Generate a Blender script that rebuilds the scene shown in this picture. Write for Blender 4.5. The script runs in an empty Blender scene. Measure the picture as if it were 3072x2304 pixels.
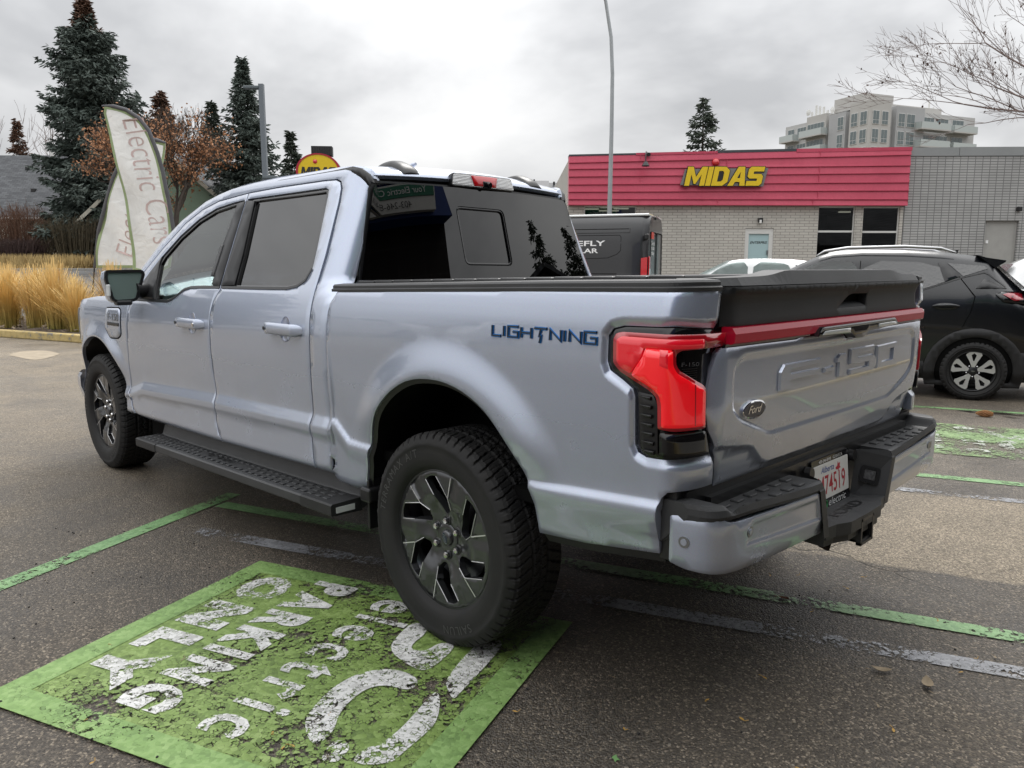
import bpy, bmesh, math, random
import numpy as np
from mathutils import Vector, Matrix
from mathutils.geometry import delaunay_2d_cdt
SC=bpy.context.scene; COL=SC.collection
random.seed(7)
# ------------------------------------------------------------------ camera
cam=bpy.data.cameras.new("camera"); camo=bpy.data.objects.new("camera",cam); COL.objects.link(camo)
CX,CY,CZ=-2.1311,2.7235,1.4018; YAW=math.radians(-45.02)
camo.location=(CX,CY,CZ); camo.rotation_euler=(math.radians(90-8.5136),math.radians(-.1)*0,YAW-math.pi/2)
cam.sensor_width=36; cam.lens=36*2312.5/3072; cam.clip_end=3000; cam.clip_start=.05
SC.camera=camo
# ------------------------------------------------------------------ world (overcast)
wd=bpy.data.worlds.new("World"); SC.world=wd; wd.use_nodes=True
wn=wd.node_tree; wn.nodes.clear(); W_=wn.nodes.new; WL=wn.links.new
SUN_EL,SUN_AZ=math.radians(52),math.radians(215)
sky=W_('ShaderNodeTexSky'); sky.sky_type='NISHITA'; sky.sun_disc=False; sky.sun_elevation=SUN_EL; sky.sun_rotation=SUN_AZ; sky.air_density=1.5; sky.dust_density=4
hs=W_('ShaderNodeHueSaturation'); hs.inputs['Saturation'].default_value=.25; WL(sky.outputs[0],hs.inputs['Color'])
b1=W_('ShaderNodeBackground'); b1.inputs[1].default_value=.09; WL(hs.outputs[0],b1.inputs[0])
tc=W_('ShaderNodeTexCoord'); sx=W_('ShaderNodeSeparateXYZ'); WL(tc.outputs['Generated'],sx.inputs[0])
def wm(op,a,b=None,c=None):
    n=W_('ShaderNodeMath'); n.operation=op
    for i,v in enumerate((a,b,c)):
        if v is None: continue
        if isinstance(v,(int,float)): n.inputs[i].default_value=v
        else: WL(v,n.inputs[i])
    return n.outputs[0]
zz=wm('MAXIMUM',sx.outputs[2],0.0); den=wm('ADD',zz,.42)
cx=wm('DIVIDE',sx.outputs[0],den); cy=wm('DIVIDE',sx.outputs[1],den)
cv=W_('ShaderNodeCombineXYZ'); WL(cx,cv.inputs[0]); WL(cy,cv.inputs[1]); WL(zz,cv.inputs[2])
def wnoise(scale,det,rough,off):
    mp=W_('ShaderNodeMapping'); mp.inputs['Location'].default_value=off; WL(cv.outputs[0],mp.inputs[0])
    n=W_('ShaderNodeTexNoise'); n.inputs['Scale'].default_value=scale; n.inputs['Detail'].default_value=det; n.inputs['Roughness'].default_value=rough; n.inputs['Distortion'].default_value=.25
    WL(mp.outputs[0],n.inputs['Vector']); return n.outputs[0]
n1=wnoise(.85,7,.52,(3.1,7.7,0)); n2=wnoise(1.7,5,.55,(1.2,4.4,0))
mix=wm('ADD',wm('MULTIPLY',n1,.66),wm('MULTIPLY',n2,.34))
cr=W_('ShaderNodeValToRGB'); WL(mix,cr.inputs[0])
e=cr.color_ramp.elements; e[0].position=.40; e[0].color=(.33,.336,.348,1); e[1].position=.66; e[1].color=(.74,.74,.735,1)
k=e.new(.50); k.color=(.53,.534,.542,1)
grad=wm('ADD',.84,wm('MULTIPLY',zz,2.4))
mm=W_('ShaderNodeMixRGB'); mm.blend_type='MULTIPLY'; mm.inputs[0].default_value=1; WL(cr.outputs[0],mm.inputs[1])
gc=W_('ShaderNodeCombineXYZ'); [WL(grad,gc.inputs[i]) for i in range(3)]; WL(gc.outputs[0],mm.inputs[2])
b2=W_('ShaderNodeBackground'); b2.inputs[1].default_value=1.0; WL(mm.outputs[0],b2.inputs[0])
ms=W_('ShaderNodeMixShader'); ms.inputs[0].default_value=.92; WL(b1.outputs[0],ms.inputs[1]); WL(b2.outputs[0],ms.inputs[2])
wo=W_('ShaderNodeOutputWorld'); WL(ms.outputs[0],wo.inputs[0])
# ------------------------------------------------------------------ sun (veiled)
sl=bpy.data.lights.new("sun",'SUN'); sl.energy=1.4; sl.angle=math.radians(25); sl.color=(1,.97,.93)
so=bpy.data.objects.new("sun",sl); COL.objects.link(so); so.location=(0,0,50)
so.rotation_euler=(math.pi/2-SUN_EL,0,math.radians(30))
# ------------------------------------------------------------------ exposure
vs=SC.view_settings; vs.view_transform='Standard'; vs.look='None'; vs.gamma=1; vs.exposure=.42
SC.render.film_transparent=False
# ------------------------------------------------------------------ helpers
RV=Vector((math.sin(YAW),-math.cos(YAW),0)); FV=Vector((math.cos(YAW),math.sin(YAW),0))
def W(s,d,z): 
    v=Vector((CX,CY,0))+RV*s+FV*d; v.z=z; return v
FANG=YAW            # heading of the lot's main depth axis
E1=Vector((-.934,-.356,0)).normalized(); E2=Vector((-.356,.934,0)).normalized()   # stall axes
def link(o,parent=None):
    COL.objects.link(o)
    if parent is not None: o.parent=parent
    return o
def empty(name,label,cat,loc=(0,0,0),rz=0,group=None,kind=None):
    o=bpy.data.objects.new(name,None); o.empty_display_size=.2; link(o); o.location=loc; o.rotation_euler=(0,0,rz)
    return tag(o,label,cat,group,kind)
def tag(o,label=None,cat=None,group=None,kind=None):
    if label:o['label']=label
    if cat:o['category']=cat
    if group:o['group']=group
    if kind:o['kind']=kind
    return o
def copy_tree(o,parent=None):
    c=o.copy(); link(c); 
    if parent is not None:
        c.parent=parent; c.matrix_parent_inverse=o.matrix_parent_inverse.copy()
    for ch in list(o.children): copy_tree(ch,c)
    return c
class MB:
    def __init__(s): s.v=[];s.f=[];s.sm=[]
    def add(s,v,f,sm=False):
        n=len(s.v); s.v+= [tuple(p) for p in v]; s.f+=[tuple(i+n for i in q) for q in f]; s.sm+=[sm]*len(f)
    def addbm(s,bm,sm=False,M=None):
        bm.verts.index_update()
        vs=[(M@v.co if M else v.co) for v in bm.verts]
        s.add(vs,[[v.index for v in f.verts] for f in bm.faces],sm); bm.free()
    def box(s,c,size,rz=0,bev=0,seg=2,M=None,rx=0,ry=0):
        bm=bmesh.new(); bmesh.ops.create_cube(bm,size=1)
        bmesh.ops.scale(bm,vec=size,verts=bm.verts)
        if bev: bmesh.ops.bevel(bm,geom=list(bm.edges),offset=min(bev,min(size)*.49),segments=seg,profile=.5,affect='EDGES')
        T=Matrix.Translation(c)@Matrix.Rotation(rz,4,'Z')@Matrix.Rotation(ry,4,'Y')@Matrix.Rotation(rx,4,'X')
        s.addbm(bm,bool(bev) and seg>2,(M@T) if M else T)
    def bb(s,a,b,bev=0,seg=2,M=None):
        s.box([(p+q)/2 for p,q in zip(a,b)],[abs(q-p) for p,q in zip(a,b)],bev=bev,seg=seg,M=M)
    def cyl(s,p0,p1,r0,r1=None,seg=16,caps=True,sm=True):
        s.tube([p0,p1],[r0,r0 if r1 is None else r1],seg,caps,sm)
    def tube(s,pts,rad,seg=8,caps=True,sm=True):
        pts=[Vector(p) for p in pts]
        if not hasattr(rad,'__len__'): rad=[rad]*len(pts)
        V=[];F=[];up=None
        for i,p in enumerate(pts):
            t=(pts[min(i+1,len(pts)-1)]-pts[max(i-1,0)]).normalized()
            if up is None:
                up=Vector((0,0,1)) if abs(t.z)<.9 else Vector((1,0,0))
            a=t.cross(up)
            if a.length<1e-6: a=t.orthogonal()
            a.normalize(); b=a.cross(t).normalized(); up=b
            for k in range(seg):
                w=2*math.pi*k/seg; V.append(p+(a*math.cos(w)+b*math.sin(w))*rad[i])
        for i in range(len(pts)-1):
            for k in range(seg):
                k2=(k+1)%seg; F.append((i*seg+k,i*seg+k2,(i+1)*seg+k2,(i+1)*seg+k))
        s.add(V,F,sm)
        if caps:
            n=len(pts)-1
            s.add([V[k] for k in range(seg)],[tuple(range(seg))[::-1]]); s.add([V[n*seg+k] for k in range(seg)],[tuple(range(seg))])
    def lathe(s,prof,M=Matrix(),seg=48,sm=True,closed=False):
        """prof: (r,h); axis = local Z of M"""
        V=[];F=[];n=len(prof)
        for k in range(seg):
            w=2*math.pi*k/seg;c,d=math.cos(w),math.sin(w)
            for r,h in prof: V.append(M@Vector((r*c,r*d,h)))
        for k in range(seg):
            k2=(k+1)%seg
            for i in range(n if closed else n-1):
                j=(i+1)%n; F.append((k*n+i,k2*n+i,k2*n+j,k*n+j))
        s.add(V,F,sm)
    def prism(s,poly,M,h,bev=0,holes=(),sm=False):
        """poly in local XY of M extruded 0..h along local Z"""
        V,T,loops=tri(poly,holes)
        n=len(V); vv=[M@Vector((x,y,h)) for x,y in V]
        s.add(vv,T,False); s.add([M@Vector((x,y,0)) for x,y in V],[t[::-1] for t in T],False)
        for lp in loops:
            m=len(lp); a=[M@Vector((V[i][0],V[i][1],0)) for i in lp]; b=[M@Vector((V[i][0],V[i][1],h)) for i in lp]
            s.add(a+b,[(i,(i+1)%m,m+(i+1)%m,m+i) for i in range(m)],sm)
    def sheet(s,poly,M,holes=()):
        V,T,_=tri(poly,holes); s.add([M@Vector((x,y,0)) for x,y in V],T,False)
    def build(s,name,mat,parent=None,recalc=False,fix=False):
        me=bpy.data.meshes.new(name); me.from_pydata([tuple(v) for v in s.v],[],s.f); 
        me.polygons.foreach_set('use_smooth',s.sm)
        if recalc:
            bm=bmesh.new(); bm.from_mesh(me); bmesh.ops.remove_doubles(bm,verts=bm.verts,dist=1e-5); bmesh.ops.recalc_face_normals(bm,faces=bm.faces); bm.to_mesh(me); bm.free()
        me.materials.append(mat); me.update()
        return link(bpy.data.objects.new(name,me),parent)
def area2(p): return sum(p[i-1][0]*p[i][1]-p[i][0]*p[i-1][1] for i in range(len(p)))/2
def inside(P,loops):
    P=np.asarray(P,float); r=np.zeros(len(P),bool)
    for lp in loops:
        L=np.asarray(lp,float); a=L; b=np.roll(L,-1,0)
        for (x1,y1),(x2,y2) in zip(a,b):
            c=(y1>P[:,1])!=(y2>P[:,1])
            if y1!=y2: r^= c & (P[:,0] < (x2-x1)*(P[:,1]-y1)/(y2-y1)+x1)
    return r
def tri(poly,holes=(),pts=()):
    loops=[list(poly)]+[list(h) for h in holes]
    V=[];E=[];L=[]
    for i,lp in enumerate(loops):
        if (area2(lp)>0)!=(i==0): lp=lp[::-1]; loops[i]=lp
        n=len(V); V+= [Vector((a,b)) for a,b in lp]; E+=[(n+k,n+(k+1)%len(lp)) for k in range(len(lp))]; L.append(list(range(n,n+len(lp))))
    nb=len(V); V+=[Vector((a,b)) for a,b in pts]
    r=delaunay_2d_cdt(V,E,[],0,1e-6)
    ov=[(v.x,v.y) for v in r[0]]; T=[tuple(f) for f in r[2]]
    if T:
        c=[(sum(ov[i][0] for i in t)/3,sum(ov[i][1] for i in t)/3) for t in T]
        m=inside(c,loops); T=[t for t,k in zip(T,m) if k]
    T=[t if (ov[t[1]][0]-ov[t[0]][0])*(ov[t[2]][1]-ov[t[0]][1])-(ov[t[1]][1]-ov[t[0]][1])*(ov[t[2]][0]-ov[t[0]][0])>0 else t[::-1] for t in T]
    mp={}
    for k,src in enumerate(r[3]):
        for q in src: mp[q]=k
    L=[[mp.get(i,i) for i in lp] for lp in L]
    return ov,T,L
def resample(lp,step,closed=True):
    o=[];n=len(lp)
    for i in range(n if closed else n-1):
        a,b=lp[i],lp[(i+1)%n]; d=math.dist(a,b); m=max(1,int(math.ceil(d/step)))
        for k in range(m): o.append((a[0]+(b[0]-a[0])*k/m,a[1]+(b[1]-a[1])*k/m))
    if not closed:o.append(tuple(lp[-1]))
    return o
def chaikin(lp,it=2,closed=True,q=.25):
    for _ in range(it):
        o=[] if closed else [lp[0]]
        n=len(lp)
        for i in range(n if closed else n-1):
            a,b=lp[i],lp[(i+1)%n]
            o.append((a[0]*(1-q)+b[0]*q,a[1]*(1-q)+b[1]*q)); o.append((a[0]*q+b[0]*(1-q),a[1]*q+b[1]*(1-q)))
        if not closed:o.append(lp[-1])
        lp=o
    return lp
def rcorner(lp,r,n=4):
    """round polygon corners with radius-ish r"""
    o=[];m=len(lp)
    for i in range(m):
        a,b,c=[np.array(lp[j%m],float) for j in(i-1,i,i+1)]
        u=a-b;w=c-b;lu,lw=np.linalg.norm(u),np.linalg.norm(w);k=min(r,lu*.48,lw*.48)
        p=b+u/lu*k;q=b+w/lw*k
        for t in np.linspace(0,1,n+1): o.append(tuple((1-t)**2*p+2*t*(1-t)*b+t*t*q))
    return o
def panel(name,S,loops,mat,parent,step=.04,rows=None,extra=(),flange=.02,out=(0,1,0),tilt=.45,vstep=None,sub=True,off=0.0):
    """curved sheet: (u,v) outline(s) mapped through S, with turned-in edges and exact normals"""
    loops=[resample(l,step*.7) for l in loops]
    u0=min(p[0] for p in loops[0]);u1=max(p[0] for p in loops[0]);v0=min(p[1] for p in loops[0]);v1=max(p[1] for p in loops[0])
    pts=[]
    vs_=vstep or step
    for u in np.arange(u0+step*.5,u1,step):
        vv=list(np.arange(v0+vs_*.5,v1,vs_))
        if rows:
            R=sorted(rows(u)); vv=[v for v in vv if min(abs(v-r) for r in R)>vs_*.45]+R
        pts+=[(u,v) for v in vv]
    pts+=list(extra)
    if pts:
        P=np.array(pts);k=inside(P,loops);P=P[k]
        d=np.full(len(P),9.)
        for lp in loops:
            a=np.array(lp);b=np.roll(a,-1,0)
            for p,q in zip(a,b):
                w=q-p;t=np.clip(((P-p)@w)/max(w@w,1e-12),0,1);d=np.minimum(d,np.hypot(*(P-p-t[:,None]*w).T))
        P=P[d>min(step,vs_)*.28]; pts=[tuple(x) for x in P]
    V,T,L=tri(loops[0],loops[1:],pts)
    h=.002; X=[];N=[]
    o=Vector(out)
    for u,v in V:
        p=Vector(S(u,v)); a=Vector(S(u+h,v))-Vector(S(u-h,v)); b=Vector(S(u,v+h))-Vector(S(u,v-h))
        n=a.cross(b)
        if n.length<1e-12:n=o.copy()
        n.normalize()
        X.append(p);N.append(n)
    s=sum(n.dot(o) for n in N); flip=s<0
    if flip: N=[-n for n in N]
    if off: X=[p+n*off for p,n in zip(X,N)]
    F=[t[::-1] if flip else t for t in T]
    N2=list(N); nv=len(X); XV=list(X); FN=[]
    fl=[]
    for lp in L:
        m=len(lp); 
        for i in range(m):
            a,b,c=lp[i-1],lp[i],lp[(i+1)%m]
            t=(X[c]-X[a])
            if t.length<1e-9: continue
            t.normalize(); outw=t.cross(N[b]); 
            if flip: outw=-outw
            if tilt: N2[b]=(N[b]+outw*tilt).normalized()
        base=len(XV)
        for i in range(m):
            b=lp[i]; XV.append(X[b]); XV.append(X[b]-N[b]*flange)
        for i in range(m):
            j=(i+1)%m; q=(base+2*i,base+2*i+1,base+2*j+1,base+2*j)
            if flip: q=q[::-1]
            fl.append(q)
    if flange<=0: fl=[];XV=XV[:nv]
    me=bpy.data.meshes.new(name); me.from_pydata([tuple(p) for p in XV],[],F+fl)
    me.polygons.foreach_set('use_smooth',[True]*len(F)+[False]*len(fl))
    me.materials.append(mat); me.update()
    nl=[]
    for pl in me.polygons:
        for vi in pl.vertices:
            nl.append(tuple(N2[vi]) if vi<nv and pl.index<len(F) else tuple(pl.normal))
    me.normals_split_custom_set(nl)
    return link(bpy.data.objects.new(name,me),parent)
def mirror(o,parent=None):
    c=o.copy(); link(c,parent or o.parent); c.scale.y*=-1
    for ch in list(o.children):
        d=ch.copy(); link(d,c)
    return c
_fc={}
def text(body,size=1,shear=0,off=0,space=1,align='CENTER',ext=0,res=3):
    """outline text -> (verts2d/3d, faces); lies in XY, baseline at y=0"""
    cu=bpy.data.curves.new('t','FONT'); cu.body=body; cu.size=size; cu.shear=shear; cu.offset=off; cu.space_character=space; cu.align_x=align; cu.extrude=ext; cu.resolution_u=res
    ob=bpy.data.objects.new('t',cu); COL.objects.link(ob); bpy.context.view_layer.update()
    me=bpy.data.meshes.new_from_object(ob.evaluated_get(bpy.context.evaluated_depsgraph_get()))
    v=[tuple(q.co) for q in me.vertices]; f=[tuple(q.vertices) for q in me.polygons]
    bpy.data.objects.remove(ob); bpy.data.curves.remove(cu); bpy.data.meshes.remove(me)
    return v,f
def frame(o,ex,ey):
    ex=Vector(ex).normalized(); ey=Vector(ey); ey=(ey-ex*ey.dot(ex)).normalized(); ez=ex.cross(ey)
    M=Matrix.Identity(4)
    for i in range(3): M[i][0],M[i][1],M[i][2],M[i][3]=ex[i],ey[i],ez[i],o[i]
    return M
def stroke(pts,w,closed=False):
    """polyline -> thick outline polygon (mitred)"""
    L=[];R=[];n=len(pts)
    for i in range(n):
        p=np.array(pts[i],float)
        a=p-np.array(pts[i-1],float) if i>0 else None; b=np.array(pts[i+1],float)-p if i<n-1 else None
        if a is None:a=b
        if b is None:b=a
        a=a/np.linalg.norm(a);b=b/np.linalg.norm(b); t=a+b
        if np.linalg.norm(t)<1e-6:t=a
        t/=np.linalg.norm(t);nn=np.array([-t[1],t[0]]);k=w/2/max(.8,abs(nn@np.array([-a[1],a[0]])))
        L.append(tuple(p+nn*k));R.append(tuple(p-nn*k))
    return L+R[::-1]
# ------------------------------------------------------------------ materials
MATS={}
class NT:
    def __init__(s,name):
        s.m=bpy.data.materials.new(name); s.m.use_nodes=True; s.t=s.m.node_tree; s.t.nodes.clear()
        s.out=s.n('ShaderNodeOutputMaterial')
    def n(s,k,**kw):
        x=s.t.nodes.new(k)
        for a,b in kw.items():
            if hasattr(x,a): setattr(x,a,b)
            else: s.set(x,a,b)
        return x
    def set(s,x,a,v):
        i=x.inputs[a] if not isinstance(a,int) else x.inputs[a]
        if hasattr(v,'is_linked') or hasattr(v,'links') and hasattr(v,'node'): s.t.links.new(v,i)
        else: i.default_value=v
    def l(s,a,b): s.t.links.new(a,b)
    def co(s,scale=1,kind='Object',loc=(0,0,0),rot=(0,0,0)):
        t=s.n('ShaderNodeTexCoord'); m=s.n('ShaderNodeMapping'); s.l(t.outputs[kind],m.inputs[0])
        m.inputs['Scale'].default_value=(scale,)*3 if not hasattr(scale,'__len__') else scale
        m.inputs['Location'].default_value=loc; m.inputs['Rotation'].default_value=rot
        return m.outputs[0]
    def noise(s,v,scale,det=4,rough=.5,dist=0):
        x=s.n('ShaderNodeTexNoise'); s.l(v,x.inputs['Vector']); x.inputs['Scale'].default_value=scale; x.inputs['Detail'].default_value=det; x.inputs['Roughness'].default_value=rough; x.inputs['Distortion'].default_value=dist
        return x.outputs[0]
    def vor(s,v,scale,feat='F1',out='Distance'):
        x=s.n('ShaderNodeTexVoronoi'); x.feature=feat; s.l(v,x.inputs['Vector']); x.inputs['Scale'].default_value=scale
        return x.outputs[out]
    def ramp(s,f,stops,interp='LINEAR'):
        x=s.n('ShaderNodeValToRGB'); s.l(f,x.inputs[0]); r=x.color_ramp; r.interpolation=interp
        while len(r.elements)<len(stops): r.elements.new(.5)
        for e_,(p,c) in zip(r.elements,stops):
            e_.position=p; e_.color=(c,c,c,1) if not hasattr(c,'__len__') else (*c,1)
        return x.outputs[0]
    def mix(s,f,a,b,mode='MIX'):
        x=s.n('ShaderNodeMixRGB'); x.blend_type=mode
        for i,v in enumerate((f,a,b)):
            if isinstance(v,(int,float)): x.inputs[i].default_value=v if i==0 else (v,v,v,1)
            elif isinstance(v,tuple): x.inputs[i].default_value=(*v,1)
            else: s.l(v,x.inputs[i])
        return x.outputs[0]
    def math(s,op,a,b=0,c=0):
        x=s.n('ShaderNodeMath'); x.operation=op
        for i,v in enumerate((a,b,c)):
            if isinstance(v,(int,float)): x.inputs[i].default_value=v
            else: s.l(v,x.inputs[i])
        return x.outputs[0]
    def bump(s,h,st=.3,d=.01):
        x=s.n('ShaderNodeBump'); x.inputs['Strength'].default_value=st; x.inputs['Distance'].default_value=d; s.l(h,x.inputs['Height']); return x.outputs[0]
    def pr(s,base,rough=.5,metal=0,coat=0,spec=.5,normal=None,cr=.03,alpha=None,emit=None,es=0,ior=None,trans=None,sheen=None,conn=True):
        x=s.n('ShaderNodeBsdfPrincipled')
        def st(k,v):
            if v is None:return
            if isinstance(v,(int,float)): x.inputs[k].default_value=v
            elif isinstance(v,tuple): x.inputs[k].default_value=(*v,1)
            else: s.l(v,x.inputs[k])
        st('Base Color',base);st('Roughness',rough);st('Metallic',metal);st('Coat Weight',coat);st('Coat Roughness',cr);st('Specular IOR Level',spec);st('Normal',normal);st('Alpha',alpha);st('Emission Color',emit);st('IOR',ior);st('Transmission Weight',trans)
        if es: x.inputs['Emission Strength'].default_value=es
        if conn: s.l(x.outputs[0],s.out.inputs[0])
        return x.outputs[0]
def simple(name,base,rough=.5,metal=0,coat=0,spec=.5,var=0.0,vs=6,bump=0,bs=200,rv=0):
    t=NT(name)
    b=base; nrm=None; rr=rough
    if var or bump or rv:
        c=t.co()
        if var:
            nz=t.noise(c,vs,5,.6); k=t.ramp(nz,[(.3,1-var),(.7,1+var)]) if var<1 else None
            b=t.mix(1,base,t.ramp(nz,[(.3,1-var),(.7,1.0)]),'MULTIPLY')
        if rv: rr=t.ramp(t.noise(c,vs*1.7,4,.6),[(.3,max(0,rough-rv)),(.7,min(1,rough+rv))])
        if bump: nrm=t.bump(t.noise(c,bs,3,.6),bump,.004)
    t.pr(b,rr,metal,coat,spec,nrm); MATS[name]=t.m; return t.m
def carpaint(name,base,metal=.5,rough=.38,coat=1,flake=.12,dirt=None):
    t=NT(name); c=t.co()
    f=t.vor(c,900,'F1','Color'); fl=t.mix(flake,base,f,'OVERLAY')
    if dirt:
        sp=t.n('ShaderNodeSeparateXYZ'); t.l(c,sp.inputs[0])
        lo=t.math('SUBTRACT',.95,sp.outputs[2]); lo=t.math('MULTIPLY',lo,1.6)
        nz=t.noise(c,5,6,.65); m=t.math('MULTIPLY',t.math('MAXIMUM',lo,0),t.ramp(nz,[(.35,0),(.75,1)])); m=t.math('MINIMUM',m,.14)
        fl=t.mix(m,fl,dirt); rr=t.math('ADD',rough,t.math('MULTIPLY',m,.35)); ct=t.math('SUBTRACT',1,t.math('MULTIPLY',m,.7))
        t.pr(fl,rr,metal,ct,.5,None,.025)
    else: t.pr(fl,rough,metal,coat,.5,None,.025)
    MATS[name]=t.m; return t.m
PAINT=carpaint('ice_blue_silver_paint',(.42,.465,.57),.52,.27,1,.10,dirt=(.25,.235,.21))
BLACKPAINT=carpaint('black_paint',(.004,.005,.007),0,.25,.28,.02)
WHITEPAINT=carpaint('white_paint',(.75,.76,.76),0,.35,1,.02)
VANPAINT=carpaint('van_dark_paint',(.018,.018,.020),.1,.35,.5,.05)
PLASTIC=simple('black_grained_plastic',(.022,.022,.023),.55,spec=.4,var=.25,vs=9,bump=.25,bs=420)
PLASTIC2=simple('dark_grey_plastic',(.045,.046,.048),.5,spec=.45,var=.3,vs=7,bump=.15,bs=300)
SATIN=simple('satin_black_trim',(.012,.012,.013),.35,spec=.5)
GLOSSB=simple('gloss_black_trim',(.006,.006,.007),.12,spec=.45,coat=.25)
DARK=simple('dark_void',(.004,.004,.004),.9,spec=.1)
RUBBER0=simple('rubber_seal',(.010,.010,.011),.6,spec=.3)
CHROME=simple('bright_chrome',(.75,.75,.76),.08,1)
STEEL=simple('dull_steel',(.35,.36,.37),.35,1,var=.2)
WHEELM=simple('dark_grey_alloy',(.07,.072,.077),.33,.75,.6,var=.12,vs=14)
ALLOY=simple('machined_alloy',(.66,.66,.67),.32,.65)
WHITE=simple('white_marking',(.8,.8,.8),.5)
REDINK=simple('red_lettering',(.45,.02,.04),.5)
BLUEINK=simple('blue_lettering',(.03,.07,.3),.5)
PILLARB=simple('pillar_black',(.006,.006,.007),.3,spec=.2)
RUST=simple('rusty_black_steel',(.03,.018,.012),.75,.3,var=.5,vs=20,bump=.4,bs=120)
def rubber():
    t=NT('tyre_rubber'); c=t.co()
    nz=t.noise(c,9,6,.65); col=t.ramp(nz,[(.35,(.011,.011,.0115)),(.75,(.022,.021,.020))])
    t.pr(col,t.ramp(nz,[(.3,.62),(.7,.8)]),0,0,.35,t.bump(t.noise(c,160,3,.5),.15,.003)); return t.m
RUBBER=rubber()
def glass(name,tint,refl=1.55,trans=1.0,rough=0.0,drops=False):
    t=NT(name)
    tr=t.n('ShaderNodeBsdfTransparent'); tr.inputs[0].default_value=(*tint,1)
    gl=t.n('ShaderNodeBsdfGlossy'); gl.inputs['Roughness'].default_value=rough; gl.inputs[0].default_value=(1,1,1,1)
    fr=t.n('ShaderNodeFresnel'); fr.inputs[0].default_value=refl
    if drops:
        c=t.co(); nr=t.bump(t.noise(c,45,3,.6),.6,.01); t.l(nr,gl.inputs['Normal']); gl.inputs['Roughness'].default_value=.15
    m=t.n('ShaderNodeMixShader'); t.l(fr.outputs[0],m.inputs[0]); t.l(tr.outputs[0],m.inputs[1]); t.l(gl.outputs[0],m.inputs[2]); t.l(m.outputs[0],t.out.inputs[0])
    MATS[name]=t.m; return t.m
GLASS_PRIV=glass('privacy_glass',(.006,.006,.007),1.68)
GLASS_FRONT=glass('green_tinted_glass',(.40,.47,.43),1.5)
GLASS_DARK=glass('dark_window_glass',(.30,.31,.31),1.5)
GLASS_CLEAR=glass('clear_glass',(.82,.88,.86),1.5)
GLASS_WET=glass('wet_window_glass',(.42,.50,.48),1.7,drops=True)
GLASS_WETD=glass('wet_dark_glass',(.03,.033,.036),1.95,drops=True)
def lens(name,col,rough=.12,es=0.0):
    t=NT(name); c=t.co()
    t.pr(col,rough,0,1,.5,None,.02,emit=col,es=es); MATS[name]=t.m; return t.m
REDLENS=lens('red_lamp_lens',(.55,.005,.012),.2)
REDLIT=lens('lit_red_lamp',(.75,.004,.010),.2,.30)
DKRED=lens('dark_red_lens',(.24,.004,.014),.22)
BARRED=lens('light_bar_red',(.26,.003,.016),.25,.17); BARRED.node_tree.nodes['Principled BSDF'].inputs['Coat Weight'].default_value=.12; BARRED.node_tree.nodes['Principled BSDF'].inputs['Specular IOR Level'].default_value=.25
CLEARLENS=lens('clear_lamp_lens',(.62,.64,.64),.12)
MIRRORG=simple('mirror_glass',(.24,.31,.29),.06,.35)  # grey-green base colour stands in for a pale reflection
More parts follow.
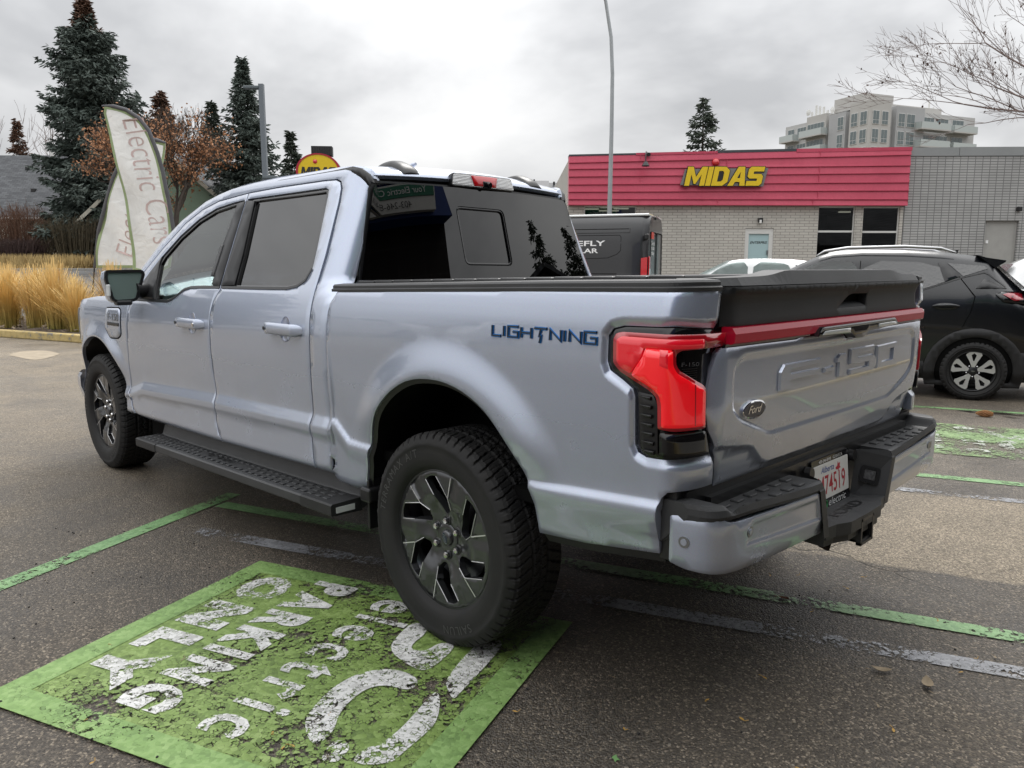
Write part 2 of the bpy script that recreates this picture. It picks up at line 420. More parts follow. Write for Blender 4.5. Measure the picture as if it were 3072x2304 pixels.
# ---- ground
def asphalt():
    t=NT('wet_asphalt'); c=t.co()
    sep=t.n('ShaderNodeSeparateXYZ'); t.l(c,sep.inputs[0]); X,Y=sep.outputs[0],sep.outputs[1]
    big=t.noise(c,.35,5,.55); med=t.noise(c,1.6,6,.6,.4); fine=t.noise(c,38,4,.7)
    st=t.n('ShaderNodeTexVoronoi'); t.l(c,st.inputs['Vector']); st.inputs['Scale'].default_value=150; st.inputs['Randomness'].default_value=1
    sc=t.n('ShaderNodeSeparateColor'); t.l(st.outputs['Color'],sc.inputs[0])
    st2=t.n('ShaderNodeTexVoronoi'); t.l(c,st2.inputs['Vector']); st2.inputs['Scale'].default_value=78
    sc2=t.n('ShaderNodeSeparateColor'); t.l(st2.outputs['Color'],sc2.inputs[0])
    dark=t.ramp(sc.outputs[0],[(0,(.034,.030,.026)),(.60,(.062,.055,.047)),(.86,(.105,.092,.077)),(.94,(.18,.158,.128)),(1,(.27,.24,.20))])
    stone=t.ramp(sc2.outputs[1],[(0,0),(.965,0),(.972,1)],'CONSTANT')
    inr=t.ramp(st2.outputs['Distance'],[(.30,1),(.42,0)])
    dark=t.mix(t.math('MULTIPLY',stone,inr),dark,t.ramp(sc2.outputs[2],[(0,(.10,.085,.065)),(.5,(.20,.17,.13)),(1,(.26,.25,.23))]))
    light=t.ramp(sc.outputs[0],[(0,(.095,.083,.066)),(.35,(.175,.153,.12)),(.7,(.25,.22,.175)),(.92,(.35,.31,.245)),(1,(.46,.41,.34))])
    # dry band of older seal running along the stall lines (e2 coordinate)
    wob=t.math('MULTIPLY',t.math('SUBTRACT',t.noise(c,.9,4,.6),.5),.30)
    e2=t.math('ADD',t.math('ADD',t.math('MULTIPLY',X,-.356),t.math('MULTIPLY',Y,.934)),wob)
    band=t.math('MULTIPLY',t.ramp(t.math('ADD',t.math('MULTIPLY',e2,.25),1),[(.46,0),(.485,1)]),t.ramp(t.math('ADD',t.math('MULTIPLY',e2,.25),1),[(.838,1),(.846,0)]))
    xm=t.ramp(t.math('MULTIPLY',t.math('ADD',X,3.0),.2),[(.42,1),(.62,.25),(1,.1)])
    band=t.math('MULTIPLY',band,xm)
    # further lot: medium, browner
    far=t.ramp(t.math('MULTIPLY',t.math('ADD',e2,7.5),.12),[(.0,.30),(.58,.34),(.66,0)])
    # left lane: paler with x, grazing sky reflection painted into the colour
    lane=t.ramp(t.math('MULTIPLY',X,.08),[(.10,.12),(.36,.55),(.8,.9)])
    mk=t.math('MAXIMUM',t.math('MAXIMUM',band,t.math('MULTIPLY',far,t.ramp(med,[(.3,.5),(.7,1.2)]))),t.math('MULTIPLY',lane,t.ramp(med,[(.3,.6),(.7,1)])))
    col=t.mix(mk,dark,light)
    col=t.mix(1,col,t.ramp(med,[(.25,.72),(.5,.95),(.8,1.12)]),'MULTIPLY')
    wet=t.ramp(t.math('ADD',t.math('MULTIPLY',big,.6),t.math('MULTIPLY',med,.4)),[(.36,1),(.58,0)])
    wet=t.math('MULTIPLY',wet,t.math('SUBTRACT',1,t.math('MULTIPLY',band,.9)))
    col=t.mix(t.math('MULTIPLY',wet,.35),col,t.mix(1,col,(.55,.55,.55),'MULTIPLY'))
    # fine cracks
    cw=t.n('ShaderNodeTexVoronoi'); cw.feature='DISTANCE_TO_EDGE'; cw.inputs['Scale'].default_value=.55
    vv=t.n('ShaderNodeVectorMath'); vv.operation='ADD'; t.l(c,vv.inputs[0])
    nn=t.n('ShaderNodeTexNoise'); t.l(c,nn.inputs['Vector']); nn.inputs['Scale'].default_value=2.2; nn.inputs['Detail'].default_value=6
    sv=t.n('ShaderNodeVectorMath'); sv.operation='SCALE'; sv.inputs['Scale'].default_value=.5; t.l(nn.outputs['Color'],sv.inputs[0]); t.l(sv.outputs[0],vv.inputs[1]); t.l(vv.outputs[0],cw.inputs['Vector'])
    ck=t.math('MULTIPLY',t.ramp(cw.outputs[0],[(.0,1),(.006,0)]),t.ramp(big,[(.48,0),(.6,.7)]))
    col=t.mix(ck,col,(.016,.015,.014))
    col=t.mix(1,col,(1.06,1.0,.92),'MULTIPLY')
    rg=t.mix(wet,.64,.28)
    h=t.math('ADD',t.math('MULTIPLY',st.outputs['Distance'],-.7),t.math('MULTIPLY',fine,.6))
    h=t.math('SUBTRACT',h,t.math('MULTIPLY',ck,2))
    t.pr(col,rg,0,0,t.mix(wet,.38,.6),t.bump(h,1.0,.007)); return t.m
ASPHALT=asphalt()
def worn(name,cols,wear=.5,scale=1.0,chip=.06,wa=.95,wb=.65,bs=30,cut=.13):
    """road paint: the asphalt shows where it has flaked away"""
    t=NT(name); c=t.co()
    a=t.noise(c,2.3*scale,5,.6); b=t.noise(c,bs,6,.8,.6); d=t.vor(c,70,'F1')
    cell=t.n('ShaderNodeTexVoronoi'); t.l(c,cell.inputs['Vector']); cell.inputs['Scale'].default_value=62
    cs=t.n('ShaderNodeSeparateColor'); t.l(cell.outputs['Color'],cs.inputs[0])
    col=t.ramp(t.math('ADD',t.math('MULTIPLY',t.noise(c,7,6,.7),.72),t.math('MULTIPLY',cs.outputs[0],.28)),[(.25,cols[0]),(.5,cols[1]),(.78,cols[2])])
    v=t.math('SUBTRACT',t.math('ADD',t.math('ADD',t.math('MULTIPLY',a,wa),t.math('MULTIPLY',b,wb)),t.math('MULTIPLY',cs.outputs[1],.18)),cut)
    ed=t.n('ShaderNodeTexVoronoi'); ed.feature='DISTANCE_TO_EDGE'; t.l(c,ed.inputs['Vector']); ed.inputs['Scale'].default_value=62
    v=t.math('SUBTRACT',v,t.ramp(ed.outputs[0],[(0,chip),(.12,0)]))
    al=t.ramp(v,[(wear,0),(wear+.05,1)])
    h=t.math('ADD',t.math('MULTIPLY',cell.outputs['Distance'],-.45),t.math('MULTIPLY',b,.9))
    t.pr(col,t.ramp(a,[(.3,.38),(.7,.6)]),0,0,.45,t.bump(h,.6,.006),alpha=al); return t.m
GREENP=worn('worn_green_paint',((.085,.135,.032),(.165,.25,.06),(.27,.37,.125)),.63,.8,.11)
GREENL=worn('green_line_paint',((.10,.21,.085),(.17,.31,.13),(.24,.39,.19)),.64,.7,.05)
WHITEP=worn('worn_white_paint',((.34,.34,.32),(.60,.60,.58),(.74,.74,.72)),.655,1.2,.12,.6,.95,55,.10)
GREENB=worn('newer_green_border',((.11,.19,.055),(.18,.30,.09),(.27,.40,.15)),.575,.8,.09)
GREENF=worn('faded_green_paint',((.10,.17,.06),(.18,.28,.11),(.28,.38,.19)),.71,.8,.11)
WHITEF=worn('faded_white_paint',((.30,.32,.28),(.45,.48,.42),(.58,.60,.55)),.74,1.2,.12)
GREYL=worn('faded_grey_line',((.17,.175,.185),(.26,.265,.28),(.36,.365,.38)),.69,.7,.12)
def ribbed():
    t=NT('ribbed_clear_lens'); c=t.co(); s=t.n('ShaderNodeSeparateXYZ'); t.l(c,s.inputs[0])
    r=t.math('SINE',t.math('MULTIPLY',s.outputs[2],900)); t.pr(t.mix(t.math('MULTIPLY',t.math('ADD',r,1),.5),(.45,.45,.45),(.8,.8,.8)),.15,.3,1,.5,t.bump(r,.5,.003)); MATS['ribbed_lens']=t.m
ribbed(); lens('red_lens_rim',(.36,.004,.012),.15,.06); lens('dim_red',(.60,.005,.016),.18,.24)
# ------------------------------------------------------------------ ground, street, markings
def tgrid(name,us,vs_,fn,mat,kind='structure'):
    V=[fn(u,v) for u in us for v in vs_]; n=len(vs_)
    F=[(i*n+j,(i+1)*n+j,(i+1)*n+j+1,i*n+j+1) for i in range(len(us)-1) for j in range(n-1)]
    m=MB(); m.add(V,F,True); o=m.build(name,mat,recalc=False)
    if o.data.polygons[0].normal.z<0: o.data.flip_normals()
    o['kind']=kind; return o
SOIL=simple('bark_mulch_soil',(.10,.072,.05),.9,var=.6,vs=5,bump=.8,bs=30)
LAWN=simple('dry_ground',(.13,.11,.07),.95,var=.5,vs=1.2,bump=.5,bs=20)
tgrid('ground',np.linspace(-1500,1500,7),np.linspace(-1500,1500,7),lambda x,y:(x,y,-.06),LAWN)
_lot=[W(-26,-25,0),W(60,-25,0),W(60,60,0),W(-26,60,0)]
tgrid('parking_lot',[-26,-9,0,9,60],[-25,-5,0,10,40,60],lambda s,d:tuple(W(s,d,0)),ASPHALT)
def tz(s,d):
    z=1.27*max(0,min(1,(d-22)/22))**1.15
    return .006+z*max(0,min(1,(-3-s)/4))
def street_mat():
    t=NT('grey_street'); c=t.co(); n_=t.noise(c,.5,5,.6); f=t.noise(c,60,3,.6)
    t.pr(t.mix(1,t.ramp(n_,[(.3,(.095,.095,.098)),(.7,(.14,.138,.135))]),t.ramp(f,[(.3,.8),(.7,1.1)]),'MULTIPLY'),t.ramp(n_,[(.35,.4),(.6,.75)]),0,0,.4,t.bump(f,.3,.005)); return t.m
STREET=street_mat()
tgrid('street',np.linspace(-90,-2.5,30),np.linspace(18.2,44,14),lambda s,d:tuple(W(s,d,tz(s,d))),STREET)
tgrid('far_verge',np.linspace(-90,-2.5,12),[44.3,46,50,60,90,150],lambda s,d:tuple(W(s,d,(1.42 if s<-6 else tz(s,44)))),SOIL)
CONC=simple('concrete',(.32,.31,.29),.8,var=.3,vs=3,bump=.3,bs=60)
YKERB=NT('worn_yellow_kerb_paint'); _c=YKERB.co(); _n=YKERB.noise(_c,6,6,.7)
YKERB.pr(YKERB.ramp(_n,[(.38,(.20,.19,.165)),(.46,(.42,.32,.13)),(.8,(.58,.46,.23))]),.7,0,0,.4,YKERB.bump(_n,.4,.02)); YKERB=YKERB.m
def strip(name,mat,pts,w,z0,z1,kind='structure',lab=None):
    m=MB(); 
    for a,b in zip(pts,pts[1:]):
        a=Vector((*a,0));b=Vector((*b,0));t=(b-a).normalized();n=Vector((-t.y,t.x,0))
        M=frame(a+Vector((0,0,z0)),t,n); L=(b-a).length
        m.bb((0,0,0),(L-.006,w,z1-z0),bev=.02 if z1-z0>.05 else 0,M=M)
    o=m.build(name,mat); o['kind']=kind; return o
# kerb of the planting bed, and the bed behind it
_k=[tuple(W(s,d,0))[:2] for s,d in((-16.4,19.9),(-13.4,17.9),(-10.78,16.2),(-8.4,14.93),(-5.6,13.4),(-2.6,11.8))]
strip('kerb',YKERB,_k[::-1],.17,0.0,.15)
def bedf(s,d): return tuple(W(s,d,.11+.05*math.sin(s*3)*math.sin(d*2)))
tgrid('planting_bed',np.linspace(-20,-2.6,24),np.linspace(0,1,7),lambda s,t:(lambda d0:bedf(s,d0+.15+t*2.9))(16.2+(-10.78-s)*.58),SOIL)
strip('far_kerb',CONC,[tuple(W(-70,44.05,0))[:2],tuple(W(-4,44.05,0))[:2]],.25,1.15,1.42)
WHITELINE=worn('white_street_line',((.5,.5,.48),(.6,.6,.58),(.7,.7,.68)),.3,.6,.05)
def gquad(name,pts,mat,z):
    m=MB(); m.add([(*p[:2],z) for p in pts],[tuple(range(len(pts)))]); o=m.build(name,mat)
    if o.data.polygons[0].normal.z<0:o.data.flip_normals()
    o['kind']='structure'; return o
m=MB(); a,b=W(-13.5,29,0),W(-9.8,30.4,0)
m.add([W(-15.5,28.6,tz(-15,28.6)+.02),W(-9.5,30.0,tz(-10,30)+.02),W(-9.5,30.25,tz(-10,30.25)+.02),W(-15.5,28.85,tz(-15,28.85)+.02)],[(0,1,2,3)]); o=m.build('street_marking',WHITELINE); o['kind']='structure'
# concrete patch on the lane
_p=chaikin([(12.16,-.36),(12.6,-.30),(13.14,-.667),(13.0,-.9),(12.83,-.971),(12.3,-1.0),(12.007,-.908),(11.426,-.503),(11.649,-.379)],1)
gquad('concrete_patch',_p,simple('pale_patch_concrete',(.36,.30,.22),.85,var=.3,vs=6,bump=.3,bs=80),.004)
gquad('thin_old_line',[W(-12.2,12.9,0),W(-9.6,12.25,0),W(-9.6,12.32,0),W(-12.2,12.98,0)],GREYL,.004)
# stall lines (e1 / e2 axes)
def L(e1,e2): 
    v=E1*e1+E2*e2; return (v.x,v.y)
def ec(x,y): return (E1.x*x+E1.y*y,E2.x*x+E2.y*y)
def line(name,a,b,w,mat,z=.004):
    a=np.array(a);b=np.array(b);t=(b-a)/np.linalg.norm(b-a);n=np.array([-t[1],t[0]])*w/2
    N=max(2,int(np.linalg.norm(b-a)/.4)); m=MB(); V=[];
    for i in range(N+1):
        q=a+(b-a)*i/N; V+=[(*(q-n),z),(*(q+n),z)]
    m.add(V,[(2*i,2*i+1,2*i+3,2*i+2) for i in range(N)]); o=m.build(name,mat)
    if o.data.polygons[0].normal.z<0:o.data.flip_normals()
    o['kind']='structure'; return o
line('stall_line',(1.60,2.45),(2.42,.64),.105,GREENL)
line('stall_line',(2.26,.80),(-3.2,-1.235),.10,GREENL,.0055)
line('faded_line',(1.90,1.10),(-3.2,-.955),.10,GREYL)
line('stall_line',L(-.6,-2.53),L(4.5,-2.53),.10,GREENL)
line('faded_line',L(.2,-2.09),L(4.5,-2.09),.09,GREYL)
line('stall_line',L(-2.6,-5.5),L(2.6,-5.5),.09,GREENL)
# the painted charging panels, with lettering
LOGO=[]   # car-and-plug stencil pieces (a along E2, b along E1)
def stencil(oa,z,wm_=None):
    wm_=wm_ or WHITEP
    """oa: panel corner (e1,e2)"""
    M=frame(Vector((*L(*oa),z)),E2,E1)
    def word(body,a0,a1,b0,b1,off=.0):
        v,f=text(body,1,0,off,1.22+off*3,'LEFT'); xs=[q[0] for q in v];ys=[q[1] for q in v]
        sx_,sy_=(a1-a0)/(max(xs)-min(xs)),(b1-b0)/(max(ys)-min(ys))
        mm_=MB(); mm_.add([M@Vector((a0+(q[0]-min(xs))*sx_,b0+(q[1]-min(ys))*sy_,0)) for q in v],f)
        o=mm_.build('painted_lettering',wm_); o['kind']='structure'
    word('ONLY',.105,1.09,.115,.340,.088); word('PARKING',.06,1.13,.395,.612,.062); word('electric',.10,1.13,.755,.99,.020)
    for sh in LOGO:
        mm_=MB(); mm_.sheet(chaikin(sh,2),M); o=mm_.build('painted_symbol',wm_); o['kind']='structure'
def panel_paint(oa,gm=None,wm_=None):
    a,b=oa; pts=[L(a-.02,b-.02),L(a+1.575,b-.02),L(a+1.575,b+1.30),L(a-.02,b+1.30)]
    pts=resample(pts,.3); gquad('painted_panel',pts,gm or GREENP,.007)
    stencil(oa,.0105,wm_)
LOGO+=[[(0.620,1.062),(0.578,1.131),(0.600,1.245),(0.684,1.259),(0.681,1.160),(0.723,1.114),(0.798,1.105),(0.889,1.117),(0.975,1.164),(1.061,1.157),(1.005,1.078),(0.944,1.034),(0.867,1.016),(0.771,1.005),(0.689,1.020),(0.66,1.035)],
[(0.227,0.994),(0.365,1.002),(0.472,1.030),(0.533,1.141),(0.561,1.234),(0.472,1.251),(0.336,1.248),(0.341,1.178),(0.438,1.161),(0.434,1.086),(0.268,1.096)],
[(0.245,1.305),(0.227,1.375),(0.290,1.411),(0.622,1.411),(0.671,1.412),(0.638,1.374),(0.567,1.320)],
[(0.639,1.325),(0.681,1.369),(0.798,1.424),(0.878,1.421),(0.981,1.409),(1.037,1.404),(1.084,1.299),(1.010,1.290),(0.969,1.327),(0.888,1.340),(0.773,1.336)],
[(0.998,1.187),(1.003,1.252),(1.082,1.267),(1.102,1.239),(1.095,1.203)]]
panel_paint((-1.518,.580))
for p0,p1 in ((L(-1.538,.615),L(.057,.615)),(L(-1.483,.671),L(-1.483,1.769)),(L(-1.538,1.825),L(.057,1.825)),(L(.002,.671),L(.002,1.769))): line('painted_border',p0,p1,.11,GREENB,.0088)
panel_paint((1.1,-4.58),GREENF,WHITEF)
def lerp(a,b,t): return a+(b-a)*t
def plin(x,K):
    if x<=K[0][0]: return K[0][1]
    for (a,fa),(b,fb) in zip(K,K[1:]):
        if x<=b: return fa+(fb-fa)*(x-a)/(b-a)
    return K[-1][1]
def pch(x,K):
    # monotone cubic (pchip-like) through sorted keys
    n=len(K)
    if x<=K[0][0]: return K[0][1]+(x-K[0][0])*(K[1][1]-K[0][1])/(K[1][0]-K[0][0])
    if x>=K[-1][0]: return K[-1][1]+(x-K[-1][0])*(K[-1][1]-K[-2][1])/(K[-1][0]-K[-2][0])
    for i in range(n-1):
        if x<=K[i+1][0]: break
    def d(i): return (K[i+1][1]-K[i][1])/(K[i+1][0]-K[i][0])
    def m(i):
        if i==0: return d(0)
        if i==n-1: return d(n-2)
        a,b=d(i-1),d(i)
        return 0 if a*b<=0 else 2*a*b/(a+b)
    h=K[i+1][0]-K[i][0];t=(x-K[i][0])/h
    return ((1+2*t)*(1-t)**2*K[i][1]+t*(1-t)**2*h*m(i)+t*t*(3-2*t)*K[i+1][1]-t*t*(1-t)*h*m(i+1))
def sst(a,b,x):
    t=max(0,min(1,(x-a)/(b-a)));return t*t*(3-2*t)
ZC=[(-1.2,.777),(-.97,.765),(-.41,.725),(.0,.70),(.50,.698),(.585,.700),(.685,.770),(.725,.772),(.86,.770),(1.85,.748),(2.89,.705),(3.08,.655),(3.28,.639),(4.4,.62)]
ZR=[(-1.2,.60),(-.4,.545),(.7,.562),(.83,.551),(1.79,.518),(2.94,.500),(3.3,.49)]
ZB=[(-1.2,.615),(-.97,.606),(-.48,.548),(.45,.50),(.6,.475),(.93,.483),(1.9,.451),(2.85,.422),(3.2,.45),(4.4,.5)]
HR=(-.03,.505);HF=(3.66,.43)
def rake(x): return -.02*(x-1.5)
def yprof(x,z):
    zc=plin(x,ZC);zr=plin(x,ZR);zb=plin(x,ZB);r=rake(x)
    b=sst(.72,.70,x)        # bed
    if b>0.5:
        rear=sst(-.1,-.4,x)
        K=[(zb-.05,lerp(.90,.925,rear)),(zb,lerp(.945,.943,rear)),(zb+.04,lerp(.965,.951,rear)),(zc-.10,lerp(.968,.961,rear)),(zc-.035,.978),(zc-.028,.978),(zc,.962),(zc+.012,.9615),(zc+.1,.966),
           (.98+r,.976),(1.10+r,.981),(1.19+r,.978),(1.25+r,.969),(1.30+r,.953),(1.36+r,.925)]
    else:
        K=[(zb-.05,.80),(zb-.01,.875),(zb+.02,.925),(zr-.025,.977),(zr,.986),(zr+.03,.984),(lerp(zr,zc,.5),.980),(zc-.075,.989),(zc-.06,.989),(zc,.968),(zc+.015,.9675),(zc+.12,.972),
           (1.0+r,.979),(1.09+r,.981),(1.16+r,.976),(1.22+r,.963),(1.29+r,.938),(1.34+r,.915),(1.84+r,.686)]
    y=pch(z,K)
    for (hx,hz),side,R in((HR,1,.505),(HF,0,.475)):
        dx=x-hx;dz=z-hz
        d=math.hypot(dx,dz)
        if dz<0: d=abs(dx)
        if d<R+.3:
            f=.030*(1-sst(R+.015,R+.15,d))
            f*=sst(.66,.88,z)
            y=max(y,0) + f
    if x>3.1: # front fender narrows to the nose
        y-= .14*sst(3.95,4.65,x)
    # cab corner strip gentle bulge
    return y
# ---- bed plan: u = x on the side; wraps round the rear corner below UC
XE=-.945;RCX=.086;RCY=.155
def bedsurf(u,z):
    """u>=XE: side at x=u ; smaller u wraps round the corner on to the rear face"""
    y0=yprof(max(u,XE),z)
    if u>=XE: return (u,y0,z)
    L=.205 # arc length of corner
    t=(XE-u)/L
    if t<=1:
        e=.62
        a=t*math.pi/2
        return (XE-RCX*math.sin(a)**e1(a),y0-RCY*(1-math.cos(a)**e1(a)),z)
    return (XE-RCX,y0-RCY-(t-1)*L,z)
def e1(a): return .92
def cabx(z): return .757+(z-1.34)*.16
def cabsurf(u,z):
    """u>=xe side; wraps to cab rear"""
    xr=cabx(z);A=.15;B=max(.05,.117-(z-1.34)*.098) if z>1.2 else .13
    xe=xr+A
    if z<1.25: # below the rail keep plain side
        return (u,yprof(max(u,.721),z),z)
    if u>=xe: return (u,yprof(max(u,.721),z),z)
    y0=yprof(max(xe,.721),z)
    L=.21;t=(xe-u)/L
    if t<=1:
        a=t*math.pi/2
        return (xe-A*math.sin(a),y0-B*(1-math.cos(a)),z)
    return (xr,y0-B-(t-1)*L,z)
# ------------------------------------------------------------------ the pickup truck (front = +X, left = +Y, rear axle at X=0)
TR=empty('pickup_truck','pale ice-blue crew-cab electric pickup with black bed cover, parked over the green panel','pickup truck')
S_=lambda u,v: bedsurf(u,v)
RECIN=[(-1.150,1.2385),(-1.015,1.247),(-.83,1.243),(-.79,1.233),(-.773,1.212),(-.772,1.137),(-.783,1.112),(-.83,1.088),(-.866,1.066),(-.873,1.043),(-.871,.905),(-.882,.884),(-.912,.874),(-1.0,.877),(-1.08,.879),(-1.146,.879)]
def pdist(u,v,L):
    d=9
    for (a,b),(c,e) in zip(L,L[1:]):
        w0,w1=c-a,e-b;t=((u-a)*w0+(v-b)*w1)/(w0*w0+w1*w1);t=0 if t<0 else 1 if t>1 else t
        q=math.hypot(u-a-t*w0,v-b-t*w1)
        if q<d:d=q
    return d
ARR=[(-.478,.60),(-.478,.668),(-.445,.737),(-.397,.806),(-.353,.865),(-.294,.922),(-.23,.963),(-.154,.993),(-.063,1.011),(.036,1.011),(.129,.996),(.216,.960),(.299,.904),(.368,.833),(.415,.753),(.443,.667),(.462,.58),(.475,.51)]
ARR=chaikin(ARR,1,False)
def bedS(u,v):
    p=Vector(bedsurf(u,v))
    if u<-.70 and .83<v<1.30:
        d=pdist(u,v,RECIN)
        if d<.026:
            c=Vector((-.55,.55,v)); n=(p-c); n.z=0; n.normalize()
            p-=n*.020*(1-d/.026)**1.4
    return tuple(p)
def off_line(L,d):
    o=[]
    for i in range(len(L)):
        a=np.array(L[max(i-1,0)]);b=np.array(L[min(i+1,len(L)-1)]);t=(b-a)/np.linalg.norm(b-a);o.append((L[i][0]-t[1]*d,L[i][1]+t[0]*d))
    return o
_rx=[]
for d in (.006,.012,.018,.025,.032): _rx+=resample(off_line(RECIN,d),.012,False)
bed_out=[(.655,1.310),(-.46,1.336),(-1.06,1.346),(-1.146,1.346),(-1.152,1.256)]+RECIN+[(-1.147,.853),(-1.142,.797),(-1.03,.791),(-.985,.787),(-.962,.770),(-.952,.745),(-.945,.60),(-.673,.560),(-.48,.546)]+ARR+[(.50,.493),(.572,.484),(.70,.488),(.715,.525),(.706,.567),(.724,.69),(.730,.77),(.733,.9),(.722,1.03),(.712,1.19),(.698,1.255)]
def rowsB(u):
    zc=plin(u,ZC); return [zc-.11,zc-.08,zc-.05,zc-.040,zc-.034,zc-.026,zc-.019,zc-.012,zc-.006,zc,zc+.006,zc+.012,zc+.03,1.27,1.29,1.31,1.325]
flx=[]
for R in (.515,.53,.545,.56,.575,.59,.61,.63,.65):
    flx+=[q for q in [(HR[0]+R*math.cos(a),HR[1]+R*math.sin(a)) for a in np.linspace(.1,3.04,56)] if q[1]>.79]
for u_ in np.arange(.47,.72,.007): flx+=[(u_,plin(u_,ZC)+q) for q in (-.05,-.034,-.026,-.012,0,.012,.03)]
bed=panel('bed_side',bedS,[bed_out],PAINT,TR,.028,rowsB,_rx+flx,.03)
mirror(bed)
# ---- cab side (pillar strip, C pillar, roof rail, A pillar)
dgap=[(.84,.487),(.842,.54),(.855,.60),(.866,.68),(.866,.78),(.866,.884),(.855,1.02),(.849,1.125),(.855,1.21),(.864,1.305),(.885,1.465),(.936,1.700),(.958,1.765),(.985,1.798),(1.03,1.812),(1.144,1.816),(1.593,1.817),(1.905,1.811),(2.04,1.803),(2.269,1.788),(2.462,1.747),(2.638,1.674),(2.846,1.524),(3.0,1.385),(3.09,1.29),(3.13,1.225)]
cab_out=[(.715,.488)]+dgap+[(3.20,1.225),(3.07,1.40),(2.906,1.565),(2.706,1.694),(2.46,1.792),(2.30,1.825),(2.152,1.846),(1.9,1.860),(1.63,1.866),(1.026,1.868),(.92,1.862),(.84,1.845),(.775,1.80),(.765,1.775),(.752,1.67),(.732,1.533),(.697,1.344),(.69,1.27),(.727,1.262),(.720,1.19),(.728,1.03),(.740,.9),(.737,.77),(.731,.69),(.713,.567),(.722,.525)]
def cabS(u,z):
    xr=cabx(z); k=sst(1.24,1.36,z)
    A=lerp(.04,.15,k);B=lerp(.02,max(.05,.117-(z-1.34)*.098),k)
    base=lerp(.715,xr,k); xe=base+A
    if u>=xe: return (u,yprof(max(u,.721),z),z)
    y0=yprof(max(xe,.721),z); Ln=(A+B)*.80; t=(xe-u)/Ln
    if t<=1:
        a=t*math.pi/2; return (xe-A*math.sin(a),y0-B*(1-math.cos(a)),z)
    return (base,y0-B-(t-1)*Ln,z)
def rowsC(u):
    zc=plin(u,ZC);zr=plin(u,ZR);zb=plin(u,ZB); return [zb+.01,zb+.025,zr-.03,zr-.015,zr,zr+.015,zr+.03,zc-.09,zc-.075,zc-.06,zc-.045,zc-.015,zc,zc+.008,zc+.02]
cab=panel('cab_side',cabS,[cab_out],PAINT,TR,.035,rowsC,[],.03); mirror(cab)
doorsS=lambda u,z:(u,yprof(max(u,.73),z),z)
# ---- doors
fd=[(3.112,.60),(3.07,.53),(3.01,.465),(2.93,.430),(1.9,.457),(1.786,.460),(1.792,.513),(1.818,.542),(1.845,.6),(1.842,.674),(1.852,.745),(1.870,.86),(1.870,.975),(1.862,1.09),(1.862,1.163),(1.850,1.235),(1.812,1.296),(1.825,1.32),(1.86,1.50),(1.905,1.73),(1.917,1.804),(2.04,1.796),(2.266,1.781),(2.456,1.741),(2.632,1.668),(2.84,1.518),(2.994,1.379),(3.08,1.285),(3.09,1.215),(3.02,1.205),(3.054,1.143),(3.076,1.065),(3.098,.945),(3.114,.793),(3.116,.657)]
fwin=[(1.93,1.772),(2.084,1.763),(2.265,1.744),(2.452,1.692),(2.64,1.598),(2.80,1.477),(2.90,1.375),(3.00,1.262),(3.01,1.208),(2.638,1.210),(2.46,1.211),(2.40,1.225),(2.271,1.282),(2.199,1.295),(1.822,1.303),(1.87,1.50)]
rd=[(1.778,.460),(1.784,.513),(1.810,.542),(1.837,.6),(1.834,.674),(1.844,.745),(1.862,.86),(1.862,.975),(1.854,1.09),(1.854,1.163),(1.842,1.235),(1.804,1.296),(1.817,1.32),(1.852,1.50),(1.897,1.73),(1.909,1.804),(1.593,1.810),(1.144,1.809),(1.033,1.805),(.991,1.792),(.965,1.76),(.943,1.697),(.892,1.463),(.871,1.303),(.862,1.21),(.856,1.125),(.862,1.02),(.873,.884),(.873,.78),(.873,.68),(.862,.60),(.849,.54),(.848,.490)]
rwin=[(1.105,1.776),(1.895,1.774),(1.85,1.53),(1.797,1.302),(1.313,1.306),(1.121,1.309),(1.034,1.321),(.978,1.347),(.957,1.40),(.975,1.47),(1.055,1.735),(1.07,1.765)]
fdo=panel('front_door',doorsS,[fd,fwin],PAINT,TR,.035,rowsC,[],.03)
rdo=panel('rear_door',doorsS,[rd,rwin],PAINT,TR,.035,rowsC,[],.03)
def shrink(L,d):
    if area2(L)<0:L=L[::-1]
    n=len(L);o=[]
    for i in range(n):
        a=np.array(L[i-1]);b=np.array(L[i]);c=np.array(L[(i+1)%n]);u=(b-a)/np.linalg.norm(b-a);w=(c-b)/np.linalg.norm(c-b)
        n1=np.array([-u[1],u[0]]);n2=np.array([-w[1],w[0]]);nn=n1+n2;nn/=max(nn@n1,.3)
        o.append(tuple(b+nn*d))
    return o
fgl=[(2.006,1.752),(2.08,1.744),(2.26,1.723),(2.445,1.672),(2.62,1.582),(2.76,1.470),(2.785,1.43),(2.72,1.312),(2.655,1.224),(2.47,1.226),(2.41,1.240),(2.28,1.296),(2.2,1.309),(1.93,1.316),(1.985,1.50)]
rgl=[(1.10,1.757),(1.795,1.757),(1.695,1.47),(1.655,1.320),(1.313,1.323),(1.125,1.325),(1.045,1.337),(1.0,1.36),(.978,1.405),(.995,1.47),(1.072,1.715),(1.082,1.748)]
panel('pillar_applique',doorsS,[[(1.829,1.309),(1.864,1.50),(1.908,1.73),(1.914,1.762),(2.0,1.755),(1.985,1.50),(1.93,1.318),(1.90,1.309)]],PILLARB,fdo,.06,None,[],.01,off=.003,tilt=.3)
panel('pillar_applique',doorsS,[[(1.813,1.312),(1.848,1.50),(1.893,1.73),(1.90,1.764),(1.80,1.757),(1.70,1.475),(1.66,1.318)]],PILLARB,rdo,.06,None,[],.01,off=.003,tilt=.3)
frm=panel('window_frame',doorsS,[shrink(fwin,.003),fgl],GLOSSB,fdo,.06,None,[],.02,off=-.006); 
panel('window_frame',doorsS,[shrink(rwin,.003),rgl],GLOSSB,rdo,.06,None,[],.02,off=-.006)
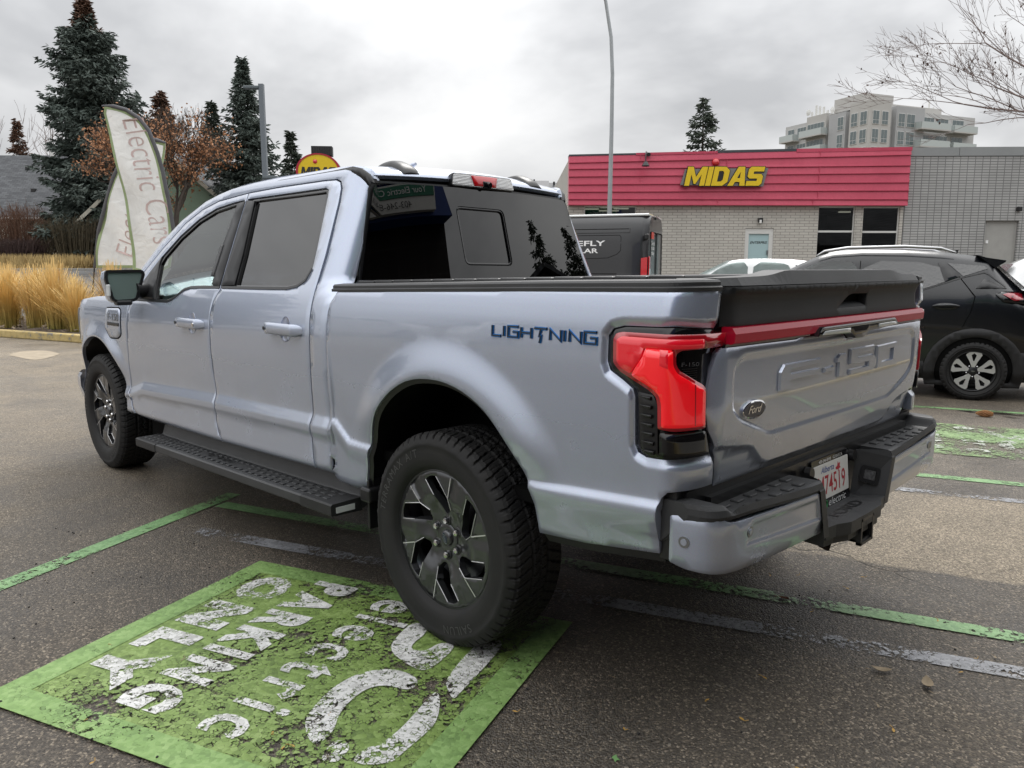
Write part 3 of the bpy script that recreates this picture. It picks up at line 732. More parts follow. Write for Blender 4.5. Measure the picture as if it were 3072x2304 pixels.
panel('window_glass',doorsS,[shrink(fgl,.001)],GLASS_FRONT,fdo,.07,None,[],0,tilt=0,off=-.014)
panel('window_glass',doorsS,[shrink(rgl,.001)],GLASS_PRIV,rdo,.07,None,[],0,tilt=0,off=-.014)
# seal strip along the glass base + top channel
def beltstrip(L,par,w=.012,off=.003):
    L=resample(L,.06,False); m=MB(); V=[]
    for i,(u,v) in enumerate(L):
        a=L[max(i-1,0)];b=L[min(i+1,len(L)-1)];t=np.array(b)-np.array(a);t=t/np.linalg.norm(t);nn=np.array([-t[1],t[0]])*w/2
        for s_,o_ in((-1,-.004),(-1,off),(1,off),(1,-.004)):
            q=Vector(doorsS(u+nn[0]*s_,v+nn[1]*s_)); q.y+=o_; V.append(q)
    m.add(V,[(4*i+k,4*i+k+1,4*i+k+5,4*i+k+4) for i in range(len(L)-1) for k in range(3)],False)
    return m.build('window_seal',SATIN,par)
beltstrip([(3.0,1.212),(2.638,1.213),(2.46,1.214),(2.39,1.231),(2.271,1.286),(2.199,1.299),(1.826,1.306)],fdo)
beltstrip([(1.80,1.306),(1.313,1.310),(1.121,1.313),(1.034,1.326),(.984,1.35),(.962,1.40)],rdo)
# black B-pillar finger badge strip + sail
sail=panel('mirror_sail',doorsS,[[(2.79,1.425),(2.80,1.475),(2.9,1.373),(2.998,1.262),(3.008,1.222),(2.66,1.222),(2.725,1.312)]],SATIN,fdo,.06,None,[],.012,off=.002)
panel('pillar_plate',doorsS,[rcorner([(1.948,1.36),(1.985,1.36),(2.012,1.53),(1.975,1.53)],.01)],SATIN,fdo,.05,None,[],.006,off=.004)
# handles
def handle(x0,x1,z,par,z2,lockcap=True):
    c=(x0+x1)/2
    m=MB(); 
    # handle cup: darker patch paints the recess shade above/below the bar
    cup=[(c+.052*math.cos(a)*(.85 if math.sin(a)>0 else 1),z+.058*math.sin(a)) for a in np.linspace(0,2*math.pi,20)[:-1]]
    o=panel('handle_cup',doorsS,[cup],MATS['handle_shade'],par,.03,None,[],.002,off=.0015,tilt=-.8)
    L=x1-x0;y=yprof(c,z)
    sec=[(.0,-.028),(.026,-.026),(.034,-.018),(.036,.010),(.028,.026),(.0,.028)]
    V=[];N=12
    for i in range(N+1):
        t=i/N;x=x0+L*t; e=min(t,1-t)*L; k=min(1,(e/.018))**.5 if e<.018 else 1; lift=.016
        for a,b in sec: V.append((x,yprof(x,z)+lift*0+ (lift+a*.7)*k*(1 if k>0 else 0) ,z+(z2-z)*(t-.5)+b*(.55+.45*k)))
    n=len(sec); m.add(V,[(i*n+k,i*n+(k+1)%n,(i+1)*n+(k+1)%n,(i+1)*n+k) for i in range(N) for k in range(n)],True)
    m.add(V[:n],[tuple(range(n))[::-1]]);m.add(V[-n:],[tuple(range(n))])
    h=m.build('door_handle',PAINT,par,recalc=True)
    b=MB(); b.cyl((x1-.022,y+.03,z+(z2-z)*.4),(x1-.022,y+.0435,z+(z2-z)*.4),.0085,seg=12); b.build('touch_sensor',SATIN,h)
    if lockcap:
        b=MB(); b.cyl((x0+.05,y+.03,z-.002),(x0+.05,y+.0445,z-.002),.011,seg=14); b.build('lock_cap',CHROME,h)
MATS['handle_shade']=carpaint('shaded_paint_handle_cup',(.33,.36,.46),.6,.3,1,.08)  # body paint darkened to suggest shade inside the cup
handle(1.925,2.232,1.108,fdo,1.108); handle(.915,1.212,1.131,rdo,1.131,False)
for o in (fdo,rdo): mirror(o)
# ---- front fender with charge door
fa=[(3.655+.482*math.cos(a),.458+.482*math.sin(a)) for a in np.linspace(math.radians(182),math.radians(2),40)]
ff=[(3.122,.657),(3.12,.60),(3.085,.53),(3.05,.48),(3.10,.468)]+fa+[(4.16,.60),(4.25,.62),(4.36,.72),(4.38,.95),(4.36,1.06),(4.25,1.135),(4.0,1.185),(3.7,1.212),(3.4,1.222),(3.12,1.222),(3.03,1.208),(3.061,1.143),(3.083,1.065),(3.105,.945),(3.121,.793)]
flx2=[(3.655+R*math.cos(a),.458+R*math.sin(a)) for R in (.495,.51,.53,.55,.58,.62,.66) for a in np.linspace(.1,3.04,50)]
fen=panel('front_fender',doorsS,[ff],PAINT,TR,.04,rowsC,flx2,.03)
cdoor=rcorner([(3.466,1.139),(3.225,1.147),(3.190,1.129),(3.205,.977),(3.265,.953),(3.386,.947),(3.490,1.013)],.02)
panel('charge_port_gap',doorsS,[shrink(cdoor,-.008)],DARK,fen,.05,None,[],.004,off=.0012,tilt=0)
cd=panel('charge_port_door',doorsS,[cdoor],PAINT,fen,.04,None,[],.006,off=.004,tilt=.9)
def onside(name,body,x,z,h,mat,par,L=None,off_=.006,shear=0,bold=0,S=doorsS):
    """letters on the left flank: text runs towards the rear (-X)"""
    v,f=text(body,1,shear,bold); xs=[q[0] for q in v];hh=max(q[1] for q in v); k=h/hh; kx=(L/(max(xs)-min(xs))) if L else k; mid=(max(xs)+min(xs))/2
    m=MB(); m.add([Vector(S(x-(q[0]-mid)*kx,z+q[1]*k))+Vector((0,off_,0)) for q in v],f); return m.build(name,mat,par)
onside('badge_lettering','F-150',3.325,1.065,.045,STEEL,cd,.20,.006,0,.02)
panel('badge_bar',doorsS,[[(3.22,1.03),(3.44,1.03),(3.44,1.052),(3.22,1.052)]],SATIN,cd,.05,None,[],.004,off=.0065)
mirror(fen)
# ---- model lettering on the bed side: blue-edged dark block letters
GL={'L':[[(0,1),(0,0),(.9,0)]],'I':[[(0,0),(0,1)]],'G':[[(1,1),(0,1),(0,0),(1,0),(1,.5),(.5,.5)]],'H':[[(0,0),(0,1)],[(1,0),(1,1)],[(0,.5),(1,.5)]],'T':[[(0,1),(1.15,1)],[(.62,1),(.45,.28),(.62,.32),(.5,-.35)]],'N':[[(0,0),(0,1),(1,0),(1,1)]]}
BLUEB=simple('blue_chrome_edge',(.015,.17,.48),.25,.6)
def badge():
    x=-.300;tot=.435;z0=1.160+.026;h=.033; top=MB();edge=MB()
    wd={'L':.9,'I':.12,'G':1,'H':1,'T':1.15,'N':1}; s='LIGHTNING'; sp=.33; W0=sum(wd[c] for c in s)+sp*(len(s)-1); k=tot/W0
    for c in s:
        for pl in GL[c]:
            P=[(x-a*k,z0+b*h+ (x+.3)*.018*0) for a,b in pl]
            for mb,w,o_ in((edge,.0100,.004),(top,.0046,.0060)):
                pg=stroke(P,w); V,T,_=tri(pg)
                mb.add([Vector(S_(u,v))+Vector((0,o_,0)) for u,v in V],T)
                Lp=[Vector(S_(u,v)) for u,v in pg]; n=len(Lp)
                mb.add([q+Vector((0,o_,0)) for q in Lp]+Lp,[(i,(i+1)%n,n+(i+1)%n,n+i) for i in range(n)])
        x-=(wd[c]+sp)*k
    b=edge.build('model_lettering',BLUEB,bed); t=top.build('letter_face',SATIN,b); return b
badge()
# ---- bed lower dark valance, arch liners
def arcliner(name,pts,depth,lip,mat):
    m=MB(); V=[];n=len(pts)
    for u,z in pts:
        p=Vector(doorsS(u,z) if u>1 else bedsurf(u,z)); V+= [p+Vector((0,-.022,0)),p+Vector((0,-depth,0))]
    m.add(V,[(2*i,2*i+1,2*i+3,2*i+2) for i in range(n-1)],True)
    # slim black lip ring
    V=[]
    for i,(u,z) in enumerate(pts):
        a=np.array(pts[max(i-1,0)]);b=np.array(pts[min(i+1,n-1)]);t=(b-a)/np.linalg.norm(b-a);nn=np.array([t[1],-t[0]])
        p=Vector(doorsS(u,z) if u>1 else bedsurf(u,z)); V+=[p+Vector((0,-.010,0)),p+Vector((nn[0]*lip,-.018,nn[1]*lip))]
    m.add(V,[(2*i,2*i+1,2*i+3,2*i+2) for i in range(n-1)],True)
    o=m.build(name,mat,TR); mirror(o); return o
arcliner('wheel_arch_liner',ARR,.42,.018,SATIN)
arcliner('wheel_arch_liner',fa[::-1],.42,.018,SATIN)
m=MB(); m.bb((-.95,-.90,.62),(.69,.90,.66)); m.bb((-.47,.53,.5),(.46,.56,1.05)); m.bb((-.47,-.56,.5),(.46,-.53,1.05)); m.bb((3.2,.53,.5),(4.1,.56,1.0)); m.bb((3.2,-.56,.5),(4.1,-.53,1.0)); m.bb((.72,-.86,.40),(3.1,.86,.47)); m.bb((-.85,-.5,.47),(4.2,-.4,.60)); m.bb((-.85,.4,.47),(4.2,.5,.60)); m.bb((.75,-.38,.24),(3.0,.38,.42),bev=.03); m.cyl((0,-.8,.40),(0,.8,.40),.06); m.bb((-.28,-.26,.27),(.28,.26,.56),bev=.06); m.cyl((3.695,-.8,.40),(3.695,.8,.40),.05); m.bb((3.4,-.3,.27),(4.0,.3,.5),bev=.05)
m.bb((2.78,.3,.22),(3.16,.84,.46)); m.bb((2.78,-.84,.22),(3.16,-.3,.46)); m.build('underbody',DARK,TR)  # dark boxes added behind the front wheels to close a bright gap
m=MB(); m.bb((.66,.80,.50),(.80,.925,.78)); mirror(m.build('sill_filler',PAINT,TR))
V=[(-.945,.597),(-.673,.557),(-.49,.543)]; m=MB()
m.add([Vector((*bedsurf(u,z)[:2],z+.004))+Vector((0,-.006,0)) for u,z in V]+[Vector((*bedsurf(u,z)[:2],z-.032))+Vector((0,-.035,0)) for u,z in V]+[Vector((*bedsurf(u,z)[:2],z-.032))+Vector((0,-.30,0)) for u,z in V],[(0,1,4,3),(1,2,5,4),(3,4,7,6),(4,5,8,7)])
mirror(m.build('lower_valance',PLASTIC2,TR))
# ---- roof, ditch strips, roof-end, rear glass
def roofz(x,y):
    e=plin(x,[(.80,1.80),(.835,1.832),(.87,1.856),(.93,1.873),(1.03,1.883),(1.6,1.886),(2.0,1.876),(2.15,1.866),(2.3,1.847),(2.46,1.812),(2.56,1.775)])
    w=.66
    return e+.035*(1-(y/w)**2)*(1 if x>.95 else .45+.55*sst(.8,.95,x))-.012
RS=lambda x,y:(x-.025*(1-(y/.66)**2)*(1-sst(.8,1.2,x)),y,roofz(x,y))
panel('roof',RS,[[(.832,-.635),(.832,.635),(.90,.652),(1.0,.662),(2.0,.66),(2.3,.64),(2.50,.615),(2.53,0),(2.50,-.615),(2.3,-.64),(2.0,-.66),(1.0,-.662),(.90,-.652)]],PAINT,TR,.06,lambda u:[-.6,-.3,0,.3,.6],[(x,y) for x in (.845,.86,.875,.89,.91,.93,.95) for y in np.linspace(-.6,.6,31)],.02,out=(0,0,1))
m=MB(); P=[(.826,.641,1.780),(.845,.655,1.818),(.88,.664,1.845),(.93,.666,1.856),(1.1,.664,1.852),(1.6,.660,1.849),(2.1,.655,1.828),(2.3,.638,1.808),(2.5,.612,1.760)]
V=[];
for x,y,z in P: V+=[(x-.004,y+.020,z+.004),(x-.004,y-.024,z+.004),(x,y-.026,z-.03),(x,y+.022,z-.03)]
m.add(V,[(4*i+k,4*i+(k+1)%4,4*i+4+(k+1)%4,4*i+4+k) for i in range(len(P)-1) for k in range(4)],True)
mirror(m.build('roof_ditch_strip',SATIN,TR,recalc=True))
def rgx(y,z): 
    w=.80-(z-1.34)*.36; return cabx(z)-.012-.022*max(0,1-(y/w)**2)
RG=lambda y,z:(rgx(y,z),y,z)
rgo=rcorner([(.775,1.36),(.655,1.760),(.632,1.783),(.35,1.792),(0,1.796),(-.35,1.792),(-.632,1.783),(-.655,1.760),(-.775,1.36),(-.78,1.30),(.78,1.30)],.012)
panel('rear_window_surround',RG,[rcorner([(.80,1.29),(.672,1.765),(.645,1.797),(0,1.81),(-.645,1.797),(-.672,1.765),(-.80,1.29)],.012)],SATIN,TR,.08,None,[],.02,out=(-1,0,0),off=-.012,tilt=0)
slid=rcorner([(.199,1.705),(-.128,1.702),(-.155,1.415),(.175,1.418)],.035)
rgl_=panel('rear_window',RG,[rgo,slid],GLASS_PRIV,TR,.06,None,[],.004,out=(-1,0,0),tilt=0)
panel('slider_frame',RG,[shrink(slid,.001),shrink(slid,.013)],GLOSSB,rgl_,.06,None,[],.012,out=(-1,0,0),off=-.003,tilt=.5)
panel('sliding_pane',RG,[shrink(slid,.012)],GLASS_PRIV,rgl_,.06,None,[],0,out=(-1,0,0),off=-.010,tilt=0)
m=MB(); m.bb((.74,-.76,1.0),(.755,.76,1.30)); m.build('cab_back_panel',SATIN,TR)
# third brake lamp and camera
def BL(u,v): return (.808-.020*(1-(u/.25)**2)+ (v-1.80)*.12,u,v)
bo=rcorner([(.205,1.803),(.196,1.858),(-.196,1.858),(-.212,1.803)],.008)
bl=panel('brake_lamp',BL,[shrink(bo,-.006)],SATIN,TR,.05,None,[],.04,out=(-1,0,0),off=.006)
panel('clear_lens',BL,[bo],MATS['ribbed_lens'],bl,.03,None,[],.008,out=(-1,0,0),off=.013)
bred=panel('red_lens',BL,[[(.075,1.806),(.092,1.856),(-.085,1.856),(-.070,1.806)]],REDLENS,bl,.03,None,[],.004,out=(-1,0,0),off=.015)
m=MB(); m.cyl((.80,-.012,1.822),(.755,-.012,1.815),.016,.013,seg=18); m.bb((.77,-.035,1.800),(.80,.02,1.835),bev=.006); m.build('camera',GLOSSB,bl)
m=MB(); m.cyl((.756,-.012,1.815),(.754,-.012,1.8147),.009,seg=18); m.build('camera_lens',simple('lens_black',(.003,.003,.004),.03,coat=1),bl)
# roof marker pods
for sgn in (1,-1):
    m=MB(); V=[];N=10
    for i in range(N+1):
        t=i/N; x=1.08-.25*t; h=.031*math.sin(min(1,t*1.9)*math.pi/2)*(1 if t<.93 else .75); w=.055*(.55+.45*min(1,t*2))
        zb_=roofz(x,.42*sgn)-.004
        for a in np.linspace(0,math.pi,9): V.append((x,.42*sgn+w*math.cos(a),zb_+h*math.sin(a)**.7+.002))
    m.add(V,[(i*9+k,i*9+k+1,i*9+10+k,i*9+9+k) for i in range(N) for k in range(8)],True); m.add(V[-9:],[tuple(range(9))])
    m.build('roof_marker_pod',SATIN,TR,recalc=True)
m=MB(); m.tube([(1.55,0,1.91),(1.45,0,1.93),(1.36,0,1.97),(1.34,0,1.972)],[.04,.03,.012,.008],10); m.build('antenna_fin',PAINT,TR)
# ---- windshield, hood, nose
WSS=lambda u,v:(lerp(3.13,2.46,v)+.10*(1-(u/.8)**2)*(1-v*.5),u,lerp(1.215,1.80,v)+.015*(1-(u/.7)**2))
panel('windshield',WSS,[[(-.80,0),(.80,0),(.62,1),(-.62,1)]],GLASS_CLEAR,TR,.12,None,[],.004,out=(1,0,.5),tilt=0)
HSf=lambda x,y:(x,y,plin(x,[(3.05,1.225),(3.6,1.222),(4.0,1.195),(4.3,1.13),(4.42,1.05)])+.03*(1-(y/.88)**2)-.012*sst(.55,.85,abs(y)))
panel('hood',HSf,[[(3.04,-.86),(3.04,.86),(3.5,.875),(4.0,.85),(4.33,.76),(4.42,.5),(4.43,-.5),(4.33,-.76),(4.0,-.85),(3.5,-.875)]],PAINT,TR,.09,None,[],.02,out=(0,0,1))
m=MB(); m.bb((4.30,-.62,.62),(4.43,.62,1.06),bev=.04); m.bb((4.2,-.80,.60),(4.36,.80,.70),bev=.03); m.build('grille',GLOSSB,TR)
m=MB(); V=[];pl=[(4.07,.985),(4.15,.98),(4.28,.925),(4.39,.77),(4.47,.45),(4.50,0)]; pl=pl+[(a,-b) for a,b in pl[::-1][1:]]
for x,y in pl: V+=[(x,y,.645),(x+.012,y*1.012,.62),(x+.012,y*1.012,.55),(x-.03,y*.985,.43)]
m.add(V,[(4*i+k,4*i+k+1,4*i+5+k,4*i+4+k) for i in range(len(pl)-1) for k in range(3)],True); m.build('front_bumper',PAINT,TR,recalc=True)
hl=rcorner([(4.10,1.125),(4.30,1.06),(4.37,.98),(4.345,.86),(4.285,.90),(4.20,1.02)],.02)
mirror(panel('headlamp',doorsS,[hl],CLEARLENS,TR,.05,None,[],.02,off=.006))
# ---- tailgate
LC=[(.86,.905),(.795,.902),(.623,.878),(.585,.864),(.545,.835),(.515,.812),(.47,.80),(-.47,.80),(-.515,.812),(-.545,.835),(-.585,.864),(-.623,.878),(-.795,.902),(-.86,.905)]
REC=rcorner([(.755,1.13),(.70,1.160),(-.70,1.160),(-.755,1.13),(-.755,1.0),(-.70,.955),(-.5,.885),(.5,.885),(.70,.955),(.755,1.0)],.03)
def sdist(u,v,L,closed=True):
    M=L+[L[0]] if closed else L
    return pdist(u,v,M)
def inpoly(u,v,L):
    c=False
    for (a,b),(e,f) in zip(L,L[1:]+L[:1]):
        if (b>v)!=(f>v) and u<(e-a)*(v-b)/(f-b)+a: c=not c
    return c
def G(y,z):
    x=plin(z,[(.75,-1.006),(.80,-1.018),(.92,-1.038),(1.02,-1.045),(1.4,-1.045)])
    d=pdist(y,z,LC); below=z<plin(y,sorted(LC))
    if below: x+=.012*sst(0,.014,d)
    r=sdist(y,z,REC)
    if inpoly(y,z,REC): x+=.007*sst(0,.022,r)
    x-=.012*sst(1.155,1.183,z)*0
    x+=.03*sst(.78,.86,abs(y))**2*.6
    x-=.010*(1-(y/.85)**2)
    return (x,y,z)
gl_=[(.811,1.184),(.830,1.168),(.846,1.12),(.857,1.06),(.857,1.005),(.842,.952),(.806,.888),(.790,.868),(.768,.79),(.763,.773)]
gout=gl_+[(-a,b) for a,b in gl_[::-1]]+[(-.13,1.180),(-.074,1.161),(-.008,1.161),(.033,1.182),(.35,1.186),(.376,1.181)]
ex=[]
for d in (-.004,.004,.011): ex+=resample(off_line(LC[1:-1],d),.025,False)
for d in (-.004,.002,.007,.012,.017,.023,.028): ex+=resample(shrink(REC,d),.018)
gate=panel('tailgate',G,[gout],PAINT,TR,.03,None,ex,.025,out=(-1,0,0))
FL=[[[(.471,1.024),(.471,1.085),(.445,1.109),(.185,1.109),(.185,1.088),(.40,1.086),(.40,1.076),(.19,1.076),(.19,1.052),(.40,1.052),(.40,1.024)]],
[[(.152,1.052),(.152,1.071),(.075,1.073),(.072,1.052)]],
[[(.037,1.026),(.037,1.077),(.056,1.077),(.056,1.095),(.03,1.109),(-.026,1.109),(-.026,1.026)]],
[[(-.065,1.024),(-.065,1.046),(-.235,1.046),(-.235,1.058),(-.062,1.062),(-.062,1.12),(-.29,1.12),(-.29,1.096),(-.13,1.096),(-.13,1.086),(-.28,1.086),(-.315,1.07),(-.315,1.04),(-.29,1.022)]],
[[(-.325,1.024),(-.322,1.113),(-.53,1.116),(-.56,1.10),(-.562,1.04),(-.54,1.022)],[(-.375,1.05),(-.385,1.090),(-.495,1.090),(-.49,1.05)]]]
m=MB()
for lps in FL:
    inn=[shrink(l,.004 if i==0 else -.004) for i,l in enumerate(lps)]
    for l,k in zip(lps,inn):
        if area2(l)<0:l=l[::-1]
        n=len(l); A=[Vector(G(*q))+Vector((.001,0,0)) for q in l]; B=[Vector(G(*q))+Vector((-.0075,0,0)) for q in k]
        m.add(A+B,[(i,(i+1)%n,n+(i+1)%n,n+i) for i in range(n)])
    V,T,_=tri(inn[0],inn[1:]); m.add([Vector(G(*q))+Vector((-.0075,0,0)) for q in V],T)
m.build('embossed_lettering',PAINT,gate,recalc=True)
# oval emblem
def ell(cy,cz,a,b,n=40): return [(cy+a*math.cos(t),cz+b*math.sin(t)) for t in np.linspace(0,2*math.pi,n+1)[:-1]]
NAVY=simple('navy_enamel',(.010,.018,.05),.25,coat=.2)
em=panel('emblem',G,[ell(.617,.988,.068,.0285)],CHROME,gate,.05,None,[],.006,out=(-1,0,0),off=.006,tilt=.6)
panel('emblem_face',G,[ell(.617,.988,.061,.0235)],NAVY,em,.05,None,[],.002,out=(-1,0,0),off=.0075,tilt=0)
def onrear(name,body,y,z,h,mat,par,L=None,off_=.009,shear=0,bold=0,x0=None):
    v,f=text(body,1,shear,bold); xs=[q[0] for q in v];hh=max(q[1] for q in v);k=h/hh; kx=(L/(max(xs)-min(xs))) if L else k; mid=(max(xs)+min(xs))/2
    m=MB()
    for q in v:
        yy=y-(q[0]-mid)*kx; zz_=z+q[1]*k
        m.v.append((Vector(G(yy,zz_)) if x0 is None else Vector((x0,yy,zz_)))+Vector((-off_,0,0)))
    m.f=f; m.sm=[False]*len(f); return m.build(name,mat,par)
onrear('emblem_script','Ford',.617,.978,.024,CHROME,em,.078,.009,.35,.01)
onrear('trim_lettering','electric',-.70,.815,.014,SATIN,gate,.085,.004,.2)
# light bar and camera bar
def sweepy(name,prof,ys,mat,par,fn=None,caps=True):
    m=MB();V=[];n=len(prof)
    for y in ys:
        for a,b in prof:
            q=fn(y,a,b) if fn else (a,y,b); V.append(q)
    m.add(V,[(i*n+k,i*n+(k+1)%n,(i+1)*n+(k+1)%n,(i+1)*n+k) for i in range(len(ys)-1) for k in range(n)],False)
    if caps: m.add(V[:n],[tuple(range(n))]); m.add(V[-n:],[tuple(range(n))[::-1]])
    return m.build(name,mat,par,recalc=True)
bow=lambda y:-.010*(1-(y/.85)**2)
sweepy('light_bar',[(-1.02,1.192),(-1.050,1.192),(-1.062,1.197),(-1.064,1.222),(-1.054,1.238),(-1.02,1.243)],np.linspace(-.783,.783,21),BARRED,gate,lambda y,a,b:(a+bow(y),y,b))
sweepy('light_bar_base',[(-1.0,1.17),(-1.040,1.178),(-1.046,1.1935),(-1.0,1.1935)],np.linspace(-.80,.80,9),GLOSSB,gate,lambda y,a,b:(a+bow(y),y,b))
cbp=[(.300,1.186),(.258,1.216),(-.378,1.219),(-.425,1.192),(-.20,1.186),(-.12,1.182),(-.074,1.163),(-.008,1.163),(.033,1.184)]
GB=lambda y,z:(-1.064+bow(y),y,z)
cb=panel('camera_bar',GB,[rcorner(cbp,.008)],GLOSSB,gate,.05,None,[],.03,out=(-1,0,0),off=.016)
panel('bar_trim',GB,[[(.285,1.200),(.268,1.214),(-.372,1.2165),(-.39,1.206),(-.375,1.2085),(.262,1.2055)]],STEEL,cb,.05,None,[],.004,out=(-1,0,0),off=.019)
panel('reversing_lamp',GB,[[(.27,1.190),(.25,1.203),(.05,1.203),(.05,1.188)]],CLEARLENS,cb,.05,None,[],.004,out=(-1,0,0),off=.0185)
panel('reversing_lamp',GB,[[(-.21,1.190),(-.21,1.2045),(-.37,1.2055),(-.405,1.194)]],CLEARLENS,cb,.05,None,[],.004,out=(-1,0,0),off=.0185)
# black spoiler panel on the gate top
AP=[(1.236,-1.046),(1.26,-1.037),(1.30,-1.034),(1.325,-1.040),(1.338,-1.050),(1.350,-1.058),(1.354,-1.055)]
A_=lambda y,z:(pch(z,AP)+bow(y)+.03*sst(.72,.82,abs(y))**2,y,z)
hd=[(.059,1.268),(-.03,1.309),(-.06,1.315),(-.199,1.313),(-.187,1.269)]
apo=[(.797,1.242),(.800,1.352),(-.79,1.354),(-.78,1.242)]
apl=panel('spoiler_panel',A_,[apo,rcorner(hd,.006)],PLASTIC,gate,.04,lambda u:[1.30,1.325,1.332,1.338,1.345,1.350],[],.03,out=(-1,0,0))
m=MB(); V,T,_=tri(hd); m.add([Vector(A_(*q))+Vector((.030,0,0)) for q in V],T); m.build('handle_pocket',DARK,apl)
m=MB(); a=[Vector(A_(.05,1.269)),Vector(A_(-.185,1.270))]; m.add([a[0],a[1],a[1]+Vector((.03,0,.016)),a[0]+Vector((.03,-.02,.016))],[(0,1,2,3)]); m.build('handle_floor',PLASTIC2,apl)
def liptop(y): return plin(abs(y),[(.44,1.397),(.48,1.392),(.54,1.383),(.60,1.380),(.8,1.376)])
sweepy('spoiler_lip',[(0,0),(1,0),(2,0),(3,0)],np.concatenate([np.linspace(-.80,-.42,12),np.linspace(-.36,.36,7),np.linspace(.42,.80,12)]),PLASTIC2,gate,
  lambda y,a,b:[(-1.047+bow(y)+.028*sst(.72,.82,abs(y)),y,1.3545),(-1.032+bow(y)+.028*sst(.72,.82,abs(y)),y,liptop(y)),(-.965,y,liptop(y)+.001),(-.965,y,1.33)][int(a)])
# ---- tail lamps
ge=[(-1.148,.895),(-1.136,.979),(-1.133,1.074),(-1.138,1.134),(-1.158,1.178),(-1.160,1.236)]
Sb=lambda u,v:bedsurf(u,v)
lh=panel('tail_lamp',Sb,[shrink(RECIN[1:]+ge,.002)],GLOSSB,TR,.035,None,[],.04,off=-.012)
red=[(-1.196,1.226),(-1.0,1.2275),(-.83,1.227),(-.808,1.222),(-.799,1.205),(-.801,1.138),(-.824,1.116),(-.922,1.073),(-.945,1.057),(-.951,1.033),(-.951,.968),(-1.007,.963),(-1.111,.966),(-1.113,1.074),(-1.103,1.088),(-1.024,1.132),(-1.014,1.148),(-1.013,1.176),(-1.03,1.185),(-1.2,1.191)]
rl=panel('red_lens',Sb,[rcorner(red,.008)],MATS['red_lens_rim'],lh,.03,None,[],.03,off=.006,tilt=.9)
core=[(-1.10,1.213),(-.83,1.214),(-.813,1.205),(-.815,1.143),(-.835,1.124),(-.935,1.079),(-.958,1.062),(-.964,1.038),(-.964,.975),(-1.100,.977),(-1.101,1.072),(-1.093,1.082),(-1.014,1.126),(-1.002,1.146),(-1.000,1.178),(-1.02,1.196),(-1.10,1.203)]
def Sc(u,v):
    d=0
    p=Vector(bedsurf(u,v)); c=Vector((-.55,.55,v)); n=p-c;n.z=0;n.normalize()
    # sculpted: the inner limb stands a little proud, with a soft shoulder
    k=sst(-.86,-.90,u)*sst(1.185,1.170,v)
    return tuple(p+n*(.010*k))
arm=[(-1.10,1.214),(-.83,1.215),(-.812,1.205),(-.814,1.143),(-.832,1.126),(-.862,1.113),(-.895,1.160),(-.905,1.186),(-1.10,1.190)]
limb=[(-.868,1.110),(-.935,1.080),(-.958,1.062),(-.964,1.038),(-.964,.975),(-1.100,.977),(-1.101,1.072),(-1.093,1.082),(-1.014,1.126),(-1.002,1.146),(-1.000,1.180),(-.912,1.183),(-.900,1.160)]
panel('lamp_arm',Sc,[rcorner(arm,.006)],MATS['dim_red'],rl,.022,None,[],.010,off=.0085,tilt=.7)
panel('lit_core',Sc,[rcorner(limb,.008)],REDLIT,rl,.022,None,[],.012,off=.0105,tilt=.8)
panel('lamp_divider',Sc,[[(-1.0675,.98),(-1.0705,.98),(-1.0705,1.092),(-1.0675,1.094)]],MATS['red_lens_rim'],rl,.02,None,[],.004,off=.0115,tilt=.3)
panel('lamp_divider',Sc,[[(-.958,1.145),(-.985,1.137),(-.985,1.178),(-.958,1.180)]],MATS['dim_red'],rl,.02,None,[],.004,off=.0112,tilt=.3)
panel('lower_lens',Sb,[rcorner([(-.956,.957),(-1.112,.959),(-1.124,.892),(-1.08,.888),(-1.0,.886),(-.957,.893)],.01)],GLOSSB,lh,.03,None,[],.012,off=.006,tilt=.8)
vn=panel('lamp_vent',Sb,[[(-.880,1.062),(-.93,1.058),(-.945,1.03),(-.943,.893),(-.90,.890),(-.886,.91)]],SATIN,lh,.03,None,[],.01,off=-.004)
for i in range(7):
    z=1.052-i*.0255; u0,u1=-.890-.0012*i,-.926-.0016*i
    panel('vent_fin',Sb,[[(u0,z),(u1,z-.008),(u1,z+.002),(u0,z+.002)]],SATIN,vn,.02,None,[],.008,off=.006,tilt=.9)
v,f=text('F-150',1); xs=[q[0] for q in v]; m=MB(); m.add([Vector(Sb(-1.032-(q[0]-min(xs))/(max(xs)-min(xs))*.058,1.142+q[1]*.016))+Vector((-.006,.006,0)) for q in v],f); m.build('lamp_lettering',simple('faint_grey',(.07,.07,.075),.4),lh)
for i in range(7):
    z=1.132-.006*i; panel('lamp_rib',Sb,[[(-1.04-.004*i,z),(-1.092,z),(-1.092,z+.002),(-1.04-.004*i,z+.002)]],SATIN,lh,.03,None,[],.003,off=-.006,tilt=0)
mirror(lh)
for ch in [o for o in lh.children]: pass
def mirror_deep(o):   # children of a mirrored part need their own children too
    pass
# ---- bed rails and cover
rp=[(.003,-.004),(.004,.006),(-.004,.010),(-.004,.020),(-.010,.026),(-.060,.030),(-.080,.030),(-.080,-.004)]
us=np.concatenate([np.linspace(.70,-.90,18),np.linspace(-.94,-1.145,12)]); m=MB();V=[];n=len(rp)
for u in us:
    zt=plin(-u,[(-.655,1.310),(.46,1.336),(1.06,1.346),(1.2,1.346)]); p=Vector(bedsurf(u,zt)); q=Vector(bedsurf(u-.01,zt)); t=(q-p).normalized(); nn=Vector((t.y,-t.x,0)); 
    if nn.y<0 and u>-.9: nn=-nn
    if u<=-.9 and nn.dot(p-Vector((-.55,.55,p.z)))<0: nn=-nn
    for a,b in rp: V.append(p+nn*a+Vector((0,0,b)))
m.add(V,[(i*n+k,i*n+(k+1)%n,(i+1)*n+(k+1)%n,(i+1)*n+k) for i in range(len(us)-1) for k in range(n)],False)
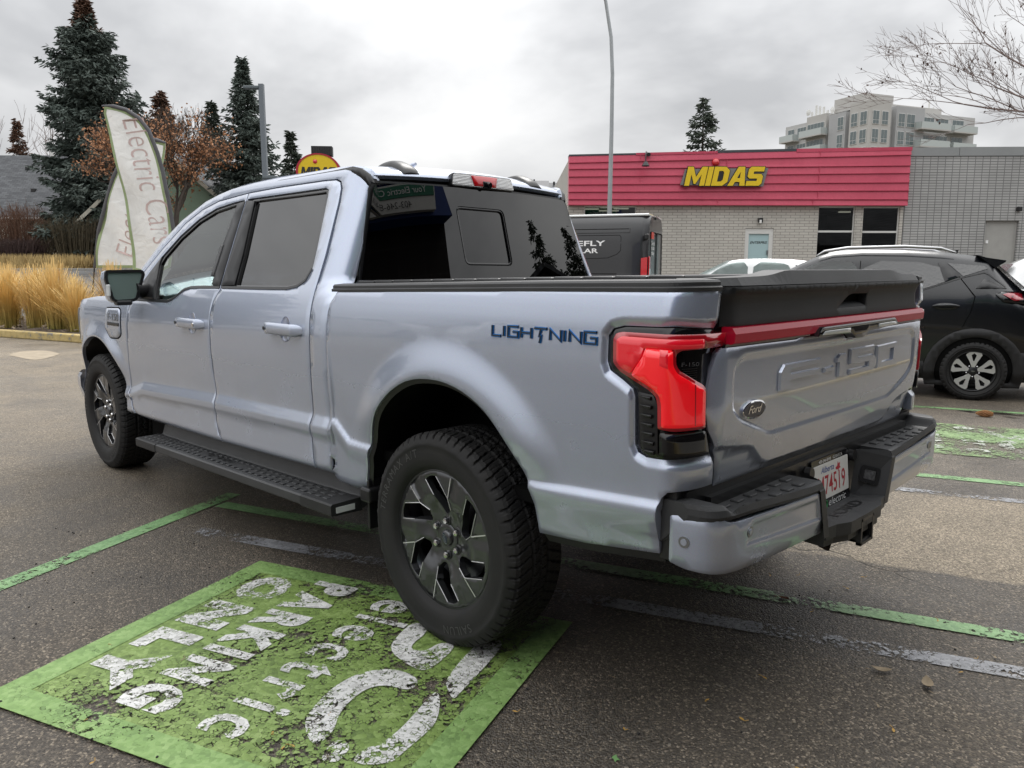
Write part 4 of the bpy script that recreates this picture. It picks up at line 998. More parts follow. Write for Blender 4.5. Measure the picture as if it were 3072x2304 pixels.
m.add(V[:n],[tuple(range(n))]);m.add(V[-n:],[tuple(range(n))[::-1]])
mirror(m.build('bed_rail_cap',PLASTIC2,TR,recalc=True))
m=MB()
for i in range(13):
    x=.70-i*.125; z=1.346+.0155*(.655-x)/1.0*1.0
    zz_=1.341+plin(x,[(-1.0,.036),(.7,.0)])
    m.box((x-.0625,0,zz_),(.121,1.66,.022),bev=.006,M=Matrix.Identity(4))
m.build('bed_cover',SATIN,TR)
m=MB(); m.bb((-.995,-.80,1.30),(-.955,.80,1.366),bev=.005); m.bb((-.90,-.86,1.0),(.66,.86,1.30)); m.build('bed_cover_frame',SATIN,TR)
# ---- rear bumper
PC=[(-.980,.948),(-1.045,.944),(-1.095,.928),(-1.118,.892),(-1.128,.84),(-1.132,.76),(-1.135,.60),(-1.137,.26),(-1.138,0)]
_cl=[0]
PC=chaikin(PC,2,False)
for a,b in zip(PC,PC[1:]): _cl.append(_cl[-1]+math.dist(a,b))
def pcur(s):
    s=max(0,min(_cl[-1]-1e-6,s))
    for i in range(len(_cl)-1):
        if s<=_cl[i+1]: t=(s-_cl[i])/(_cl[i+1]-_cl[i]); return (lerp(PC[i][0],PC[i+1][0],t),lerp(PC[i][1],PC[i+1][1],t))
def s_of_y(y):
    for i in range(len(PC)-1):
        if PC[i][1]>=y>=PC[i+1][1] and PC[i][1]!=PC[i+1][1]: return lerp(_cl[i],_cl[i+1],(PC[i][1]-y)/(PC[i][1]-PC[i+1][1]))
    return 0
sy=s_of_y
BREC=rcorner([(sy(.80),.628),(sy(.76),.694),(sy(.335),.674),(sy(.302),.592)],.012)
def BS(s,z):
    x,y=pcur(s); t=sst(.60,.54,z)*.012*(1-.3*sst(.3,0,s)); 
    k=0
    if inpoly(s,z,BREC): k=.006*sst(0,.014,sdist(s,z,BREC))
    tp=.004*sst(.70,.735,z)
    c=Vector((x+.25,y*.70,z)); n=(Vector((x,y,z))-c);n.z=0;n.normalize()
    return tuple(Vector((x,y,z))-n*(t+k+tp))
bo=[(0.0,.722),(sy(.93),.738),(sy(.907),.740),(sy(.885),.720),(sy(.86),.714),(sy(.34),.690),(sy(.328),.683),(sy(.278),.540),(sy(.60),.553),(sy(.83),.566),(sy(.90),.572),(sy(.945),.578),(0.0,.588)]
bex=[]
for d in (-.004,.001,.005,.009,.013,.018): bex+=resample(shrink(BREC,d),.014)
bp=panel('rear_bumper',BS,[rcorner(bo,.008)],PAINT,TR,.03,None,bex,.02,out=(-1,.3,0))
for s_,z_ in ((sy(.945),.655),(sy(.772),.668)):
    pr_=[(s_+.0165*math.cos(a)*1.0,z_+.0165*math.sin(a)) for a in np.linspace(0,6.283,21)[:-1]]
    ps=panel('parking_sensor',BS,[pr_],STEEL,bp,.03,None,[],.003,out=(-1,.3,0),off=.002,tilt=0)
    panel('sensor_disc',BS,[[(s_+.0095*math.cos(a),z_+.0095*math.sin(a)) for a in np.linspace(0,6.283,17)[:-1]]],PAINT,ps,.03,None,[],.002,out=(-1,.3,0),off=.0035,tilt=0)
# black upper pad + corner
def padsec(y):
    c=sst(.835,.885,y)  # raised outer corner
    zt=lerp(.722,.764,c); zl=lerp(.688,.722,sst(.3,.86,y))
    x,_=pcur(sy(min(y,.9475)))
    xf=x
    return [(xf+.004,zl),(xf-.002,zl+.012),(xf+.004,lerp(zl+.03,zt-.012,c)),(xf+.016,zt),(lerp(-.998,-.985,c),zt),(lerp(-.984,-.98,c),.764),(-.93,.766),(-.93,.62)]
ys=np.concatenate([np.linspace(.305,.83,16),np.linspace(.845,.944,16)]); m=MB();V=[];n=8
for y in ys: V+=[(max(a,-2),y,b) for a,b in padsec(y)]
m.add(V,[(i*n+k,i*n+(k+1)%n,(i+1)*n+(k+1)%n,(i+1)*n+k) for i in range(len(ys)-1) for k in range(n)],False)
m.add(V[:n],[tuple(range(n))]);m.add(V[-n:],[tuple(range(n))[::-1]])
pad=m.build('bumper_step_pad',PLASTIC2,TR,recalc=True)
m=MB()
for i in range(6):
    for j in range(2):
        m.box((-1.095+.052*j,.40+.078*i-.02*j,.7235),(.030,.040,.009),bev=.004)
m.build('pad_tread',PLASTIC2,pad)
m=MB(); a=[]; # niche side wall with frame
m.add([(-1.141,.335,.695),(-1.141,.300,.695),(-1.141,.245,.525),(-1.141,.285,.525),(-1.03,.235,.722),(-1.03,.20,.535),(-1.10,.335,.722),(-1.125,.30,.722)],[(0,1,2,3),(1,4,5,2),(0,6,7,1),(7,4,1)])
wl=m.build('niche_wall',PLASTIC2,TR)
m=MB(); 
exv=Vector((.111,-.065,.027)).normalized(); nv_=Vector((-.535,-.80,.26)).normalized(); c=Vector((-1.082,.243,.628))+nv_*.003; M=frame(c,exv,nv_.cross(exv))
m.prism(rcorner([(-.035,-.032),(.035,-.032),(.035,.032),(-.035,.032)],.01),M,.004,holes=[rcorner([(-.022,-.02),(.022,-.02),(.022,.02),(-.022,.02)],.006)]); fg=m.build('socket_frame',SATIN,wl)
m=MB(); m.prism(rcorner([(-.02,-.018),(.02,-.018),(.02,.018),(-.02,.018)],.005),M,.0025); m.build('socket_lens',simple('socket_lens',(.12,.12,.125),.1,coat=1,var=.6,vs=90),wl)
for o in (bp,pad,wl): mirror(o)
# centre step, plate wall
m=MB(); st=[(-1.02,.25),(-1.138,.262),(-1.145,.20),(-1.170,.135),(-1.172,0)]; st=st+[(a,-b) for a,b in st[::-1][1:]]
M=Matrix.Identity(4); M[2][3]=.512; m.prism(st,M,.043); M2=M.copy(); M2[2][3]=.485; m.prism([(a+.01 if a<-1.1 else a,b*.97) for a,b in st],M2,.027)
sp=m.build('centre_step',PLASTIC2,TR)
v,f=text('FORD',1,0,.02); xs=[q[0] for q in v]; m=MB(); M=frame(Vector((-1.115,0,.5565)),(0,-1,0),(1,0,0)); k=.24/(max(xs)-min(xs)); mid=(max(xs)+min(xs))/2; m.add([M@Vector(((q[0]-mid)*k,q[1]*k*.6,0)) for q in v],f); m.build('step_lettering',SATIN,sp)
m=MB(); m.bb((-.99,.80,.585),(-.94,.935,.785)); mirror(m.build('bumper_gap_shroud',SATIN,TR))
m=MB(); m.bb((-1.02,-.80,.52),(-.94,.80,.75)); m.bb((-1.0,-.9,.70),(-.93,.9,.78)); m.build('bumper_beam',SATIN,TR)
PM=frame(Vector((-1.030,-.005,.650)),(0,-1,0),(.10,0,1))
m=MB(); m.prism(rcorner([(-.158,-.098),(.158,-.098),(.158,.088),(-.158,.088)],.008),PM,.006); fr_=m.build('plate_frame',GLOSSB,TR)
m=MB(); M=PM@Matrix.Translation((0,0,.006)); m.prism(rcorner([(-.146,-.062),(.146,-.062),(.146,.066),(-.146,.066)],.006),M,.002); pl_=m.build('licence_plate',simple('plate_white',(.72,.72,.70),.35),fr_)
def onM(name,body,x,y,h,Lw,mat,par,M,shear=0,bold=0,z=.0005):
    v,f=text(body,1,shear,bold); xs=[q[0] for q in v]; hh=max(q[1] for q in v); k=h/hh; kx=Lw/(max(xs)-min(xs)); mid=(max(xs)+min(xs))/2
    m=MB(); m.add([M@Vector((x+(q[0]-mid)*kx,y+q[1]*k,z)) for q in v],f); return m.build(name,mat,par)
PT=PM@Matrix.Translation((0,0,.0082))
onM('plate_number','M74519',0,-.045,.068,.23,REDINK,pl_,PT,0,.005); onM('plate_province','Alberta',-.035,.034,.022,.11,BLUEINK,pl_,PT,.3)
m=MB(); m.prism([(.035+.0,.035),(.05,.04),(.055,.055),(.063,.045),(.075,.05),(.07,.036),(.078,.03),(.06,.026),(.058,.018),(.055,.026),(.04,.027)],PT,.0005); m.build('plate_flower',REDINK,pl_)
PT2=PM@Matrix.Translation((0,0,.0065))
onM('frame_lettering','403-246-8990   GOEVS.CA',0,.0715,.0105,.20,WHITE,fr_,PT2); onM('frame_lettering','electric',.045,-.0925,.026,.15,WHITE,fr_,PT2,.25)
m=MB(); m.tube([PT2@Vector((-.062+.014*math.cos(a),-.080+.013*math.sin(a),.001)) for a in np.linspace(0,6.28,21)],.0035,6); m.build('frame_ring',simple('ring_green',(.02,.22,.06),.4),fr_)
for sgn in(-1,1):
    m=MB(); m.cyl(PM@Vector((sgn*.185,.055,0)),PM@Vector((sgn*.185,.055,.02)),.022,.02,seg=18); m.build('harness_socket',SATIN,TR)
m=MB(); 
for a,b in(((-1.165,-.056,.452),(-.90,-.046,.535)),((-1.165,.03,.452),(-.90,.040,.535)),((-1.165,-.056,.526),(-.90,.040,.535)),((-1.165,-.056,.452),(-.90,.040,.461))): m.bb(a,b)
m.bb((-1.172,-.063,.445),(-1.155,.047,.455));m.bb((-1.172,-.063,.532),(-1.155,.047,.542));m.bb((-1.172,-.063,.445),(-1.155,-.053,.542));m.bb((-1.172,.037,.445),(-1.155,.047,.542))
m.build('hitch_receiver',SATIN,TR)
m=MB(); m.cyl((-.95,-.35,.52),(-.95,.35,.52),.04,seg=14); M=frame(Vector((-1.09,.19,.42)),(0,-1,0),(0,0,1)); m.prism(chaikin([(0,.09),(.02,.045),(.06,.03),(.12,.03),(.165,.045),(.17,.09)],1),M,-.012,holes=[ell(.085,.058,.028,.014,16)]); m.tube([(-1.08,.17,.46),(-1.1,.15,.445),(-1.085,.10,.45),(-1.07,.10,.47)],.008,8); m.build('tow_bracket',RUST,TR)
# ---- running boards
RB=MB(); 
def rbz(x): return lerp(.372,.434,(2.78-x)/2.205)
xs_=np.linspace(2.78,.575,24); sec=[(1.072,-.046),(1.076,-.040),(1.076,-.006),(1.068,0),(.935,.004),(.928,.012),(.908,.075),(.86,.075),(.86,-.01),(.93,-.046)]
V=[]; 
for i,x in enumerate(xs_):
    for y,z in sec:
        tap=1 if 0<i<23 else .985
        V.append((x,y*tap,rbz(x)+z))
n=len(sec); RB.add(V,[(i*n+k,i*n+(k+1)%n,(i+1)*n+(k+1)%n,(i+1)*n+k) for i in range(23) for k in range(n)]); RB.add(V[:n],[tuple(range(n))]);RB.add(V[-n:],[tuple(range(n))[::-1]])
rb=RB.build('running_board',PLASTIC2,TR,recalc=True)
m=MB()
for i in range(34):
    for j in range(3):
        x=2.72-i*.062+.02*(j%2); 
        if x<.62 or (1.45<x<2.05 and j==1): continue
        m.box((x,.955+.040*j,rbz(x)+.003),(.036,.022,.008),bev=.003,ry=.028)
m.build('board_tread',PLASTIC2,rb)
for x0,x1 in((2.785,2.48),(.82,.570)):
    m=MB(); V=[]
    for x in (x0,x1):
        for y,z in sec[:5]+[(.925,-.05)]: V.append((x,y+.003 if y>1 else y,rbz(x)+z+(.002 if z>-.02 else -.004)))
    m.add(V,[(k,(k+1)%6,6+(k+1)%6,6+k) for k in range(6)]+[tuple(range(6))[::-1],tuple(range(6,12))]); m.build('board_end_cap',PLASTIC,rb,recalc=True)
m=MB(); m.bb((.566,.965,.395),(.572,1.055,.420)); m.build('step_lamp',CLEARLENS,rb)
m=MB(); m.bb((1.45,.985,.4005),(2.02,1.0,.4065),bev=.002); 
v,f=text('F-150',1,0,.02); xq=[q[0] for q in v]; onb=MB(); onb.add([(1.93-(q[0]-min(xq))/(max(xq)-min(xq))*.30,1.0-.03*1+q[1]*.05*1,rbz(1.8)+.007) for q in v],[g[::-1] for g in f]); onb.build('board_lettering',SATIN,rb)
mirror(rb)
m=MB(); m.bb((.46,.80,.33),(.475,.965,.54),bev=.004); m.bb((.43,.90,.45),(.50,.985,.51),bev=.01); mirror(m.build('mud_flap',SATIN,TR))
m=MB()
for x in (2.6,1.7,.9): m.bb((x-.03,.70,rbz(x)-.03),(x+.03,.87,rbz(x)+.02))
m.build('board_bracket',DARK,TR)
# ---- door mirror
mo=[(1.208,1.395),(1.0,1.398),(.985,1.378),(1.042,1.228),(1.062,1.213),(1.165,1.209),(1.19,1.224),(1.217,1.35)]
MM=frame(Vector((2.745,0,0)),(.06,-1,.0),(0.09,0,1))
mo2=rcorner([(-a,b) for a,b in mo],.012); ctr=np.mean(mo2,0)
m=MB(); V=[];rings=[(0,1.0),(.02,1.03),(.06,1.02),(.105,.90),(.13,.62)]; n=len(mo2)
for d,k in rings:
    for a,b in mo2: V.append(MM@Vector((ctr[0]+(a-ctr[0])*k,ctr[1]+(b-ctr[1])*k,-d)))
m.add(V,[(i*n+k,(i+1)*n+k,(i+1)*n+(k+1)%n,i*n+(k+1)%n) for i in range(len(rings)-1) for k in range(n)],True); m.add(V[-n:],[tuple(range(n))])
mh=m.build('door_mirror',PAINT,TR,recalc=True)
m=MB(); m.prism(shrink(mo2,-.003),MM@Matrix.Translation((0,0,-.012)),.020,holes=[shrink(mo2,.013)]); m.bb((2.76,1.085,1.185),(2.82,1.175,1.215),bev=.01); m.build('mirror_bezel',SATIN,mh)
m=MB(); m.sheet(shrink(mo2,.010),MM); m.build('mirror_glass',MIRRORG,mh)
m=MB(); m.tube([(2.82,1.05,1.27),(2.84,.98,1.27),(2.88,.92,1.26)],[.05,.045,.05],12); m.bb((2.72,.90,1.205),(2.95,.955,1.245),bev=.02); m.build('mirror_arm',SATIN,mh)
m=MB(); m.bb((2.755,1.205,1.24),(2.80,1.2185,1.31),bev=.006); m.build('mirror_indicator',CLEARLENS,mh)
mh.location.y=-.04; mirror(mh).location.y=.04
# ---- cabin interior
INT=simple('cabin_trim',(.035,.036,.038),.7,var=.2); SEAT=simple('seat_leather',(.02,.02,.022),.7,var=.2)
m=MB(); m.bb((2.62,-.78,.85),(3.05,.78,1.17),bev=.05,seg=3); m.bb((2.66,.18,1.12),(2.80,.60,1.215),bev=.03,seg=3); m.bb((2.60,-.19,.98),(2.64,.19,1.20),bev=.01); m.bb((.80,-.80,.55),(3.0,.80,.60)); m.bb((1.5,-.14,.6),(2.6,.14,.92),bev=.03); m.build('dashboard',INT,TR)
m=MB(); m.tube([(2.50+.05*math.sin(a),.40+.185*math.cos(a),1.13+.175*math.sin(a)) for a in np.linspace(0,2*math.pi,33)],.016,8,False); m.bb((2.50,.36,1.09),(2.56,.44,1.16),bev=.02); m.bb((2.515,.23,1.11),(2.53,.57,1.14)); m.build('steering_wheel',INT,TR)
for x,n in((1.85,2),(1.32,2)):
    for y in(.40,-.40):
        m=MB(); m.box((x+.18,y,.80),(.52,.50,.16),bev=.06,seg=3); m.box((x-.10,y,1.08),(.14,.48,.58),bev=.06,seg=3,ry=-.2); st_=m.build('seat',SEAT,TR)
        m=MB(); m.box((x-.20,y,1.45),(.09,.26,.17),bev=.035,seg=3,ry=-.15); m.build('headrest',SEAT,st_)
m=MB(); m.box((2.45,0,1.66),(.03,.26,.07),bev=.01); m.build('interior_mirror',INT,TR)
m=MB(); m.bb((2.0,-.55,1.80),(2.4,.55,1.815)); m.bb((.9,-.6,1.815),(2.0,.6,1.83)); m.build('headliner',simple('headliner_grey',(.20,.20,.20),.9),TR)
# ---- wheels (local frame: X to the rear, Y up, Z outboard)
def hash2(a,b): 
    v=math.sin(a*12.9898+b*78.233)*43758.5453; return v-math.floor(v)
def tyre(R,hw,rim,name,par,lug=62,nseg=620,detail=True,M=Matrix()):
    prof=[(rim-.004,hw-.035),(rim+.010,hw-.012),(rim+.022,hw-.004),(rim+.045,hw+.001),(R-.068,hw+.002),(R-.050,hw+.0005),(R-.046,hw+.003),(R-.036,hw-.001),(R-.026,hw-.006)]
    out=[(a,b,0) for a,b in prof]; 
    out+=[(R-.016,hw-.012,1),(R-.008,hw-.018,1),(R-.003,hw-.028,1)]
    tw=hw-.032
    for h in np.linspace(tw,-tw,26 if detail else 10): out.append((R,h,2))
    out+=[(R-.003,-hw+.028,1),(R-.010,-hw+.018,1),(R-.026,-hw+.006,0),(R-.05,-hw,0),(rim+.02,-hw+.01,0),(rim-.004,-hw+.04,0)]
    V=[];n=len(out)
    for k in range(nseg):
        th=2*math.pi*k/nseg; c,s=math.cos(th),math.sin(th); ph=th*lug/(2*math.pi)
        for r,h,kd in out:
            if kd==1:   # shoulder lugs
                fr=(ph+(.0 if h>0 else .5))%1; r-=.0095*(1 if fr<.17 else 0); 
                if h>0 and (ph%2)<1 and .17<fr<.6: h+=.0022
            elif kd==2 and detail:
                a=h/tw; g=0
                if abs(abs(a)-.36)<.045: g=1      # circumferential grooves (zig-zag)
                zz_=.06*(1 if (ph%1)<.5 else -1)
                if abs(a-zz_)<.04: g=max(g,.8)
                off=.35*a*3 if abs(a)<.36 else .9*abs(a)
                fr=(ph+off)%1
                if fr<.15: g=max(g,1 if abs(a)>.40 else .75)
                if abs(((ph*2+off*1.3)%1)-.5)<.09 : g=max(g,.25)
                r-=.0085*g
            elif kd==0 and h>0 and R-.04<r<R-.03: r+=.002*math.sin(ph*math.pi)*(1)
            V.append(M@Vector((r*c,r*s,h)))
    F=[]
    for k in range(nseg):
        k2=(k+1)%nseg
        for i in range(n-1): F.append((k*n+i,k2*n+i,k2*n+i+1,k*n+i+1))
    m=MB(); m.add(V,F,False); o=m.build(name,RUBBER,par)
    import_sm=[(i%(n-1))<9 for i in range(len(F))]; o.data.polygons.foreach_set('use_smooth',import_sm); 
    if o.data.polygons[4].normal.z<0: o.data.flip_normals()
    return o
def polar(r,a): return (r*math.cos(math.radians(a)),r*math.sin(math.radians(a)))
def arctext(body,r,a0,size,M,z,mat,par,name,step=None):
    m=MB(); a=a0
    for ch in body:
        if ch==' ': a-=size*.5/r; continue
        v,f=text(ch,size,0,.0,1,'LEFT'); w=max(q[0] for q in v)
        ca=a-(w/2)/r
        rot=Matrix.Rotation(ca-math.pi/2,4,'Z')
        m.add([M@(Matrix.Translation((r*math.cos(ca),r*math.sin(ca),z))@rot@Vector((q[0]-w/2,q[1],0))) for q in v],f); a-=(w+size*.10)/r
    return m.build(name,mat,par)
SIDEW=simple('tyre_lettering',(.05,.05,.05),.5)
def truck_wheel(x,rot):
    w=bpy.data.objects.new('wheel',None); w.empty_display_size=.1; link(w,TR)
    M0=frame(Vector((x,.852,.4045)),(-1,0,0),(0,0,1)); w.matrix_local=M0
    I=Matrix.Identity(4)
    ty=tyre(.4045,.1345,.262,'tyre',w)
    arctext('TERRAMAX A/T',.318,math.radians(172),.044,I,.1378,SIDEW,ty,'tyre_lettering'); arctext('SAILUN',.318,math.radians(-55),.044,I,.1378,SIDEW,ty,'tyre_lettering')
    Rz=Matrix.Rotation(math.radians(rot),4,'Z')
    def H(u,v):
        r=math.hypot(u,v); a=math.degrees(math.atan2(v,u)) 
        h=.108-.030*sst(.185,.085,r)
        t=((a-31-106)%60)/60    # 0/1 at groove (mid spoke)
        k=abs(t-.5)*2
        h+=.010*sst(.20,.10,r)*sst(.06,.10,r)*k
        h-=.006*sst(.12,.19,r)*sst(.5,.9,k)*(1 if t>.5 else 0)
        q=Rz@Vector((u,v,0)); return (q.x,q.y,h)
    win=[polar(.234,113),polar(.242,105),polar(.240,97),polar(.172,78),polar(.125,72),polar(.096,82),polar(.098,91),polar(.17,106)]
    holes=[]
    for k in range(6):
        c,s=math.cos(math.radians(60*k)),math.sin(math.radians(60*k)); holes.append(rcorner([(a*c-b*s,a*s+b*c) for a,b in win],.008,2))
    circ=[polar(.2575,a) for a in range(0,360,5)]
    rm=panel('rim',H,[circ]+holes,WHEELM,w,.018,None,[],.028,out=(0,0,1),tilt=.55)
    m=MB(); m.lathe([(.2575,.106),(.264,.108),(.266,.103),(.262,.09),(.245,.075),(.238,.0),(.245,-.11),(.262,-.12)],I,72); m.build('rim_barrel',WHEELM,rm)
    m=MB(); m.lathe([(.0,.035),(.17,.035),(.175,.03),(.175,.01),(.0,.01)],I,40); m.build('brake_disc',STEEL,w)
    m=MB(); m.lathe([(0,-.03),(.25,-.03)],I,32); m.box((-.13,.08,.03),(.10,.16,.07),bev=.01,rz=.5); m.build('brake_backing',DARK,w)
    m=MB()
    for k in range(6):
        for a,r0,r1 in((137.5,.172,.250),):
            aa=math.radians(a+60*k); p0=Vector(H(r0*math.cos(aa),r0*math.sin(aa))); p1=Vector(H(r1*math.cos(aa),r1*math.sin(aa))); d=(p1-p0).normalized(); nn=Vector((-d.y,d.x,0))*.0022
            z=Vector((0,0,.0012)); m.add([p0-nn+z,p1-nn+z,p1+nn+z,p0+nn+z],[(0,1,2,3)])
        for L_ in ((win[2],win[3],win[4]),(win[7],win[0])):
            pts=[]
            for a,b in L_:
                c,s=math.cos(math.radians(60*k)),math.sin(math.radians(60*k)); pts.append(Vector(H((a*c-b*s)*.992,(a*s+b*c)*.992)))
            m.tube([q+Vector((0,0,.0005)) for q in pts],.0018,5,False)
    m.build('spoke_highlight',ALLOY,rm)  # bright strips stand in for highlights on grooves and window edges
    m=MB(); m.lathe([(.0,.094),(.024,.094),(.030,.090),(.031,.075)],I,32); m.lathe([(.031,.081),(.050,.084),(.056,.080)],I,32); cp=m.build('centre_cap',WHEELM,w)
    em_=MB(); em_.prism(ell(0,0,.022,.010,24),Rz@Matrix.Translation((0,0,.0935))@Matrix.Rotation(math.radians(-70),4,'Z'),.0015); cpo=em_.build('cap_oval',NAVY,cp)
    v,f=text('Ford',.02,.35); xs=[q[0] for q in v]; M=Rz@Matrix.Translation((0,0,.0955))@Matrix.Rotation(math.radians(-70),4,'Z'); m=MB(); m.add([M@Vector((q[0],q[1]-.006,0)) for q in v],f); m.build('cap_script',STEEL,cp)
    for k in range(6):
        a=math.radians(90+60*k+rot); c=Vector((.0665*math.cos(a),.0665*math.sin(a),0))
        m=MB(); m.lathe([(.0125,.072),(.0125,.090),(.0105,.0945),(.0,.0965)],Matrix.Translation(c),6,False); m.build('lug_nut',CHROME,w)
    m=MB()
    for k in range(6):
        a=math.radians(90+60*k+rot); m.lathe([(.013,.0815),(.019,.0835),(.021,.078)],Matrix.Translation(Vector((.0665*math.cos(a),.0665*math.sin(a),0))),20)
    m.build('nut_recess',SATIN,rm)
    return w
def clone_wheel(w,side):
    c=w.copy(); link(c,TR)
    Mx=Matrix.Scale(-1,4,Vector((0,1,0))) if side<0 else Matrix.Identity(4)
    c.matrix_local=Mx@w.matrix_local
    def rec(s,d):
        for ch in list(s.children):
            k=ch.copy(); link(k,d); rec(ch,k)
    rec(w,c); return c
wr=truck_wheel(0,0)
wf=clone_wheel(wr,1); Mf=frame(Vector((3.695,.852,.4045)),(-1,0,0),(0,0,1)); wf.matrix_local=Mf@Matrix.Rotation(math.radians(14),4,'Z')
clone_wheel(wr,-1); clone_wheel(wf,-1)
# ------------------------------------------------------------------ other vehicles
def ringy(sp,a,z):
    w=plin(a,sp['w']);zb=sp['zb'];zt=plin(a,sp['top']);zl=min(plin(a,sp['belt']),zt-.02);wr=min(plin(a,sp['wr']),w)
    K=[(zb,w*.88),(zb+.10,w*.965),(lerp(zb,zl,.55),w),(lerp(zb,zl,.85),w*.995),(zl,w*.965)]
    if zt-zl>.1: K+=[(zt-.07,wr+.015),(zt-.02,wr-.03),(zt+.001,wr-.10)]
    else: K+=[(zt,w*.90)]
    K=[K[0]]+[k for i,k in enumerate(K[1:]) if k[0]>K[i][0]+1e-4]
    return plin(z,K),K
def car_body(sp,name,mat,par):
    A=np.unique(np.concatenate([np.linspace(sp['a0'],sp['a1'],46),[k[0] for k in sp['top']]])); A=A[(A>=sp['a0'])&(A<=sp['a1'])]
    m=MB();V=[];NR=17
    for a in A:
        zt=plin(a,sp['top']); zb=sp['zb']; half=[]
        for t in np.linspace(0,1,NR-1):
            z=zb+(zt-zb)*t; half.append((ringy(sp,a,z)[0],z))
        half.append((0,zt+.012))
        r=[(y,z) for y,z in half]+[(-y,z) for y,z in half[::-1][1:]]
        V+=[(a,y,z) for y,z in r]
    n=2*NR-1
    m.add(V,[(i*n+k,i*n+(k+1)%n,(i+1)*n+(k+1)%n,(i+1)*n+k) for i in range(len(A)-1) for k in range(n)],True)
    m.add(V[:n],[tuple(range(n))],True); m.add(V[-n:],[tuple(range(n))[::-1]],True)
    return m.build(name,mat,par,recalc=True)
def car_S(sp): return lambda a,z:(a,ringy(sp,a,z)[0],z)
def arch_poly(a,z0,R,n=22,low=.16): 
    return [(a+R*math.cos(t),z0+R*math.sin(t)) for t in np.linspace(-.35,math.pi+.35,n)]
def alloy_wheel(par,x,y,R,rim,hw,kind=0):
    w=bpy.data.objects.new('wheel',None); link(w,par); w.empty_display_size=.1
    w.matrix_local=frame(Vector((x,y,R)),(-1,0,0),(0,0,1))
    tyre(R,hw,rim,'tyre',w,40,240,True)
    m=MB(); m.lathe([(rim,hw-.02),(rim+.004,hw-.012),(rim-.012,hw-.03),(rim-.02,-.02),(0,-.02)],Matrix(),48); rm=m.build('rim',SATIN,w)
    I=Matrix.Identity(4)
    for k in range(5):
        T=Matrix.Rotation(math.radians(72*k+90),4,'Z')@Matrix.Translation((0,0,hw-.045))
        m=MB(); pl=[(.045,-.016),(.10,-.036),(rim*.80,-.076),(rim*.97,-.064),(rim*.985,.0),(rim*.97,.064),(rim*.80,.076),(.10,.036),(.045,.016)]
        m.prism(pl,T,.018,holes=[[(.11,-.006),(rim*.80,-.024),(rim*.90,0),(rim*.80,.024),(.11,.006)]]); m.build('spoke',ALLOY,rm)
    m=MB(); m.lathe([(.048,hw-.05),(.048,hw-.03),(.04,hw-.025),(0,hw-.024)],I,24); hb=m.build('hub',SATIN,rm)
    m=MB(); m.prism([(-.018,-.003),(-.006,-.003),(-.004,-.008),(.006,-.008),(.006,-.003),(.018,-.003),(.016,.004),(.005,.004),(.004,.008),(-.006,.008),(-.006,.004),(-.018,.004)],Matrix.Translation((0,0,hw-.024)),.003); m.build('hub_emblem',STEEL,hb)
    for k in range(5):
        t=math.radians(72*k+54); m=MB(); m.lathe([(.010,hw-.05),(.010,hw-.034),(.007,hw-.03),(0,hw-.029)],Matrix.Translation((.062*math.cos(t),.062*math.sin(t),0)),8); m.build('lug_nut',CHROME,rm)
    m=MB(); m.lathe([(.14,.0),(.14,.012),(0,.012)],I,24); m.build('brake_disc',STEEL,w)
    return w
def clone(w,par,M):
    c=w.copy(); link(c,par); c.matrix_local=M@w.matrix_local
    def rec(s,d):
        for ch in list(s.children): k=ch.copy(); link(k,d); rec(ch,k)
    rec(w,c); return c
def frame_on(S,name,outer,inner,mat,par,off): return panel(name,S,[outer,inner],mat,par,.08,None,[],.01,off=off,tilt=.3)
HEAD=math.radians(20)
def place(e,s,d,h): e.location=W(s,d,0); e.rotation_euler=(0,0,h)
# ---- black SUV beside the pickup (local X forward, rear axle at 0)
suv=empty('parked_suv','black wet SUV with silver roof rails and two-tone alloy wheels, behind the pickup tailgate','SUV')
_n=Vector((-math.sin(HEAD),math.cos(HEAD),0)); _b=Vector((.14,-6.55,0))-_n*.845; suv.location=_b; suv.rotation_euler=(0,0,HEAD)
SP=dict(a0=-.78,a1=3.42,zb=.20,top=[(-.78,.80),(-.70,1.02),(-.42,1.16),(-.13,1.44),(-.06,1.515),(.1,1.545),(.4,1.588),(.75,1.612),(1.19,1.617),(1.49,1.597),(1.64,1.55),(1.8,1.478),(2.06,1.34),(2.4,1.12),(2.5,1.08),(3.05,1.0),(3.33,.90),(3.42,.74)],
 belt=[(-.78,.70),(-.5,1.05),(0,1.13),(.57,1.12),(1.2,1.08),(2.4,1.02),(3.42,.66)],w=[(-.78,.62),(-.6,.75),(-.3,.82),(.1,.845),(2.4,.84),(3.1,.76),(3.42,.58)],wr=[(-.5,.55),(0,.60),(1.2,.615),(2.4,.62)])
SV=car_S(SP); sb=car_body(SP,'body',BLACKPAINT,suv)
panel('front_window',SV,[chaikin([(1.86,1.36),(1.70,1.447),(1.55,1.487),(1.215,1.497),(1.235,1.13),(2.05,1.12),(2.08,1.22)],1)],GLASS_WET,suv,.1,None,[],.006,off=.006,tilt=0)
panel('rear_window',SV,[chaikin([(1.165,1.495),(.42,1.463),(.345,1.28),(.33,1.262),(.60,1.165),(1.175,1.10)],1)],GLASS_WETD,suv,.1,None,[],.006,off=.006,tilt=0)
panel('quarter_window',SV,[[(.325,1.458),(-.02,1.428),(-.055,1.40),(.175,1.318)]],GLASS_WETD,suv,.1,None,[],.006,off=.006,tilt=0)
panel('pillar_vent',SV,[[(.055,1.19),(-.02,1.292),(-.235,1.19)]],SATIN,suv,.1,None,[],.006,off=.007,tilt=.5)
panel('window_pillar',SV,[[(.418,1.463),(.335,1.46),(.20,1.318),(.345,1.258),(.36,1.29)]],GLOSSB,suv,.1,None,[],.006,off=.007,tilt=.3)
